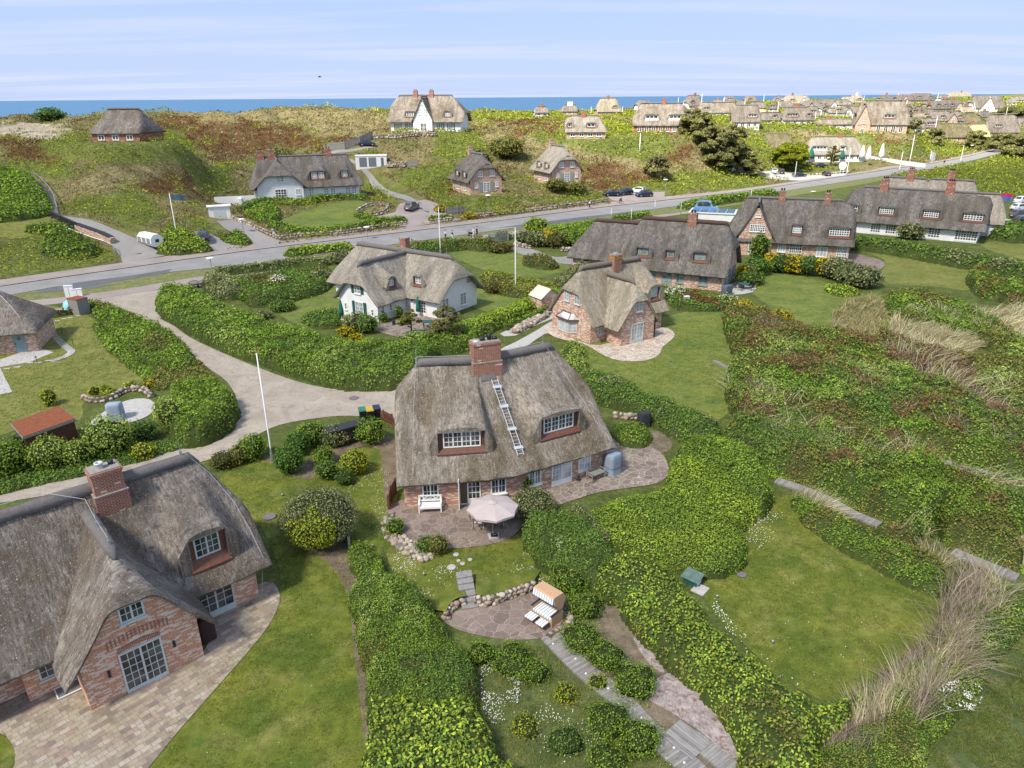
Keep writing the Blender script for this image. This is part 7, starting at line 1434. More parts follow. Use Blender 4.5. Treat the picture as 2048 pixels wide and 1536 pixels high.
mound('hedge',[(1585,985),(1640,1000),(1700,1035),(1790,1080),(1860,1105),(1900,1150),(1880,1185),(1820,1160),(1740,1120),(1660,1075),(1600,1030)],.95,'rose','long low hedge between the square lawn and the boardwalk','hedge',rough=.4,extra=('olive',.3,2))
mound('scrub',[(1900,1170),(1960,1140),(2048,1130),(2120,1180),(2048,1260),(1990,1330),(1930,1420),(1860,1500),(1830,1600),(1560,1640),(1640,1500),(1720,1450),(1800,1350),(1880,1250)],.6,'rose',kind='stuff',rough=.85,cell=1.7,extra=[('rose_dark',.3,2),('willow',.2,2),('olive',.2,3)])
mound('scrub',[(1690,700),(1740,690),(1740,730),(1700,740)],1.2,'rusty',kind='stuff',rough=.2)
mound('thicket',[(1625,690),(1680,680),(1700,700),(1690,735),(1640,735),(1620,710)],1.5,'rusty','rust-brown rounded bush in the middle of the scrub','bush',rough=.15)
mound('scrub',[(1760,655),(1850,690),(1900,700),(2048,740),(2120,790),(2048,850),(1950,790),(1860,750),(1780,720),(1750,690)],.9,'brown',kind='stuff',rough=.5,extra=('olive',.5,3),core=(.06,.045,.03))
mound('scrub',[(1950,720),(2048,690),(2120,720),(2120,850),(2048,830),(1960,780)],1.6,'willow',kind='stuff',rough=.6,cell=3,extra=('olive',.5,3))
def reeds(pl,dens,L_,wd,lean,pal,spread=.3,bend=.4,hz_=.4,z0=0.0,clump=None):
 X,Y,w = scatter(pl,dens,hz_);n = len(X)
 if clump:k = fbm(X/clump,Y/clump,91,3) > .47;X,Y = X[k],Y[k];n = len(X)
 D = np.hypot(X,Y);sway = np.stack([(fbm(X/1.6,Y/1.6,33,3)-.5)*3.6,(fbm(X/1.6,Y/1.6,55,3)-.5)*3.0,X*0],1);Dv = np.tile(np.array(lean,float),(n,1))+sway+RNG.normal(size=(n,3))*spread;Dv[:,2] = np.abs(Dv[:,2])+.25
 c = tints(n,PAL[pal],.2)*(.8+.5*fbm(X/1.5,Y/1.5,8,2)[:,None]);Lf = Leaves();Lf.blades(np.stack([X,Y,T(X,Y)+z0],1),Dv,L_*(.45+.9*RNG.random(n)),np.maximum(wd,.5*D/710),c,bend);return Lf
def reedobj(name,*a,**k):return tag(reeds(*a,**k).build(name),kind='stuff')
reedobj('tall_reeds',[(1790,625),(1830,610),(1900,625),(2000,620),(2060,610),(2120,640),(2100,700),(2000,680),(1930,700),(1890,730),(1830,690),(1780,660)],.9,1.7,.03,(.9,.5,.7),'reed',.2,.4)
reedobj('tall_reeds',[(1660,640),(1690,600),(1740,590),(1765,600),(1770,650),(1750,690),(1680,680)],.5,1.0,.03,(.6,.5,.8),'marram',.3,.4)
reedobj('tall_reeds',[(1860,1320),(1900,1260),(1930,1200),(1980,1160),(2010,1180),(1990,1240),(1940,1310),(1880,1390),(1800,1440),(1740,1460),(1700,1450),(1770,1400)],.75,1.5,.028,(1.0,1.3,.6),'reed',.32,.55)
reedobj('tall_reeds',[(1700,1440),(1760,1380),(1830,1300),(1870,1320),(1820,1420),(1760,1500),(1700,1530),(1650,1500)],.5,1.0,.02,(.7,1.0,.5),'greyreed',.45,.5)
reedobj('tall_reeds',[(1960,1120),(2048,1060),(2120,1060),(2120,1120),(2048,1130),(1990,1150)],.7,1.7,.03,(1.2,.7,.5),'reed',.25,.4)
reedobj('tall_reeds',[(1590,980),(1660,985),(1700,1010),(1700,1035),(1640,1020),(1595,1000)],.5,1.3,.03,(.2,.2,1),'reed',.25,.3)
reedobj('tall_reeds',[(1760,1040),(1850,1070),(1900,1110),(1880,1130),(1800,1090)],.35,1.2,.03,(.2,.2,1),'reed',.3,.3)
for pl in ([(1460,780),(1560,800),(1620,850),(1500,840)],[(1640,740),(1760,780),(1720,830),(1620,790)],[(1590,880),(1700,870),(1760,900),(1850,930),(1800,950),(1700,930),(1620,910)],[(1700,790),(1800,800),(1900,850),(1960,900),(1850,880),(1750,840)],[(1900,960),(1990,985),(2048,1040),(2000,1060),(1930,1010)],[(1540,700),(1620,720),(1640,750),(1560,745)],[(1480,830),(1560,850),(1650,900),(1600,930),(1500,890)],[(1640,1000),(1750,1050),(1880,1100),(1800,1060),(1700,1010)],[(1780,700),(1900,740),(2048,800),(2048,830),(1900,790)]):
 reedobj('tall_reeds',pl,.24,2.6,.03,(.5,.3,1),'reed',.35,.4,clump=1.5)
reedobj('dry_stems',[(1480,655),(1540,640),(1640,670),(1640,700),(1560,720),(1500,700)],.5,1.4,.02,(.3,.2,1),'greyreed',.4,.2)
reedobj('dry_stems',[(1720,700),(1850,700),(1960,760),(2048,830),(2048,900),(1930,840),(1800,770)],.5,1.5,.02,(.4,.1,1),'greyreed',.5,.3)
for pl in ([(1700,760),(1850,800),(2000,880),(2048,930),(1900,890),(1750,830)],[(1520,870),(1640,900),(1700,950),(1600,940)],[(1900,1160),(2000,1180),(1960,1300),(1860,1420),(1800,1460),(1850,1330)]):
 reedobj('dry_stems',pl,.3,2.3,.02,(.2,.2,1),'greyreed',.5,.3,clump=1.2)
# short grass tufts on the near lawns and meadow, daisies
reedobj('meadow_grass',[(960,1300),(1080,1280),(1200,1390),(1400,1540),(1400,1600),(960,1600)],.25,.22,.012,(.1,.1,1),'olive',.7,.4)
def flowers(pl,n,z=.06,s=.05,col=(.8,.8,.76),clump=.8,name='daisies'):
 w = smoothline([tuple(gz(x,y)) for x,y in pl],3,True);xs = [p[0] for p in w];ys = [p[1] for p in w];X = RNG.uniform(min(xs),max(xs),n*6);Y = RNG.uniform(min(ys),max(ys),n*6);k = inpoly(X,Y,w);f = fbm(X/clump,Y/clump,44,3);k &= RNG.random(n*6) < np.clip((f-.42)*4,.02,1);X,Y = X[k][:n],Y[k][:n];m = len(X)
 Lf = Leaves();Lf.add(np.stack([X,Y,T(X,Y)+z+.04*RNG.random(m)],1),np.tile([0,-.5,1.],(m,1))+RNG.normal(size=(m,3))*.3,s*(.7+.5*RNG.random(m)),np.tile(np.array(col),(m,1)),asp=1);return tag(Lf.build(name),kind='stuff')
flowers([(975,1320),(1040,1330),(1040,1400),(1010,1460),(970,1430),(960,1360)],380,.12,.05);flowers([(780,1060),(850,1110),(900,1130),(960,1160),(1010,1140),(1080,1090),(1110,1180),(1000,1190),(940,1180),(880,1210),(850,1240),(820,1180),(770,1120)],700,.05,.05)
flowers([(1480,1060),(1560,1010),(1600,1010),(1560,1070),(1490,1110)],200,.1,.055,clump=1.2);flowers([(1420,1170),(1450,1230),(1540,1320),(1600,1370),(1560,1360),(1480,1290),(1420,1220)],260,.08,.06);flowers([(1500,1110),(1750,1100),(1840,1160),(1700,1350),(1560,1320),(1450,1180)],50,.05,.045)
flowers([(680,940),(770,930),(780,1010),(760,1080),(700,1000)],260,.05,.045);flowers([(1870,1400),(1930,1385),(1960,1420),(1925,1460),(1880,1440)],170,.75,.06,name='cow_parsley',clump=.5);flowers([(1100,1400),(1180,1440),(1250,1500),(1180,1536),(1060,1480)],160,.08,.05)
flowers([(960,1310),(1380,1540),(1380,1590),(980,1590)],70,.1,.05);flowers([(430,980),(640,1000),(700,1200),(720,1530),(320,1530),(560,1200)],60,.03,.035)
# ================================================================ things people put there
def P3(px,py,z=0):p = at(px,py);return Vector((p.x,p.y,p.z+z))
def root_at(name,px,py,rz,label,cat,group=None,z=0):return empty(name,P3(px,py,z),radians(rz),label,cat,group)
def rbox(name,parent,x0,x1,y0,y1,z0,z1,mat):m = MB();m.box(x0,x1,y0,y1,z0,z1);return m.build(name,mat,parent)
# ---- field-stone walls
_ico = None
def ico():
 global _ico
 if _ico is None:
  bm = bmesh.new();bmesh.ops.create_icosphere(bm,subdivisions=2,radius=1);bm.verts.ensure_lookup_table();_ico = (np.array([v.co[:] for v in bm.verts]),np.array([[v.index for v in f.verts] for f in bm.faces]));bm.free()
 return _ico
_ico1 = None
def ico1():
 global _ico1
 if _ico1 is None:
  bm = bmesh.new();bmesh.ops.create_icosphere(bm,subdivisions=1,radius=1);_ico1 = (np.array([v.co[:] for v in bm.verts]),np.array([[v.index for v in f.verts] for f in bm.faces]));bm.free()
 return _ico1
def stones(name,pts,sizes,label,cat,group=None,cols=None,lo=False,kind=None,core=None,near=True):
 V0,F0 = ico1() if lo else ico();n = len(pts);rg = RNG;cols = cols or [(.34,.29,.22),(.26,.22,.18),(.40,.35,.28),(.30,.20,.15),(.22,.21,.19)]
 V = [];F = [];C_ = [];k = 0
 for p,s in zip(pts,sizes):
  q = V0*np.array([1+.35*rg.random(),.75+.3*rg.random(),.7+.25*rg.random()]);q = np.sign(q)*np.abs(q)**.8;a = rg.random()*pi;c,s_ = cos(a),sin(a);q = np.stack([q[:,0]*c-q[:,1]*s_,q[:,0]*s_+q[:,1]*c,q[:,2]],1)*s+rg.normal(size=q.shape)*s*.03
  V.append(q+np.array(p));F.append(F0+k);k += len(q);cc = tints(1,cols,.18)[0];C_.append(np.tile(cc,(len(q),1)))
 if core is not None:
  cv,cf = core;V.append(np.array(cv));F.append(np.array(cf)+k);C_.append(np.tile(np.array((.10,.085,.065)),(len(cv),1)))
 V = np.concatenate(V);org = V.mean(0);org[2] = V[:,2].min();o = npmesh(name,V-org,np.concatenate(F),M['stone'],col=np.concatenate(C_),smooth=True,loc=tuple(org));return tag(o,label,cat,group,kind)
def stone_wall(path,h,wd,label,size=.17,px=True,group=None,jag=.03,cols=None):
 w = [tuple(at(x,y))[:2] for x,y in path] if px else path;w = smoothline(w,4);pts = [];sz = [];cv = [];cf = [];acc = 0
 dist = np.mean([hypot(*p) for p in w]);size = max(size,dist*.0018)
 seg = [0]
 for a,b in zip(w[:-1],w[1:]):seg.append(seg[-1]+hypot(b[0]-a[0],b[1]-a[1]))
 Ltot = seg[-1];n = max(2,int(Ltot/(size*1.75)));rows = max(1,int(round(h/(size*1.35))))
 def pos(t):
  i = min(max(np.searchsorted(seg,t)-1,0),len(w)-2);f = (t-seg[i])/max(seg[i+1]-seg[i],1e-6);d = Vector((w[i+1][0]-w[i][0],w[i+1][1]-w[i][1])).normalized();return w[i][0]+(w[i+1][0]-w[i][0])*f,w[i][1]+(w[i+1][1]-w[i][1])*f,d
 for r in range(rows):
  for k in range(n):
   x,y,d = pos((k+.5+.5*(r % 2)+.25*RNG.normal())/n*Ltot % Ltot)
   for sd in ((-1,1) if r < rows-1 or wd > size*3 else (0,)):
    s = size*(.7+.5*RNG.random());pts.append((x-d.y*sd*(wd/2-size*.5)+RNG.normal()*jag,y+d.x*sd*(wd/2-size*.5)+RNG.normal()*jag,float(T(x,y))+size*.6+r*size*1.2));sz.append(s)
 m = 0
 for k in range(len(w)):
  x,y = w[k];d = Vector((w[min(k+1,len(w)-1)][0]-w[max(k-1,0)][0],w[min(k+1,len(w)-1)][1]-w[max(k-1,0)][1])).normalized();z = float(T(x,y))
  for sd,zz in ((-1,-.2),(-1,rows*size*1.2-.05),(1,rows*size*1.2-.05),(1,-.2)):cv.append((x-d.y*sd*wd*.36,y+d.x*sd*wd*.36,z+zz))
  if k:
   for j in range(3):a = (k-1)*4+j;b = k*4+j;cf += [(a,b,b+1),(a,b+1,a+1)]
 return stones('stone_wall',pts,sz,label,'stone wall',group,core=(cv,cf),lo=dist > 60,cols=cols)
pale = [(.36,.31,.25),(.30,.26,.21),(.44,.39,.32),(.30,.21,.16)]
stone_wall([(893,1240),(898,1222),(915,1212),(932,1208)],.45,.35,'left part of the rounded stone wall beside the garden steps',.14,cols=pale)
stone_wall([(952,1206),(975,1210),(1000,1202),(1040,1188),(1068,1178)],.5,.35,'stone wall between the garden steps and wicker beach chair',.14,cols=pale)
stone_wall([(1122,1206),(1140,1225),(1140,1245),(1122,1262),(1095,1280)],.28,.3,'low stone rim right of the sunken patio',.13)
stone_wall([(783,1030),(773,1058),(785,1082),(810,1098),(835,1110),(852,1125)],.3,.45,'rough stone edging left of the central terrace',.15,jag=.1)
stone_wall([(545,464),(556,478),(600,474),(690,467),(750,457),(812,449)],.9,.6,'long stone wall below the hedge across the road',.3,cols=pale)
stone_wall([(462,437),(500,452),(545,472)],.9,.6,'stone wall climbing beside the garage drive',.3,cols=pale);stone_wall([(858,446),(905,441)],.7,.6,'short stone wall right of the paved yard',.3,cols=pale)
stone_wall([(950,434),(1040,425),(1130,414),(1216,402)],.9,.6,'long pale stone wall along the far pavement',.3,cols=pale);stone_wall([(715,425),(740,412),(775,412),(770,425),(745,432)],.8,.7,'curved rubble wall beside the paved yard',.3,cols=pale)
stone_wall([(742,278),(800,276),(850,272),(875,272)],1.3,.8,'retaining stone wall below the big white house',.4,cols=pale);stone_wall([(775,334),(812,334)],1.2,.8,'stone wall right of the white double garage',.35,cols=pale)
stone_wall([(1342,607),(1390,613),(1445,622)],.6,.45,'stone wall behind the white box',.25,cols=pale);stone_wall([(1120,503),(1150,503),(1178,502)],.7,.5,'stone wall left of the long dark house',.3,cols=pale);stone_wall([(1030,489),(1040,494),(1060,498)],.7,.5,'stone wall end right of the metal gate',.3,cols=pale)
stone_wall([(975,580),(1010,586),(1060,596),(1100,602)],.4,.5,'low stone edge along the heather border',.22,cols=pale);stone_wall([(1705,487),(1760,492),(1785,497)],.8,.5,'stone wall under the long dark hedge',.3,cols=pale)
stone_wall([(75,637),(110,632),(152,626)],.7,.5,'stone wall topped with brown heather on the left',.22,cols=pale);hedge([(75,632),(112,627),(150,621)],.7,1.0,'heath','brown heather growing on the left stone wall',cat='heather',name='heather_bed')
stone_wall([(165,797),(190,805),(220,800),(250,785),(285,782),(305,795)],.6,.4,'curved stone wall around the covered chair patio',.2,cols=pale)
for px,py,lab in ((190,788,'left lime-green leafy plant above the curved stone wall'),(212,785,'middle yellow-green plant above the curved stone wall'),(218,795,'right lime-green plant above the curved stone wall'),(262,778,'lime plant at the right end of the curved wall'),(300,775,'yellow flowering plant right of the curved wall')):shrub('plant',px,py,.5,.6,'lime' if 'yellow f' not in lab else 'yellow',lab,cat='plant',stem=False)
shrub('shrub',100,810,.6,1.4,'lime','thin yellow-green sapling above the rusty shed roof')
stone_wall([(700,685),(760,700),(800,716),(830,705),(845,690)],.4,.4,'stone edge of the white house garden',.2,cols=pale);stone_wall([(1690,765),(1740,775),(1770,780)],.5,.8,'pile of field stones lost in the scrub',.25,cols=pale,jag=.2);stone_wall([(1590,352),(1640,350),(1700,346)],.7,.6,'stone wall along the restaurant car park',.4,cols=pale)
# rubble slope between the two gardens
_sp = wpoly([(1020,665),(1065,640),(1105,618),(1095,635),(1060,655),(1035,668)]);_xs = [p[0] for p in _sp];_ys = [p[1] for p in _sp];_q = []
while len(_q) < 260:
 x,y = RNG.uniform(min(_xs),max(_xs)),RNG.uniform(min(_ys),max(_ys))
 if inpoly(np.array(x),np.array(y),_sp):_q.append((x,y,.1+.3*RNG.random()))
stones('rubble_bank',_q,[.2+.12*RNG.random() for _ in _q],'bank of pale rubble stones above the concrete path','rubble',lo=True,cols=pale)
_q = [tuple(P3(x+RNG.normal()*9,y+RNG.normal()*5,.05)) for x,y in ((815,1092),(830,1105),(800,1085),(845,1112)) for _ in range(26)];stones('rockery',_q,[.09+.09*RNG.random() for _ in _q],'loose rockery stones at the front of the central terrace','rockery',cols=pale)
# grass bank behind the sunken patio wall
def bank(path,back,h,lab=None):
 w = smoothline([tuple(at(x,y))[:2] for x,y in path],4);b = smoothline([tuple(at(x,y))[:2] for x,y in back],4);n = min(len(w),len(b));G = []
 for i in range(n):G.append([(w[i][0]+(b[i][0]-w[i][0])*f,w[i][1]+(b[i][1]-w[i][1])*f,.02+h*(1-f)**1.2) for f in (0,.15,.35,.6,.8,1)])
 m = MB();m.grid(G,[[(p[0],p[1]) for p in r] for r in G]);tag(m.build('grass_bank',M['lawn'],smooth=True),kind='structure')
bank([(952,1202),(975,1206),(1000,1199),(1040,1185),(1068,1174)],[(950,1150),(985,1145),(1020,1140),(1050,1135),(1085,1135)],.42);bank([(893,1236),(900,1220),(915,1209),(932,1204)],[(850,1215),(870,1185),(895,1165),(925,1155)],.38)
# ---- garden steps
st_ = root_at('garden_steps',940,1180,0,'five weathered timber-edged garden steps down to the sunken patio','steps')
for k in range(6):
 a = at(912+k*2.1,1159+k*10);b = at(943+k*2.3,1154+k*10);c = at(945+k*2.3,1166+k*10);d = at(914+k*2.1,1171+k*10);zt = .47-.075*k;m = MB();L0 = st_.location;m.hexa([Vector((p.x,p.y,z))-L0 for z in (0,zt) for p in (d,c,b,a)]);m.build('step',M['greywood'],st_)
for k,(x,y,s) in enumerate(((912,1110,.18),(903,1135,.26),(925,1128,.15),(940,1120,.14),(917,1122,.12),(930,1145,.13))):p = at(x,y);m = MB();m.lathe([(s,.03),(s*.9,.055),(.01,.06)],(0,0,0),9);o = m.build('stepping_stone',M['concrete'],loc=(p.x,p.y,0));tag(o,['small','largest round','pale','topmost','flat','lowest'][k]+' stepping stone in the daisy lawn above the garden steps','stepping stone','stepping stones above the garden steps')
# ---- boardwalks
def walk(name,pts,wd,lab,h=.12):o = strip(name,pts,wd,M['planks'],h,.12);return tag(o,lab,'boardwalk')
walk('boardwalk',[(1098,1272),(1125,1300),(1165,1340),(1205,1372),(1245,1405),(1290,1455),(1330,1495),(1385,1540),(1440,1600)],.95,'long grey boardwalk running from the sunken patio to the bottom edge')
walk('boardwalk',[(1352,1500),(1372,1482),(1390,1466)],1.5,'short plank spur joining the long boardwalk near the bottom',.128);walk('boardwalk',[(1385,1478),(1450,1530),(1500,1580)],.8,'second plank path leaving the bottom edge beside the spur',.122)
walk('boardwalk',[(1552,962),(1600,978),(1650,998),(1710,1032),(1760,1052)],.75,'upper piece of the boardwalk behind the low hedge');walk('boardwalk',[(1905,1105),(1960,1128),(2035,1158)],.8,'lower right piece of boardwalk ending in the reeds')
walk('boardwalk',[(1828,903),(1900,930),(1955,948)],.8,'narrow boardwalk piece in the scrub at the right');walk('boardwalk',[(1948,938),(2000,955),(2048,972),(2110,992)],1.3,'wide boardwalk piece leaving the right edge',.14)
for k in range(9):
 f = k/8;x,y = (1112+f*262,1292+f*238);p = at(x+(6 if k % 2 else -6),y);m = MB();m.lathe([(.05,.125),(.045,.15),(.01,.155)],(0,0,0),8);o = m.build('deck_light',M['white'],loc=(p.x,p.y,0));tag(o,['first','second','third','fourth','fifth','sixth','seventh','eighth','ninth'][k]+' round white deck light down the long boardwalk','deck light','round lights along the boardwalk')
ws_ = root_at('wooden_steps',1460,740,0,'grey sleeper steps at the edge of the big central lawn','steps')
for k in range(5):a = at(1432+k*13,728+k*6.5);m = MB();L0 = ws_.location;d = Vector((.55,.35,0));n = Vector((-.35,.75,0)).normalized();q = Vector((a.x,a.y,0))-L0;m.hexa([q+n*s+d.normalized()*t+Vector((0,0,z)) for z in (0,.22-.03*k) for s,t in ((-.5,0),(-.5,.3),(.5,.3),(.5,0))]);m.build('step',M['greywood'],ws_)
walk('boardwalk',[(1478,745),(1497,752)],1.0,'single plank landing at the foot of the sleeper steps',.06)
# ---- parasols
def fabric(name,c):return plain(name,c,.85,vary=.05)
def parasol(px,py,r,zt,col,label,n=8,rz=10):
 p = gz(px,py,zt);t = empty('parasol',(p[0],p[1],0),radians(rz),label,'parasol');m = MB();c = (0,0,zt+.32);rim = [(r*cos(2*pi*k/n),r*sin(2*pi*k/n),zt-.1) for k in range(n)]
 for k in range(n):
  a,b = rim[k],rim[(k+1) % n];mid = [(a[i]+b[i])/2*(.97 if i < 2 else 1) for i in range(3)]
  for q in ((a,mid),(mid,b)):
   G = [[tuple(q[j][i]*f+c[i]*(1-f)-(0 if i < 2 else -.05*sin(pi*f)) for i in range(3)) for f in (0,.3,.6,.85,1)] for j in (0,1)];m.grid(G,flip=True)
  m.face([a,b,(b[0],b[1],b[2]-.1),(a[0],a[1],a[2]-.1)])
 m.build('canopy',col,t);m = MB();m.lathe([(.32,zt+.28),(.12,zt+.37),(.03,zt+.40),(.03,zt+.46),(.01,zt+.47)],(0,0,0),8);m.build('vent_cap',col,t)
 m = MB();m.tube([(0,0,.05),(0,0,zt+.3)],.025,8);m.build('pole',M['zinc'],t);m = MB()
 for k in range(n):m.tube([(0,0,zt+.12),tuple(x*.96 for x in rim[k][:2])+(zt-.1,)],.012,4)
 m.build('ribs',M['dark'],t);return t
FB = fabric('dusty_pink_canvas',(.44,.37,.345));ps = parasol(985,1012,1.52,2.15,FB,'open dusty-pink parasol over the table on the central terrace')
o = MB();o.box(-.28,.28,-.28,.28,.05,.14);s_ = o.build('base',M['concrete'],ps);s_.location = (.0,0,0)
o = MB();p = at(990,1073);o.box(-.24,.24,-.24,.24,0,.09);o.box(-.08,.08,-.05,.05,.09,.1);tag(o.build('paving_weight',M['concrete'],loc=(p.x,p.y,.05),rz=.1),'pale square weight plate on the central terrace edge','weight plate')
# table with crossed legs, chairs
tb = empty('garden_table',(*gz(985,1040,.3),.05),radians(10),'garden table with crossed metal legs under the pink parasol','table');m = MB()
for k in range(7):m.box(-.85,.85,-.45+k*.13,-.34+k*.13,.70,.73)
m.build('table_top',M['greywood'],tb)
for x in (-.6,.6):
 m = MB();m.bar((x,-.4,0),(x,.4,.70),.05,.03);m.build('leg',M['zinc'],tb);m = MB();m.bar((x,.4,0),(x,-.4,.70),.05,.03);m.build('leg',M['zinc'],tb)
def chair(parent_name,loc,rz,label,seatm,framem,slats=True,group=None):
 t = empty(parent_name,loc,radians(rz),label,'chair',group);m = MB()
 for k in range(3):m.box(-.24,.24,-.24+k*.165,-.10+k*.165,.44,.465)
 m.build('seat',seatm,t);m = MB()
 for k in range(3):m.box(-.23,.23,.25,.275,.55+k*.14,.65+k*.14)
 m.build('backrest',seatm,t)
 for x in (-.25,.25):
  m = MB();m.bar((x,-.24,0),(x,.12,.64),.03);m.build('leg',framem,t);m = MB();m.bar((x,.26,0),(x,.27,1.0),.03);m.build('leg',framem,t);m = MB();m.bar((x,-.26,.64),(x,.27,.64),.045,.025);m.build('armrest',framem,t)
 return t
SL = plain('cream_slats',(.62,.60,.55),.6)
for px,py,rz,lab in ((948,1034,100,'slatted chair at the left end of the parasol table'),(958,1050,75,'slatted chair at the near left corner of the parasol table'),(998,1044,-10,'slatted chair at the near side of the parasol table'),(1018,1030,-60,'slatted chair at the right side of the parasol table')):chair('garden_chair',(*gz(px,py,.2),.05),rz,lab,SL,M['dark'],group='slatted chairs around the parasol table')
# white bench with lattice back
wb_ = empty('white_bench',(*gz(861,1022,.0),.05),radians(4),'white wooden bench with crossed lattice back against the central house','bench');m = MB()
for k in range(4):m.box(-.68,.68,-.28+k*.14,-.16+k*.14,.42,.45)
m.box(-.68,.68,-.30,-.26,.28,.42);m.build('seat',M['white'],wb_);m = MB();m.box(-.68,.68,.27,.31,.86,.94);m.box(-.68,.68,.27,.31,.52,.58)
for c in (-.34,.34):
 for s in (-1,1):m.bar((c-.2*s,.29,.58),(c+.2*s,.29,.86),.03,.03)
 for x in (-.27,.27):m.box(c+x-.015,c+x+.015,.275,.305,.58,.86)
for x in (-.06,.06,-.66,.63):m.box(x-.015,x+.015,.275,.305,.58,.86)
m.build('backrest',M['white'],wb_)
for x in (-.68,.68):
 for y in (-.28,.29):m = MB();m.box(x-.035,x+.035,y-.035,y+.035,0,.64 if y < 0 else .94);m.build('leg',M['white'],wb_)
 m = MB();m.box(x-.045,x+.045,-.32,.32,.62,.66);m.build('armrest',M['white'],wb_)
# teak bench right
wb2 = empty('wooden_bench',(*gz(1192,958),.05),radians(38),'grey weathered wooden bench beside the blue-grey covered beach chair','bench');m = MB()
for k in range(5):m.box(-.62,.62,-.26+k*.11,-.17+k*.11,.42,.45)
m.build('seat',M['greywood'],wb2);m = MB();m.box(-.62,.62,.27,.31,.84,.90)
for k in range(12):m.box(-.58+k*.105,-.54+k*.105,.28,.30,.5,.84)
m.build('backrest',M['greywood'],wb2)
for x in (-.6,.6):
 for y in (-.25,.29):m = MB();m.box(x-.03,x+.03,y-.03,y+.03,0,.6 if y < 0 else .88);m.build('leg',M['greywood'],wb2)
 m = MB();m.box(x-.03,x+.03,-.3,.3,.6,.63);m.build('armrest',M['greywood'],wb2)
for px,py,lab in ((1157,962,'small black bird-shaped boot scraper by the wall'),):m = MB();m.lathe([(.16,0),(.16,.03),(.04,.05),(.05,.22),(.09,.3),(.02,.4)],(0,0,0),10);p = gz(px,py);tag(m.build('plant_stand',M['dark'],loc=(p[0],p[1],.05),smooth=True),'small black iron stand by the pale french door','stand')
# ---- covered beach chairs
def covered(px,py,rz,w_,d_,h_,col,label,z=.04):
 """tarpaulin drawn over a hooded beach chair: sloping top, gathered skirt"""
 p = at(px,py);t = empty('covered_beach_chair',(p.x,p.y,p.z+z),radians(rz),label,'covered chair');m = MB();n = 40;prof = [(1.03,0),(1.0,.04),(.97,.35),(.98,.6),(.96,.80),(.93,.97),(.80,1.02),(.4,1.03),(.0,1.03)];G = []
 for i in range(n+1):
  a = 2*pi*i/n;cx,sy = cos(a),sin(a);k = (abs(cx)**5+abs(sy)**5)**(-1/5);r = []
  for f,z_ in prof:fold = 1+.035*sin(a*11+z_*3)*(1-z_)*(1 if z_ < .9 else 0);zz = z_*h_*(1-.12*(sy*k*f+1)/2 if z_ > .5 else 1);r.append((cx*k*w_/2*f*fold,sy*k*d_/2*f*fold,zz))
  G.append(r)
 m.grid(G);m.build('tarpaulin',col,t,smooth=True);m = MB();pr = [tuple(c*1.03 if j < 2 else c for j,c in enumerate(G[i][2])) for i in range(n+1)];m.tube(pr,.012,4,cap=False);m.build('cord',M['dark'],t);return t
covered(1224,946,38,1.05,.95,1.55,fabric('blue_grey_tarp',(.22,.27,.33)),'beach chair under a blue-grey tarpaulin on the round patio');covered(1287,852,20,.95,.85,1.25,fabric('black_tarp',(.03,.032,.036)),'beach chair under a black tarpaulin on the sunny nook path');covered(234,838,15,1.2,1.1,1.45,fabric('pale_blue_tarp',(.30,.36,.43)),'beach chair under a pale blue tarpaulin on the left patio')
ac = covered(416,1278,42,.75,.6,1.25,fabric('brown_tarp',(.045,.022,.02)),'barbecue under a shiny brown cover at the lower-left house corner');ac['category'] = 'covered barbecue';ac.name = 'covered_barbecue'
# ---- wicker beach chair (open)
stripe = NT('grey_white_stripes',.8,.1);_u = stripe.node('ShaderNodeSeparateXYZ');stripe.l.new(stripe.co('UV'),_u.inputs[0]);_f = stripe.math('GREATER_THAN',stripe.math('FRACT',stripe.math('MULTIPLY',_u.outputs[0],6.5)),.55);stripe.color(stripe.mix(_f,(.78,.79,.80),(.38,.43,.48)))
wick = NT('wicker',.75,.2);_w = wick.node('ShaderNodeTexWave',wave_type='BANDS');wick.l.new(wick.co(),_w.inputs['Vector']);_w.inputs['Scale'].default_value = 22;wick.color(wick.mix(_w.outputs['Fac'],(.50,.30,.17),(.62,.40,.24)));wick.bump(_w.outputs['Fac'],.5,.01)
p = at(1094,1236);bc = empty('beach_chair',(p.x,p.y,.04),radians(-44),'open wicker hooded beach chair with striped grey-white cushions','beach chair')
W_ = .66
for sd in (-1,1):
 m = MB();x0,x1 = sorted((sd*W_,sd*(W_-.05)));m.hexa([(x0,-.42,0),(x1,-.42,0),(x1,.42,0),(x0,.42,0),(x0,-.42,.62),(x1,-.42,.62),(x1,.42,.66),(x0,.42,.66)]);m.build('side_panel',wick.m,bc);m = MB();m.bar((sd*W_*.965,-.46,.65),(sd*W_*.965,.44,.69),.09,.035);m.build('armrest',M['dark'],bc)
m = MB();m.box(-W_+.05,W_-.05,.38,.42,.05,.70);m.box(-W_+.05,W_-.05,-.38,-.34,.05,.34);m.build('lower_shell',wick.m,bc)
m = MB()   # hood: back leaning, roof and sides
def hd(y,z):a = radians(-14);return (y*cos(a)-(z-.7)*sin(a)*-1*-1*1,(z-.7)*cos(a)+y*sin(a)*0+.7)
hp = [(.40,.66),(.62,1.28),(.42,1.62),(-.22,1.66),(-.30,1.60)]
m.grid([[(-W_,y,z) for y,z in hp],[(W_,y,z) for y,z in hp]],[[(0,i*.3) for i in range(5)],[(1.3,i*.3) for i in range(5)]],flip=True)
for sd in (-1,1):
 q = [(sd*W_,y,z) for y,z in hp]+[(sd*W_,-.18,1.30),(sd*W_,.05,.90),(sd*W_,.12,.70)];m.face(q if sd > 0 else q[::-1])
m.build('hood',wick.m,bc);m = MB();hi = [(.34,.66),(.55,1.27),(.38,1.56),(-.24,1.60)]
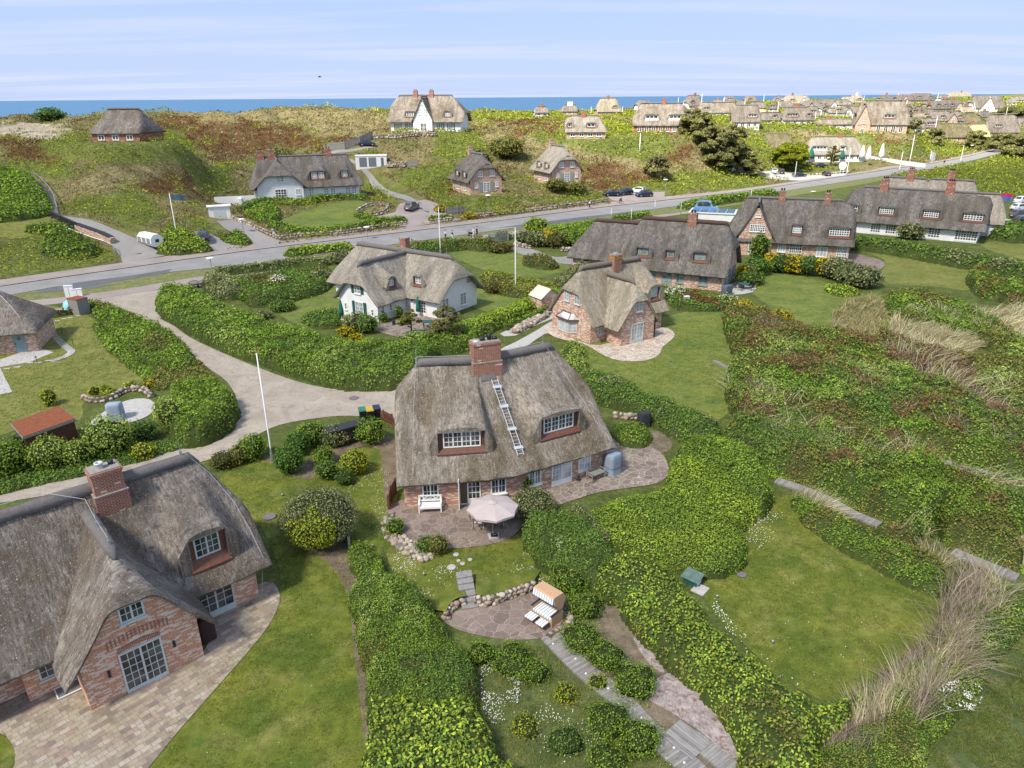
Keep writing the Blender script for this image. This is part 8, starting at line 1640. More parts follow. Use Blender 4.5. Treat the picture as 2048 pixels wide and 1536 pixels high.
m.grid([[(-W_+.04,y,z) for y,z in hi],[(W_-.04,y,z) for y,z in hi]],[[(0,i*.3) for i in range(4)],[(1.3,i*.3) for i in range(4)]]);m.face([(-W_+.02,-.30,1.60),(W_-.02,-.30,1.60),(W_-.02,-.36,1.30),(-W_+.02,-.36,1.30)],[(0,0),(1.3,0),(1.3,.3),(0,.3)])
m.build('striped_lining',stripe.m,bc)
def cushion(nm,x0,x1,y0,y1,z0,z1,slope=0):
 m = MB();n = 6;G = []
 for i in range(n+1):
  x = x0+(x1-x0)*i/n;ex = 1-abs(2*i/n-1)**6*.5;G.append([(x,y0,z0)]+[(x,y0+(y1-y0)*j/n,z1*(1)+slope*j/n-(.02 if j in (0,n) or i in (0,n) else 0)) for j in range(n+1)]+[(x,y1,z0+slope)])
 UV = [[((x0+(x1-x0)*i/n),j*.1) for j in range(n+3)] for i in range(n+1)];m.grid(G,UV)
 for i in (0,n):m.face(G[i] if i == 0 else G[i][::-1],[UV[i][0]]*len(G[i]))
 return m.build(nm,stripe.m,bc,smooth=False)
cushion('seat_cushion',-W_+.06,W_-.06,-.40,.34,.34,.46,.02)
for x in (-.36,.32):cushion('foot_cushion',x-.25,x+.25,-.98,-.52,.30,.37,.02)
for x in (-.36,.32):m = MB();m.box(x-.24,x+.24,-.97,-.5,.24,.30);m.build('footrest',M['wood'],bc)
for sd in (-1,1):m = MB();m.bar((sd*.4,.15,.12),(sd*.55,.9,.55),.05,.04,0);
m = MB();m.box(-.2,.2,-.1,.1,0,.1);m.box(-.12,.12,-.06,.16,.1,.16);p = at(1107,1237);tag(m.build('clog',plain('terracotta',(.42,.13,.05),.7),loc=(p.x,p.y,.04),rz=.4),'orange clay dish beside the wicker beach chair','dish')
# ---- green well box
wl = root_at('well_cover',1384,1165,-42,'small dark green shed-roofed box at the corner of the square lawn','box');m = MB();m.box(-.4,.4,-.3,.3,0,.38);m.build('body',M['green'],wl);m = MB();m.hexa([(-.5,-.4,.36),(.5,-.4,.36),(.5,.4,.5),(-.5,.4,.5),(-.5,-.4,.40),(.5,-.4,.40),(.5,.4,.55),(-.5,.4,.55)]);m.build('lid',plain('mossy_green_lid',(.10,.16,.13),.7,vary=.3),wl);m = MB();m.box(.401,.41,-.2,.2,.1,.33);m.build('vent',M['white'],wl)
o = MB();o.box(-.35,.35,-.4,.4,0,.05);p = at(1400,1180);tag(o.build('slab',M['concrete'],loc=(p.x,p.y,.01),rz=-.7),'pale paving slab in front of the green box','slab')
for px,py,r,lab in ((539,1035,.38,'round dark manhole cover on the lawn of the lower-left house'),(708,797,.42,'round manhole cover in the gravel lane'),(1483,1151,.25,'small round stone cover on the square lawn'),(277,507,.5,'oblong drain cover on the concrete drive')):p = P3(px,py,.05);m = MB();m.lathe([(r,0),(r,.03),(r*.85,.035),(.01,.035)],(0,0,0),20);tag(m.build('manhole_cover',plain('manhole_iron',(.16,.14,.15),.7),loc=p),lab,'manhole cover')
for px,py,_l in ((565,993,'left of the big clipped dome'),(994,1178,'above the wall by the beach chair'),(848,1152,'among the daisies by the rockery'),(745,1095,'beside the small hedge clump'),(1434,1197,'below the green box'),(1545,1288,'near the middle of the square lawn'),(694,622,'near the white house')):p = P3(px,py);m = MB();m.tube([(0,0,0),(0,0,.12)],.015,5);m.lathe([(.055,.12),(.07,.17),(.055,.22),(.01,.235)],(0,0,0),10);tag(m.build('garden_spotlight',M['zinc'],loc=p,smooth=True),'small silver spike light in the grass '+_l,'garden light','small spike lights in the lawns')
ORDN = 'first second third fourth fifth sixth seventh eighth ninth tenth eleventh twelfth thirteenth fourteenth fifteenth sixteenth seventeenth eighteenth nineteenth twentieth'.split()
def nth(i):return ORDN[i] if i < 20 else 'twenty-'+ORDN[i-20]
# ---- poles and flags
def pole(px,py,tx,ty,r,label,group=None,top=True,flag=None,D=None,mat='white',hmax=None):
 b = Vector(gd(px,py,D)) if D else at(px,py);lo,hi = .5,30
 if D:b.z = float(T(b.x,b.y)) if abs(T(b.x,b.y)-b.z) < 6 else b.z
 for _ in range(30):
  m_ = (lo+hi)/2
  if proj((b.x,b.y,b.z+m_))[1] > ty:lo = m_
  else:hi = m_
 h = lo;t = empty('flagpole',b,0,label,'flagpole',group);m = MB();m.tube([(0,0,-.3),(0,0,h*.12),(0,0,h)],[r*1.25,r,r*.65],8);m.build('pole',M[mat],t,smooth=True);m = MB();m.lathe([(r*2.0,0),(r*2.2,.3),(r*1.3,1.0),(r*1.2,1.05)],(0,0,0),8);m.build('foot',M['zinc'],t)
 m = MB();m.lathe([(r*.9,h),(r*1.2,h+r*1.2),(.001,h+r*2.4)],(0,0,0),8);m.build('cap',plain('red_cap',(.6,.1,.06)) if r > .05 and group is None and D is None and h > 6 and px < 600 else M['white'],t)
 if flag:
  cols,fw,fh = flag;
  for k,c in enumerate(cols):
   m = MB();n = 10;z1 = h-.2-k*fh/len(cols);z0 = z1-fh/len(cols);G = [[(r+fw*i/n,.18*sin(i*.9)*i/n,z-.25*(i/n)**1.5) for z in (z0,z1)] for i in range(n+1)];m.grid(G);m.grid([[(a[0],a[1]+.01,a[2]) for a in row] for row in G],flip=True);m.build('flag',plain('flag_cloth',c,.8),t)
 return t
pole(545,922,510,705,.06,'tall white flagpole with red tip on the lawn left of the central house');pole(1031,583,1031,458,.075,'thick white flagpole on the lawn between white and pink-brick houses');pole(881,508,877,415,.075,'white flagpole rising behind the white house roof')
pole(355,478,342,386,.09,'leaning white flagpole with a dark blue pennant on the far verge',flag=([(.05,.08,.13)],2.6,.9));pole(1986,446,2009,384,.07,'white flagpole flying a red and blue flag by the car park',flag=([(.55,.03,.12),(.06,.16,.5)],2.6,1.3))
pole(1279,304,1280,268,.12,'white flagpole on the heath left of the pines',D=216);pole(1589,357,1592,324,.09,'thin white mast in the restaurant car park');pole(1693,350,1700,298,.12,'white flagpole beside the round restaurant sign',D=232);pole(1798,345,1808,303,.12,'white flagpole on the near verge by the restaurant');pole(1820,320,1829,272,.14,'white flagpole with a reddish top behind the white wall',D=280);pole(1859,325,1861,303,.14,'banner mast at the end of the white wall',D=285,flag=([(.35,.38,.45)],1.6,4.0))
pole(1867,273,1883,235,.14,'tall flagpole before the mossy house',D=330);pole(1922,318,1924,292,.12,'slim mast on the right verge',D=275)
VP = [(1182,229,214,420),(1217+28,224,214,430),(1356,208,196,430),(1403,206,188,430),(1447,210,195,440),(1366,214,205,420),(1489,213,200,430),(1527,204,190,460),(1555,224,203,400),(1588,249,227,370),(1629,247,224,380),(1572,240,222,380),(1641,236,222,400),(1671,240,222,400),(1704,240,228,380),(1699,257,245,340),(1796,198,187,560),(1812,214,201,480),(1823,233,223,420),(1874,202,186,500),(1856,240,224,420),(1862,236,220,420),(1946,223,206,450),(1976,246,232,400),(1948,228,214,450),(1727,202,192,520),(2013,226,214,460),(1788,237,231,330)]
for k,(x,y0,y1,D) in enumerate(sorted(VP)):pole(x,y0,x+1.5,y1,.14,nth(k)+' white flagpole from the left among the far village roofs',group='flagpoles of the far village',D=D)
for k,(x,y0,y1) in enumerate([(1222,440,417),(1262,447,418),(1309,424,402),(1361,430,405),(1432,432,412),(1500,409,380),(1535,392,378)]):pole(x,y0,x,y1,.05,nth(k)+' thin pale mast from the left behind the dark roofs',group='thin masts along the near verge')
# ---- street lamps
def lamp(px,py,ty,label,kind='mushroom',D=None):
 b = at(px,py);lo,hi = 1,12
 for _ in range(25):
  m_ = (lo+hi)/2
  if proj((b.x,b.y,b.z+m_))[1] > ty:lo = m_
  else:hi = m_
 h = lo;t = empty('street_lamp',b,0,label,'street lamp');m = MB();m.tube([(0,0,-.2),(0,0,h*.9)],[.07,.05],8);m.build('pole',M['zinc'],t)
 m = MB();m.lathe([(.08,h*.86),(.16,h*.9),(.2,h*.94)],(0,0,0),10);m.build('lantern',M['dark'],t);m = MB();m.lathe([(.2,h*.94),(.62,h*.95),(.55,h*.985),(.2,h),(.01,h*1.005)],(0,0,0),14);m.build('lamp_shade',M['white'],t,smooth=True);return t
lamp(424,541,515,'mushroom street lamp behind the pale clipped hedge');lamp(977,434,389,'street lamp on the far pavement before the dark cottage');lamp(1329,394,358,'street lamp right of the parked cars');lamp(735,478,453,'thin street lamp on the far pavement behind the white house');lamp(1624,400,382,'street lamp on the near verge above the gable house');lamp(487,464,437,'leaning street lamp at the garage drive');lamp(1940,310,290,'street lamp by the right road bend')
# ---- cars
carm = {}
def paint(name,c):t = NT(name,.25,.5);t.b.inputs['Coat Weight'].default_value = .6;t.color(c);return t.m
for nme,c in (('navy',(.012,.02,.05)),('black',(.012,.013,.016)),('white',(.72,.72,.72)),('silver',(.42,.43,.44)),('grey',(.08,.085,.095))):carm[nme] = paint('car_paint_'+nme,c)
def build_car(tall=1.0):
 t = empty('parked_car',(0,0,0));L2 = 2.25
 def sec(x,wl,z0,zs,wr,zr):   # half section: sill, shoulder, roof
  return [(x,-wl*.94,z0),(x,-wl,z0+.22),(x,-wl*.985,zs),(x,-wr,zr),(x,wr,zr),(x,wl*.985,zs),(x,wl,z0+.22),(x,wl*.94,z0)]
 zr = 1.42*tall+.06;zs = .92*tall
 S = [sec(-L2,.78,.38,.62,.70,.66),sec(-L2+.12,.86,.26,.80,.80,.86),sec(-L2+.35,.9,.22,zs,.76,zs+.03),sec(-L2+.75,.91,.22,zs,.70,zr-.1),sec(-.9,.91,.2,zs,.66,zr),sec(.1,.91,.2,zs,.66,zr-.01),sec(.62,.91,.2,zs-.01,.68,zr-.2),sec(1.12,.9,.2,zs-.04,.74,zs+.0),sec(1.8,.88,.22,zs-.14,.72,zs-.10),sec(L2-.1,.82,.26,.66,.70,.68),sec(L2,.72,.36,.58,.6,.6)]
 m = MB();m.grid(S,flip=False);m.face(S[0]);m.face(S[-1][::-1]);m.face([S[i][0] for i in range(len(S))][::-1]+[]) if False else None;m.grid([[s[0],s[-1]] for s in S],flip=True);m.build('body',carm['navy'],t,smooth=False)
 g = MB()
 def q(i,j,a,b,off):   # side glass between sections
  for sd in (2,5):
   o_ = 3 if sd == 2 else 4;s = -1 if sd == 2 else 1
   def pt(k,f):A,B_ = S[k][sd],S[k][o_];return (A[0]+(B_[0]-A[0])*f,A[1]+(B_[1]-A[1])*f+s*.012,A[2]+(B_[2]-A[2])*f)
   p = [pt(i,a),pt(j,a),pt(j,b),pt(i,b)];g.face(p if s < 0 else p[::-1])
 q(3,4,.08,.86,0);q(4,5,.08,.86,0);q(5,6,.08,.86,0)
 for i,j,s in ((2,3,-1),(6,7,1)):
  A,B_,C_,D2 = S[i][3],S[i][4],S[j][4],S[j][3];cen = Vector([sum(v[k] for v in (A,B_,C_,D2))/4 for k in range(3)]);pts = [cen+(Vector(v)-cen)*.86+Vector((s*.012,0,.014)) for v in (A,B_,C_,D2)];g.face(pts)
 g.build('windows',M['glass'],t)
 for x in (-1.38,1.38):
  for y in (-.82,.82):m = MB();m.tube([(x,y-.1,.33),(x,y+.1,.33)],.33,14);wh = m.build('wheel',M['black'],t);m = MB();m.tube([(x,y-.108,.33),(x,y+.108,.33)],.2,10);m.build('rim',M['zinc'],wh)
 for y in (-.62,.62):m = MB();m.box(L2-.14,L2-.0,y-.16,y+.16,.58,.68);m.build('headlight',M['glass_pale'],t);m = MB();m.box(-L2+.02,-L2+.1,y-.16,y+.16,.70,.86);m.build('taillight',plain('red_lens',(.45,.01,.01),.3),t)
 m = MB();m.box(-L2-.015,-L2+.05,-.26,.26,.48,.6);m.build('number_plate',M['white'],t);return t
protos = {1.0:build_car(1.0),1.18:build_car(1.18)};used_p = set()
def put_car(px,py,rz,colr,label,tall=1.0,group=None,D=None,k=1.0):
 p = Vector(gd(px,py,D)) if D else at(px,py)
 if D:p.z = float(T(p.x,p.y))
 pr = protos[tall]
 if tall not in used_p:c = pr;used_p.add(tall)
 else:c = copy_tree(pr)
 c.location = (p.x,p.y,p.z+.1);c.rotation_euler = (0,0,radians(rz));c.scale = (k,k,k);tag(c,label,'car',group)
 for ch in c.children:
  if ch.name.startswith('body'):ch.data = ch.data.copy();ch.data.materials[0] = carm[colr]
 return c
put_car(409,481,108,'navy','dark blue hatchback seen from behind on the small parking bay',1.18);put_car(824,420,70,'grey','dark grey car parked on the pinkish yard',1.18);put_car(735,292,10,'navy','navy car at the top of the drive by the timber fence',1.0)
g_ = 'cars parked by the far pavement';put_car(1222,392,200,'navy','dark car half hidden at the left of the roadside group',1.0,g_);put_car(1250,390,215,'navy','navy car second in the roadside group',1.18,g_);put_car(1275,386,150,'white','white car behind the others in the roadside group',1.0,g_);put_car(1288,394,200,'navy','navy car in front at the right of the roadside group',1.18,g_)
g_ = 'cars in the restaurant car park';put_car(1482,349,340,'navy','navy car half hidden left of the restaurant car park',1.0,g_);put_car(1547,347,80,'silver','silver car first in the restaurant car park',1.18,g_);put_car(1562,348,75,'black','dark car right beside the silver one',1.18,g_);put_car(1598,354,15,'navy','navy car parked across the restaurant car park',1.0,g_);put_car(1652,352,85,'black','small dark car at the right end of the car park',1.0,g_);put_car(1617,332,5,'navy','dark car behind the bushes before the restaurant, left',1.0,g_);put_car(1642,335,5,'navy','dark car behind the bushes before the restaurant, right',1.0,g_);put_car(1470,343,30,'white','white car beside the pines',1.0,g_)
g_ = 'cars at the right edge';put_car(2045,408,20,'white','white car farthest back at the right edge',1.18,g_,k=1.0);put_car(2040,421,15,'white','second white car at the right edge',1.0,g_);put_car(2040,436,12,'grey','grey car third at the right edge',1.18,g_);put_car(2048,447,12,'black','black car fourth at the right edge',1.0,g_);put_car(2012,455,8,'silver','silver car nearest at the right edge',1.0,g_)
for k,pr in protos.items():
 if k not in used_p:
  for c in list(pr.children):bpy.data.objects.remove(c)
  bpy.data.objects.remove(pr)
# ---- people
def skinmesh(name,verts,edges,rad,mat,parent=None,loc=None,rz=0):
 me = bpy.data.meshes.new(name);me.from_pydata(verts,edges,[]);o = bpy.data.objects.new(name,me);COL.objects.link(o);sk = o.modifiers.new('skin','SKIN');sk.use_smooth_shade = True
 for v,r in zip(me.skin_vertices[0].data,rad):v.radius = (r,r) if not isinstance(r,tuple) else r
 me.skin_vertices[0].data[0].use_root = True;s = o.modifiers.new('sub','SUBSURF');s.levels = 1;s.render_levels = 2;me.materials.append(mat)
 if parent:o.parent = parent
 if loc is not None:o.location = loc;o.rotation_euler = (0,0,rz)
 return o
SK = plain('skin',(.52,.33,.24),.6)
def person(px,py,rz,top,legs,hair,label,stride=.25,seated=False,D=None,off=(0,0,0)):
 p = at(px,py)+Vector(off);s = stride;zh = .92
 J = [(0,0,zh),(0,0,1.15),(0,0,1.42),(0,0,1.52),(0,.02,1.62),(0,.03,1.72),(-.10,0,.88),(-.11,s*.5,.50),(-.11,s*.35 if s else 0,.08),(-.11,s*.35+.14,.03),(.10,0,.88),(.11,-s*.2,.48),(.11,-s,.10),(.11,-s+.13,.03),(-.19,0,1.38),(-.25,-s*.5,1.12),(-.24,-s*.2,.88),(-.24,-s*.1,.80),(.19,0,1.38),(.25,s*.5,1.12),(.24,s*.8,.90),(.24,s*.95,.83)]
 if seated:
  J[7] = (-.12,.38,.80);J[8] = (-.12,.30,.35);J[9] = (-.12,.44,.30);J[11] = (.12,.36,.88);J[12] = (.12,.25,.5);J[13] = (.12,.39,.46);J[1] = (0,.08,1.15);J[2] = (0,.2,1.38);J[3] = (0,.25,1.47);J[4] = (0,.3,1.57);J[5] = (0,.32,1.66)
  J[14] = (-.19,.2,1.34);J[15] = (-.24,.35,1.15);J[16] = (-.24,.55,1.02);J[17] = (-.24,.62,1.0);J[18] = (.19,.2,1.34);J[19] = (.24,.35,1.15);J[20] = (.24,.55,1.02);J[21] = (.24,.62,1.0)
 E = [(0,1),(1,2),(2,3),(3,4),(4,5),(0,6),(6,7),(7,8),(8,9),(0,10),(10,11),(11,12),(12,13),(2,14),(14,15),(15,16),(16,17),(2,18),(18,19),(19,20),(20,21)];R_ = [.13,.12,.13,.055,.095,.075,.085,.06,.04,.035,.085,.06,.04,.035,.055,.042,.032,.035,.055,.042,.032,.035]
 b = skinmesh('person',J,E,R_,SK,None,p,radians(rz));tag(b,label,'person')
 tv = [0,1,2,14,15,18,19];mp_ = {v:i for i,v in enumerate(tv)};skinmesh('shirt',[J[v] for v in tv],[(mp_[a],mp_[c]) for a,c in E if a in mp_ and c in mp_],[R_[v]*1.18+.01 for v in tv],top,b)
 tv = [0,6,7,8,10,11,12];mp_ = {v:i for i,v in enumerate(tv)};skinmesh('trousers',[J[v] for v in tv],[(mp_[a],mp_[c]) for a,c in E if a in mp_ and c in mp_],[R_[v]*1.2+.012 for v in tv],legs,b)
 m = MB();hx,hy,hz = J[5];m.lathe([(.075,-.06),(.108,.0),(.105,.06),(.06,.10),(.001,.115)],(hx,hy-.015,hz-.03),12);m.build('hair',hair,b,smooth=True);return b
HB = plain('brown_hair',(.06,.035,.02));HL = plain('fair_hair',(.35,.25,.12));TW = plain('white_cloth',(.7,.7,.68));TB = plain('black_cloth',(.015,.015,.018));TBl = plain('blue_cloth',(.05,.22,.5));TN = plain('brown_cloth',(.12,.07,.04));JN = plain('dark_jeans',(.03,.04,.07))
person(891,479,-75,TW,TN,HB,'person in white top and brown trousers walking left on the near path');person(905,480,-75,TB,TW,HB,'person in black top and white trousers walking on the near path');person(947,473,-80,TW,TW,HL,'person in white walking right behind the dark pushchair');person(954,472,-80,TB,JN,HB,'person in black rightmost of the walkers on the near path')
person(1179,416,100,TW,TB,HB,'person in white top and black trousers walking by the pale stone wall')
def bike(px,py,rz,label,rider,D=None):
 p = at(px,py);t = empty('bicycle',p,radians(rz),label,'bicycle')
 for y in (-.52,.52):
  m = MB();m.tube([(0,y+.34*cos(2*pi*k/20),.35+.34*sin(2*pi*k/20)) for k in range(21)],.028,5,cap=False);m.build('wheel',M['black'],t)
 m = MB();pts = {'a':(0,-.52,.35),'b':(0,-.1,.32),'c':(0,-.2,.82),'d':(0,.36,.88),'e':(0,.52,.35),'f':(0,.33,1.02)}
 for a,b in ('ab','bc','ac','cd','bd','de','df'):m.tube([pts[a],pts[b]],.024,6)
 m.build('frame',M['dark'],t);m = MB();m.tube([(-.27,.28,1.04),(0,.35,1.03),(.27,.28,1.04)],.018,5);m.build('handlebar',M['dark'],t);m = MB();m.lathe([(.02,.86),(.1,.90),(.09,.94),(.01,.95)],(0,-.24,0),8);m.build('saddle',M['black'],t);return t
bike(1133,417,-68,'bicycle ridden by the person in blue by the pale stone wall',1);person(1133,417,-68,TBl,JN,HL,'person in bright blue jacket riding a bicycle',seated=True,off=(0,0,.06));bike(1240,408,-68,'bicycle ridden by the person in black near the parked cars',1);person(1240,408,-68,TB,TB,HB,'person in black riding a bicycle near the parked cars',seated=True,off=(0,0,.06));bike(1888,327,-50,'bicycle of the distant rider on the road at the right',1);person(1888,327,-50,plain('red_cloth',(.5,.05,.04)),JN,HB,'distant person in red riding on the road at the right',seated=True,off=(0,0,.06))
st = root_at('pushchair',941,472,-80,'dark pushchair with raised hood on the near path','pushchair');m = MB()
for i in range(6):a0 = pi*i/6;a1 = pi*(i+1)/6;m.face([(-.24,-.1+.32*cos(a0),.72+.36*sin(a0)),(.24,-.1+.32*cos(a0),.72+.36*sin(a0)),(.24,-.1+.32*cos(a1),.72+.36*sin(a1)),(-.24,-.1+.32*cos(a1),.72+.36*sin(a1))])
m.build('hood',TB,st);m = MB();m.hexa([(-.22,-.35,.4),(.22,-.35,.4),(.22,.45,.4),(-.22,.45,.4),(-.24,-.42,.74),(.24,-.42,.74),(.24,.5,.62),(-.24,.5,.62)]);m.build('seat',TB,st);m = MB();m.tube([(-.2,-.4,.7),(-.2,-.7,1.0),(.2,-.7,1.0),(.2,-.4,.7)],.018,5);m.build('handle',M['dark'],st)
for x in (-.25,.25):
 for y in (-.3,.4):m = MB();m.tube([(x-.02,y,.14),(x+.02,y,.14)],.14,10);m.build('wheel',M['black'],st)
# ---- sheds, garages, small buildings
def flat_building(name,px0,px1,dep,h,label,cat,wallm,roofm,over=.15,z=0,doors=(),rz=None,roofh=.18,D=None):
 a,b = (at(*px0),at(*px1)) if not D else (Vector(gd(*px0,D[0])),Vector(gd(*px1,D[1])));yw = atan2(b.y-a.y,b.x-a.x);L_ = hypot(b.x-a.x,b.y-a.y);t = empty(name,(a.x,a.y,min(a.z,b.z)+z if not D else (a.z+b.z)/2),yw,label,cat);m = MB();m.box(0,L_,0,dep,-1.2,h);m.build('wall',wallm,t);m = MB();m.box(-over,L_+over,-over,dep+over,h,h+roofh);m.build('roof',roofm,t)
 for (x0,x1,z0,z1,mt,nm) in doors:m = MB();m.box(x0*L_,x1*L_,-.05,-.005,z0,z1);
 for (x0,x1,z0,z1,mt,nm) in doors:
  m = MB();m.box(x0*L_,x1*L_,-.05,-.003,z0,z1);n = 5
  for k in range(1,n):zz = z0+(z1-z0)*k/n;m.box(x0*L_+.05,x1*L_-.05,-.062,-.05,zz-.015,zz+.015)
  dd = m.build(nm,mt,t);m = MB();m.box((x0+x1)/2*L_-.1,(x0+x1)/2*L_+.1,-.09,-.05,z0+.9,z0+.95);m.build('handle',M['dark'],dd)
 return t
flat_building('garage',(420,443),(463,440),1.6,2.7,label='white single garage set into the dune beside the drive',cat='garage',wallm=M['plaster'],roofm=M['plaster'],over=.25,D=(141,142.5),doors=((.22,.78,0,2.1,M['greypaint'],'garage_door'),))
flat_building('garage',(712,334),(774,334),3,2.7,'white flat-roofed double garage with grey doors in the slope','garage',M['plaster'],M['plaster'],.1,D=(192.5,193.5),doors=((.12,.36,.1,2.4,plain('grey_garage_door',(.16,.18,.2)),'garage_door'),(.42,.66,.1,2.4,plain('grey_garage_door',(.16,.18,.2)),'garage_door'),(.82,.9,.1,2.3,plain('grey_door',(.12,.13,.15)),'door')))
sr = NT('sedum_roof',.9,.1);sr.color(sr.mix(sr.ramp(sr.noise(sr.co(),6,6,.8),[(.35,0.0),(.65,1.0)]),(.20,.045,.028),(.27,.12,.055)));sr.bump(sr.noise(sr.co(),14,4),.8,.05)
cor = [gz(20,847,2.2),gz(45,876,2.2),gz(153,838,2.2),gz(120,812,2.2)]
t = empty('garden_shed',(cor[1][0],cor[1][1],0),0,'low timber shed with a rust-red sedum roof at the left','shed');L0 = t.location;m = MB();q = [Vector((c[0],c[1],0))-L0 for c in (cor[1],cor[2],cor[3],cor[0])];cen = sum(q,Vector())/4
m.hexa([cen+(v-cen)*.92+Vector((0,0,z)) for z in (-.1,2.05) for v in q]);m.build('wall',M['redwood'],t);m = MB();m.hexa([v+Vector((0,0,z)) for z in (2.05,2.2) for v in q]);m.build('roof_edge',M['zinc'],t);m = MB();m.hexa([cen+(v-cen)*.97+Vector((0,0,z)) for z in (2.2,2.26) for v in q]);m.build('sedum_roof',sr.m,t)
m = MB()
for k in range(16):a = q[0].lerp(q[1],(k+.5)/16);a = cen+(a-cen)*.93;m.bar(a+Vector((0,0,0)),a+Vector((0,0,2.05)),.03)
m.build('battens',M['wood'],t)
flat_building('bin_shed',(160,632),(182,626),1.8,1.9,'weathered plank box shed at the lane mouth','shed',M['greywood'],sr.m,.02,roofh=.08)
# black shed roof and bins beside the lane
cor = [gz(648,848,1.7),gz(660,868,1.3),gz(735,848,1.3),gz(728,828,1.7)];t = empty('bin_shelter',(cor[1][0],cor[1][1],0),0,'black tarred shed roof among the bushes by the lane','shed');L0 = t.location;q = [Vector((c[0],c[1],0))-L0 for c in (cor[1],cor[2],cor[3],cor[0])];m = MB();m.hexa([v*1.0+Vector((0,0,z)) for z,vs in ((1.3,q),(1.42,q)) for v in vs]);m.build('roof',plain('tar_felt',(.03,.032,.038),.8),t);m = MB();cen = sum(q,Vector())/4;m.hexa([cen+(v-cen)*.9+Vector((0,0,z)) for z in (-.05,1.3) for v in q]);m.build('wall',M['dark'],t)
for px,py,c,lab in ((727,842,(.03,.16,.11),'waste bin with green lid beside the black shed'),(741,842,(.45,.32,.03),'waste bin with yellow lid in the middle'),(755,838,(.02,.03,.07),'waste bin with dark blue lid by the picket fence')):
 b = root_at('waste_bin',px,py,20,lab,'bin');m = MB();m.hexa([(-.24,-.3,0),(.24,-.3,0),(.24,.3,0),(-.24,.3,0),(-.29,-.36,1.0),(.29,-.36,1.0),(.29,.36,1.0),(-.29,.36,1.0)]);m.build('body',M['black'],b);m = MB();m.hexa([(-.3,-.38,1.0),(.3,-.38,1.0),(.3,.38,1.02),(-.3,.38,1.02),(-.28,-.34,1.07),(.28,-.34,1.07),(.28,.36,1.12),(-.28,.36,1.12)]);m.build('lid',plain('bin_lid',c,.5),b)
 for x in (-.22,.22):m = MB();m.tube([(x-.03,.34,.1),(x+.03,.34,.1)],.1,8);m.build('wheel',M['black'],b)
def fence(path,h,label,mat='greywood',board=.12,gap=.03,px=True,top=False,cat='fence',zs=None):
 w = [at(x,y) for x,y in path] if px else path;t = empty('fence',w[0],0,label,cat);O = w[0];mb = MB();
 for a,b in zip(w[:-1],w[1:]):
  d = (b-a);L_ = hypot(d.x,d.y);n = max(1,int(L_/(board+gap)))
  for k in range(n):p = a+d*((k+.5)/n)-O;u = Vector((d.x,d.y,0)).normalized()*board/2;v = Vector((-u.y,u.x,0)).normalized()*.015;m_ = [p-u-v,p+u-v,p+u+v,p-u+v];hh = h+.02*RNG.normal();mb.hexa([x+Vector((0,0,-.2)) for x in m_]+[x+Vector((0,0,hh)) for x in m_])
 mb.build('boards',M[mat],t);mb = MB()
 for a,b in zip(w[:-1],w[1:]):
  for f in (.25,.8):mb.bar(a-O+Vector((0,0,h*f)),b-O+Vector((0,0,h*f)),.08,.06)
 mb.build('rails',M[mat],t)
 for p in w:m = MB();m.box(-.06,.06,-.06,.06,-.2,h+.08,fn=lambda x,y,z:(p.x-O.x+x,p.y-O.y+y,p.z-O.z+z));m.build('post',M[mat],t)
 return t
fence([(655,304),(690,300),(720,290),(745,278)],2.2,'grey timber board fence holding the slope by the upper drive',board=.5,gap=.05);fence([(712,322),(725,330),(732,336)],1.4,'grey fence left of the double garage',board=.4);fence([(815,336),(835,336)],1.8,'dark slatted fence panel right of the garage wall',board=.4);fence([(892,430),(915,428),(930,426)],1.6,'grey slatted gate at the foot of the drive track',board=.3)
fence([(755,838),(768,842),(785,850),(792,862)],.9,'small dark picket fence beside the bins','wood',.06,.05);fence([(778,1020),(783,1000),(792,985)],1.0,'orange-brown timber gate at the corner of the central house','redwood',.12,.01);fence([(700,1100),(698,1085),(697,1070)],.8,'small grey fence by the big clipped dome',board=.12)
mg = root_at('metal_gate',978,487,0,'wide grey metal gate between the hedges','gate');a = at(978,487);b = at(1016,481);d = b-a;m = MB()
for k in range(26):p = d*(k/25);m.bar(p+Vector((0,0,.1)),p+Vector((0,0,1.5)),.08,.05)
for z in (.12,.8,1.5):m.bar(Vector((0,0,z)),d+Vector((0,0,z)),.08,.08)
m.build('bars',M['zinc'],mg);m = MB();m.bar((0,0,.1),d*.5+Vector((0,0,1.5)),.08);m.bar(d*.5+Vector((0,0,1.5)),d+Vector((0,0,.1)),.08);m.build('brace',M['zinc'],mg)
for f in (0,1):m = MB();m.bar(d*f+Vector((0,0,-.1)),d*f+Vector((0,0,1.8)),.25);m.build('gate_post',M['greywood'],mg)
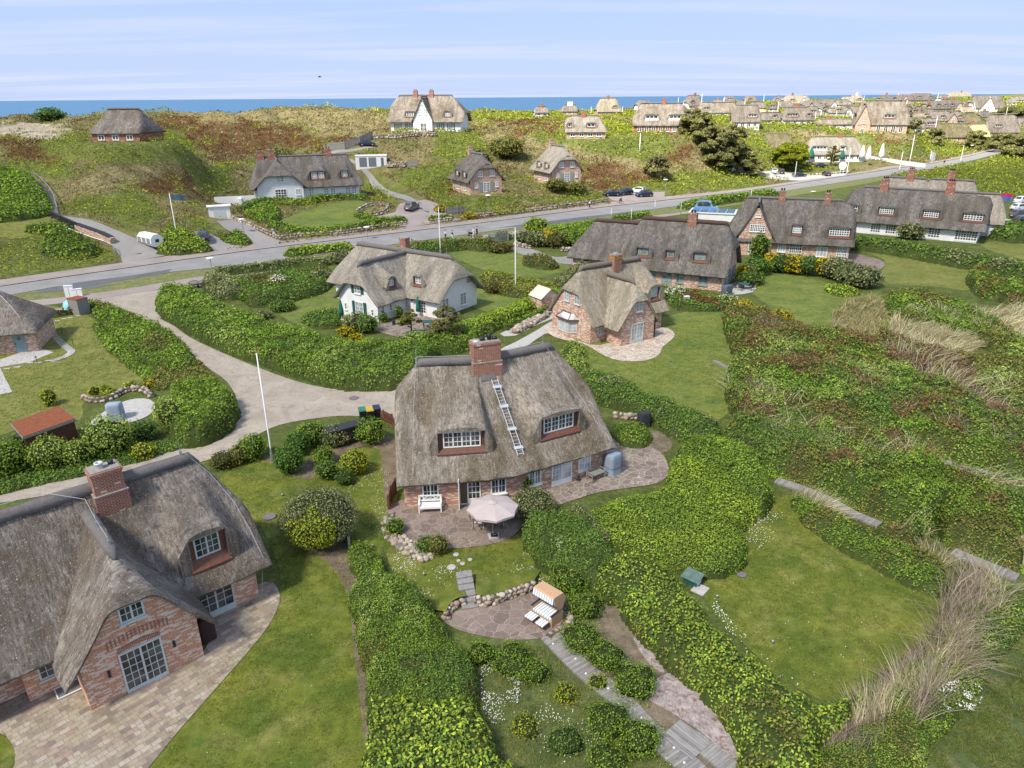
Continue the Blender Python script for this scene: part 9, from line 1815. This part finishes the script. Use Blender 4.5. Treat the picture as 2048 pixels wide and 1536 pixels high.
# timber stairs and ramp on the left slope
t = empty('timber_stairs',at(104,430),0,'long grey timber stairs climbing the dune on the left','stairs');O = t.location;pts = [(104,432),(100,418),(97,405),(90,392),(80,380),(70,370),(58,360)];w = [at(x,y) for x,y in pts];m = MB();rl = MB();pm = MB()
for a,b in zip(w[:-1],w[1:]):
 d = b-a;n = max(3,int(hypot(d.x,d.y)/.5))
 for k in range(n):p = a+d*(k/n)-O;nn = Vector((-d.y,d.x,0)).normalized()*1.0;u = Vector((d.x,d.y,0)).normalized()*.2;z = Vector((0,0,.45));m.hexa([p-nn-u+z-Vector((0,0,.08)),p+nn-u+z-Vector((0,0,.08)),p+nn+u+z-Vector((0,0,.08)),p-nn+u+z-Vector((0,0,.08)),p-nn-u+z,p+nn-u+z,p+nn+u+z,p-nn+u+z])
 nn = Vector((-d.y,d.x,0)).normalized()*1.05
 for s in (-1,1):rl.bar(a-O+nn*s+Vector((0,0,1.4)),b-O+nn*s+Vector((0,0,1.4)),.1);pm.bar(a-O+nn*s,a-O+nn*s+Vector((0,0,1.4)),.1)
m.build('treads',M['greywood'],t);rl.build('handrail',M['zinc'],t);pm.build('railing_posts',M['greywood'],t)
def wallstrip(name,path,h,wd,mat,label,cat,capm=None,z=0):
 w = [at(x,y) for x,y in path];t = empty(name,w[0],0,label,cat);m = MB();c = MB()
 for a,b in zip(w[:-1],w[1:]):d = b-a;m.bar(a-w[0]+Vector((0,0,h/2-.3+z)),b-w[0]+Vector((0,0,h/2-.3+z)),wd,h+.6);c.bar(a-w[0]+Vector((0,0,h+z+.04)),b-w[0]+Vector((0,0,h+z+.04)),wd+.12,.08)
 m.build('wall',M[mat],t);c.build('coping',M[capm or 'dark'],t);return t
wallstrip('ramp_wall',[(154,459),(180,468),(205,477),(226,487)],1.0,1.0,'brick_pink','sloping brick wall along the concrete drive','wall');wallstrip('dark_wall',[(104,436),(125,447),(154,460)],1.2,.3,'dark','dark timber side wall above the sloping brick wall','wall')
def railing(path,h,label,mat='zinc'):
 w = [at(x,y) for x,y in path];t = empty('railing',w[0],0,label,'railing');m = MB();pm = MB()
 for a,b in zip(w[:-1],w[1:]):m.tube([a-w[0]+Vector((0,0,h)),b-w[0]+Vector((0,0,h))],.06,6)
 for a in w:pm.tube([a-w[0],a-w[0]+Vector((0,0,h))],.06,6)
 m.build('handrail',M[mat],t);pm.build('posts',M[mat],t)
railing([(140,470),(160,478),(185,487),(210,495),(228,503),(232,515)],1.1,'grey pipe railing beside the concrete drive')
for px,py,lab in ((113,468,'left of two grey wooden benches on the slope'),(126,466,'right of two grey wooden benches on the slope')):
 t = root_at('bench',px,py,5,lab,'bench');m = MB();m.box(-.7,.7,-.3,.25,.4,.46);m.build('seat',M['greywood'],t);m = MB();m.box(-.7,.7,.26,.32,.5,1.0);m.build('backrest',M['greywood'],t)
 for x in (-.6,.6):m = MB();m.box(x-.05,x+.05,-.28,.28,0,.4);m.build('leg',M['greywood'],t)
t = root_at('bottle_bank',303,492,-38,'white octagonal bin shelter with three dark flaps beside the concrete drive','container');m = MB();n = 8;L_ = 4.6;G = [[(x,1.15*cos(2*pi*(k+.5)/n),1.15+1.1*sin(2*pi*(k+.5)/n)) for k in range(n+1)] for x in (-L_/2,L_/2)];m.grid(G,flip=True);m.face(G[0][:-1]);m.face(G[1][:-1][::-1]);m.build('shell',M['white'],t)
for k in range(3):m = MB();x = -1.5+k*1.5;m.box(x-.5,x+.5,-1.14,-1.07,.75,1.6);m.build('flap',M['zinc'],t)
m = MB();m.box(L_/2+.01,L_/2+.05,-.3,.3,.9,1.4);m.build('round_window',M['dark'],t)
# cabinets
for px,py,w_,h_,lab in ((141,594,1.0,1.5,'tall white utility cabinet by the lane mouth'),(156,593,1.2,1.0,'lower white utility cabinet by the lane mouth'),(1372,612,.6,1.2,'white upright utility box at the end of the stone wall')):t = root_at('utility_cabinet',px,py,18,lab,'cabinet');m = MB();m.box(-w_/2,w_/2,-.2,.2,0,h_);m.build('body',M['white'],t);m = MB();m.box(-w_/2-.03,w_/2+.03,-.24,.24,h_,h_+.06);m.build('lid',M['white'],t);m = MB();m.box(-.012,.012,-.21,-.2,.1,h_-.1);m.build('door_gap',M['dark'],t)
t = root_at('covered_bench',145,617,20,'turquoise domed cover behind the plank box shed','cover');m = MB();m.lathe([(1.0,0),(.98,.5),(.8,.9),(.4,1.1),(.01,1.15)],(0,0,0),16);m.build('dome',plain('turquoise_cover',(.25,.55,.58),.5),t,smooth=True)
for px,py,lab in ((388,575,'left half of the black bench at the lane mouth'),(405,575,'right half of the black bench at the lane mouth')):
 t = root_at('park_bench',px,py,10,lab,'bench');m = MB();m.box(-.6,.6,-.3,.2,.4,.45);m.build('seat',M['black'],t);m = MB()
 for k in range(9):x = -.56+k*.14;m.bar((x,.24,.45),(x,.3,.8+.15*sin(pi*k/8)),.04)
 m.tube([(-.6+.15*k,.3,.8+.15*sin(pi*k/8)) for k in range(9)],.03,5);m.build('backrest',M['black'],t)
 for x in (-.5,.5):m = MB();m.box(x-.03,x+.03,-.28,.25,0,.4);m.build('leg',M['black'],t)
# brick shed beside the pink-brick house
t = empty('brick_shed',at(1083,628),radians(33),'small brick outbuilding at the left of the pink-brick house','shed');m = MB();m.box(0,2.6,0,2.4,-.1,1.9);m.face([(0,0,1.9),(2.6,0,1.9),(1.3,0,2.8)]);m.face([(2.6,2.4,1.9),(0,2.4,1.9),(1.3,2.4,2.8)]);m.build('wall',M['brick_pink'],t);m = MB();m.face([(-.2,-.15,1.82),(1.3,-.15,2.88),(1.3,2.55,2.88),(-.2,2.55,1.82)][::-1]);m.face([(1.3,-.15,2.88),(2.8,-.15,1.82),(2.8,2.55,1.82),(1.3,2.55,2.88)][::-1]);m.build('roof',M['brick_pink'],t);m = MB();m.box(2.6,2.65,.5,1.6,.1,1.6);m.build('door',M['greypaint'],t)
# closed green parasols at the white house and parasols of the restaurant
def closed_parasol(px,py,h,mat,label,r=.28,group=None,D=None):
 p = Vector(gd(px,py,D)) if D else at(px,py)
 if D:p.z = float(T(p.x,p.y))
 t = empty('closed_parasol',p,0,label,'parasol',group);m = MB();n = 12;G = [[((r*f*(1+.22*sin(5*2*pi*k/n)))*cos(2*pi*k/n),(r*f*(1+.22*sin(5*2*pi*k/n)))*sin(2*pi*k/n),z*h) for k in range(n+1)] for f,z in ((.15,.22),(1,.27),(.95,.45),(.6,.75),(.3,.95),(.05,1))];m.grid(G,flip=True);m.build('canopy',mat,t,smooth=True);m = MB();m.tube([(0,0,0),(0,0,h)],.035,6);m.build('pole',M['white'],t);m = MB();m.box(-.3,.3,-.3,.3,0,.1);m.build('base',M['concrete'],t)
GC = fabric('green_canvas',(.015,.13,.10));WC = fabric('white_canvas',(.75,.75,.73))
closed_parasol(684,640,2.5,GC,'closed green parasol at the left corner of the white house');closed_parasol(837,633,2.5,GC,'closed green parasol in the inner corner of the white house')
for k,(px,py,c,h,r) in enumerate(((1621,324,GC,5.5,.9),(1647,322,GC,4.5,.8),(1683,324,GC,4.5,.8),(1666,329,WC,4.5,.6),(1722,324,WC,5.8,.9),(1734,330,WC,6.5,.9),(1760,326,WC,6.8,.9),(1717,322,WC,5.0,.8))):closed_parasol(px,py,h,c,['leftmost closed green parasol before the restaurant','middle closed green parasol before the restaurant','right closed green parasol by the restaurant door','short closed white parasol before the restaurant','closed white parasol at the restaurant corner','closed white parasol second from the right','rightmost tall closed white parasol on the restaurant terrace','closed white parasol against the restaurant gable'][k],r,'closed parasols of the restaurant')
t = root_at('round_sign',1683,348,0,'round blank white sign on two legs by the road','sign');m = MB();m.tube([(0,0,2.6),(0,.12,2.6)],1.25,20);m.build('panel',M['white'],t)
for x in (-.5,.5):m = MB();m.bar((x,.06,0),(x,.06,1.6),.1);m.build('leg',M['white'],t)
wallstrip('white_wall',[(1738,319),(1800,328),(1850,335)],1.2,.4,'plaster','long low white wall right of the restaurant','wall','white');wallstrip('low_wall',[(1515,352),(1535,352)],.8,1.4,'concrete','grey concrete block at the left of the restaurant car park','wall','concrete')
t = root_at('satellite_dish',1705,262,0,'white satellite dish before the knoll house','satellite dish');m = MB();m.lathe([(.01,0),(.7,.08),(1.3,.35)],(0,0,0),16);me = [(x,-z+.0,y+1.5) for x,y,z in m.v];m.v = me;m.build('dish',M['white'],t);m = MB();m.tube([(0,0,0),(0,0,1.5)],.08,6);m.build('post',M['zinc'],t)
# blue van and carport behind the dark roofs
a = at(1378,440);t = empty('carport',a,radians(-20),'white flat carport with blue glass roof behind the dark roofs','carport');m = MB();m.box(0,9,0,6,0,1.5);m.build('wall',M['plaster'],t);m = MB();m.box(-.2,9.2,-.2,6.2,1.5,1.7);m.build('roof_edge',M['white'],t);sg = NT('blue_roof_glass',.15,.5);sg.color((.10,.18,.30));m = MB()
for i in range(5):
 for j in range(3):m.box(.2+i*1.75,1.85+i*1.75,.1+j*2,2.0+j*2,1.7,1.76)
m.build('roof_glass',sg.m,t)
pb = carm.setdefault('blue',paint('car_paint_blue',(.14,.30,.48)));v = copy_tree(protos[1.18]) if 1.18 in used_p else None
if v:
 p = at(1412,432);v.location = (p.x,p.y,p.z);v.rotation_euler = (0,0,radians(-18));v.scale = (1.3,1.2,1.9);v.name = 'blue_van';tag(v,'light blue van standing behind the carport','van')
 for ch in v.children:
  if ch.name.startswith('body'):ch.data = ch.data.copy();ch.data.materials[0] = pb
 if 'group' in v:del v['group']
# round garden table set
t = root_at('round_table',1487,578,0,'round green garden table on the paved corner by the clipped barrel','table');m = MB();m.lathe([(.01,.72),(.75,.72),(.75,.76),(.01,.765)],(0,0,0),18);m.build('table_top',M['green'],t);m = MB();m.lathe([(.3,0),(.05,.08),(.05,.72)],(0,0,0),10);m.build('foot',M['dark'],t)
for k in range(5):a = 2*pi*k/5+.3;p = t.location+Vector((1.15*cos(a),1.15*sin(a),0));chair('garden_chair',p,a*180/pi-90,nth(k)+' dark chair clockwise around the round green table',M['dark'],M['dark'],group='dark chairs around the round green table')
ab = covered(1453,590,30,1.4,.9,1.35,fabric('slate_tarp',(.10,.115,.14)),'barbecue under a slate cover beside the dark house');ab.name = 'covered_barbecue';ab['category'] = 'covered barbecue'
t = empty('terrace_table',at(862,655),radians(10),'dark green table on the white house terrace','table');m = MB();m.box(-.9,.9,-.5,.5,.7,.76);m.build('table_top',M['green'],t)
for x in (-.8,.8):
 for y in (-.4,.4):m = MB();m.box(x-.04,x+.04,y-.04,y+.04,0,.7);m.build('leg',M['dark'],t)
for px,py,lab in ((788,650,'black lantern left on the white house terrace'),(812,645,'black lantern second on the white house terrace'),(827,625,'black lantern against the inner corner wall')):t = root_at('lantern',px,py,0,lab,'lantern');m = MB();m.box(-.16,.16,-.16,.16,0,.45);m.build('body',M['dark'],t);m = MB();m.lathe([(.26,.45),(.05,.65),(.01,.7)],(0,0,0),4);m.build('lid',M['dark'],t)
# light wells with glass panels at the lower-left house
for px,py,L_,W2,lab in ((118,1402,1.55,.75,'framed grey light well in front of the lower-left house, right'),(8,1400,1.55,.75,'framed grey light well in front of the lower-left house, left')):
 p = at(px,py);t = empty('light_well',(p.x,p.y,.05),radians(42.4),lab,'light well');m = MB();m.bar((0,0,.05),(L_,0,.05),.05);m.bar((0,W2,.05),(L_,W2,.05),.05);m.bar((0,0,.05),(0,W2,.05),.05);m.bar((L_,0,.05),(L_,W2,.05),.05);m.build('frame',M['white'],t);m = MB();m.box(.03,L_-.03,.03,W2-.03,0,.04);m.build('grating',plain('grey_grating',(.18,.18,.19),.6),t)
# stepping stones and bollard lights of the left lawn
w = [at(x,y) for x,y in ((90,648),(100,660),(112,675),(125,688),(136,697),(143,704),(133,712),(118,718),(104,723))];wl_ = smoothline([tuple(p)[:2] for p in w],5)
t = empty('slab_path',(*wl_[0],0),0,'curved row of pale stepping slabs on the olive lawn','slab path')
for k in range(0,len(wl_)-1):p = wl_[k];d = Vector((wl_[k+1][0]-p[0],wl_[k+1][1]-p[1])).normalized();n = Vector((-d.y,d.x));m = MB();c = [(p[0]-wl_[0][0]+n.x*a+d.x*b,p[1]-wl_[0][1]+n.y*a+d.y*b) for a,b in ((-.35,-.11),(-.35,.11),(.35,.11),(.35,-.11))];m.hexa([(x,y,z) for z in (0,.05) for x,y in c[::-1]]);m.build('slab',M['concrete'],t)
for k,(x,y) in enumerate(((96,722),(78,726),(60,726),(55,718),(50,712),(35,735),(14,738),(105,648),(115,642),(128,638),(140,636),(158,632))):p = at(x,y);m = MB();m.box(-.28,.28,-.14,.14,0,.04);tag(m.build('stepping_slab',M['concrete'],loc=(p.x,p.y,.02),rz=.3),'single pale stepping slab in the olive lawn','stepping slab','single slabs on the olive lawn')
for k,(x,y) in enumerate(((101,648),(125,668),(147,692),(75,728))):p = at(x,y);t = empty('bollard_light',p,0,['top','second','third','lowest'][k]+' slim black bollard light beside the slab path','bollard light','black bollard lights on the olive lawn');m = MB();m.tube([(0,0,0),(0,0,.7)],.03,6);m.build('post',M['dark'],t);m = MB();m.box(-.12,.12,-.05,.05,.7,.76);m.build('head',M['dark'],t)
# bird in the sky
t = empty('bird',tuple(gd(639,154,150)),.3,'single dark bird flying above the sea','bird');m = MB();m.tube([(-.35,0,0),(-.1,0,.02),(.2,0,.03),(.38,0,.05)],[.03,.09,.08,.03],8);m.grid([[(-.1,s*y,.04+z) for s in (1,)]+[(.15,y,.04+z)] for y,z in ((0,0),)]) if False else None
for s in (-1,1):m.face([(.15,0,.05),(.1,s*.45,.22),(-.08,s*.95,.12),(-.1,s*.4,.16),(-.1,0,.04)])
m.face([(-.3,-.02,0),(-.3,.02,0),(-.55,.1,.0),(-.55,-.1,0)]);m.build('body',M['black'],t)
# patio heater-like sprinkler stake by the nook and nook path
sheet('nook_path',[(1240,885),(1300,862),(1330,870),(1345,890),(1330,905),(1300,905),(1262,892)],M['soil'],.02,smooth=3);stone_wall([(1230,835),(1260,838),(1310,835),(1345,845),(1358,870)],.5,.4,'dark stone wall curving behind the black-covered chair',.2)
# grass tufts and leaf litter breaking up the near lawns
def tufts(pl,dens,pal,L_=.09,seed=1):
 X,Y,w = scatter(pl,dens,0);k = fbm(X/.9,Y/.9,seed,3) > .40;X,Y = X[k],Y[k];n = len(X);Dv = np.tile([.1,.1,1.],(n,1))+RNG.normal(size=(n,3))*.6;Lf = Leaves();D = np.hypot(X,Y);Lf.blades(np.stack([X,Y,T(X,Y)+.01],1),Dv,L_*(.6+.8*RNG.random(n)),np.maximum(.012,.45*D/710),tints(n,pal,.22),.5);return tag(Lf.build('lawn_grass_blades'),kind='stuff')
GP = [(.13,.16,.02),(.18,.19,.03),(.09,.13,.02),(.22,.21,.06)]
tufts([(430,980),(500,910),(600,930),(700,950),(760,1080),(700,1100),(735,1300),(745,1536),(320,1536),(430,1330),(560,1200),(520,1050)],.5,GP);tufts([(1500,1040),(1580,990),(1700,1040),(1810,1120),(1900,1180),(1860,1270),(1720,1370),(1640,1400),(1500,1300),(1400,1180)],.5,GP,seed=2);tufts([(770,1060),(1080,1060),(1110,1180),(900,1210),(780,1130)],.5,GP,seed=3);tufts([(1390,640),(1480,640),(1460,820),(1400,850),(1230,760),(1150,700),(1300,650)],.35,[(.14,.18,.02),(.19,.22,.03)],.12,4);tufts([(0,680),(150,640),(280,750),(170,800),(0,860)],.35,GP,.12,5)
tufts([(1960,1300),(2100,1180),(2200,1560),(1870,1536),(1900,1400)],.6,GP,.2,6)
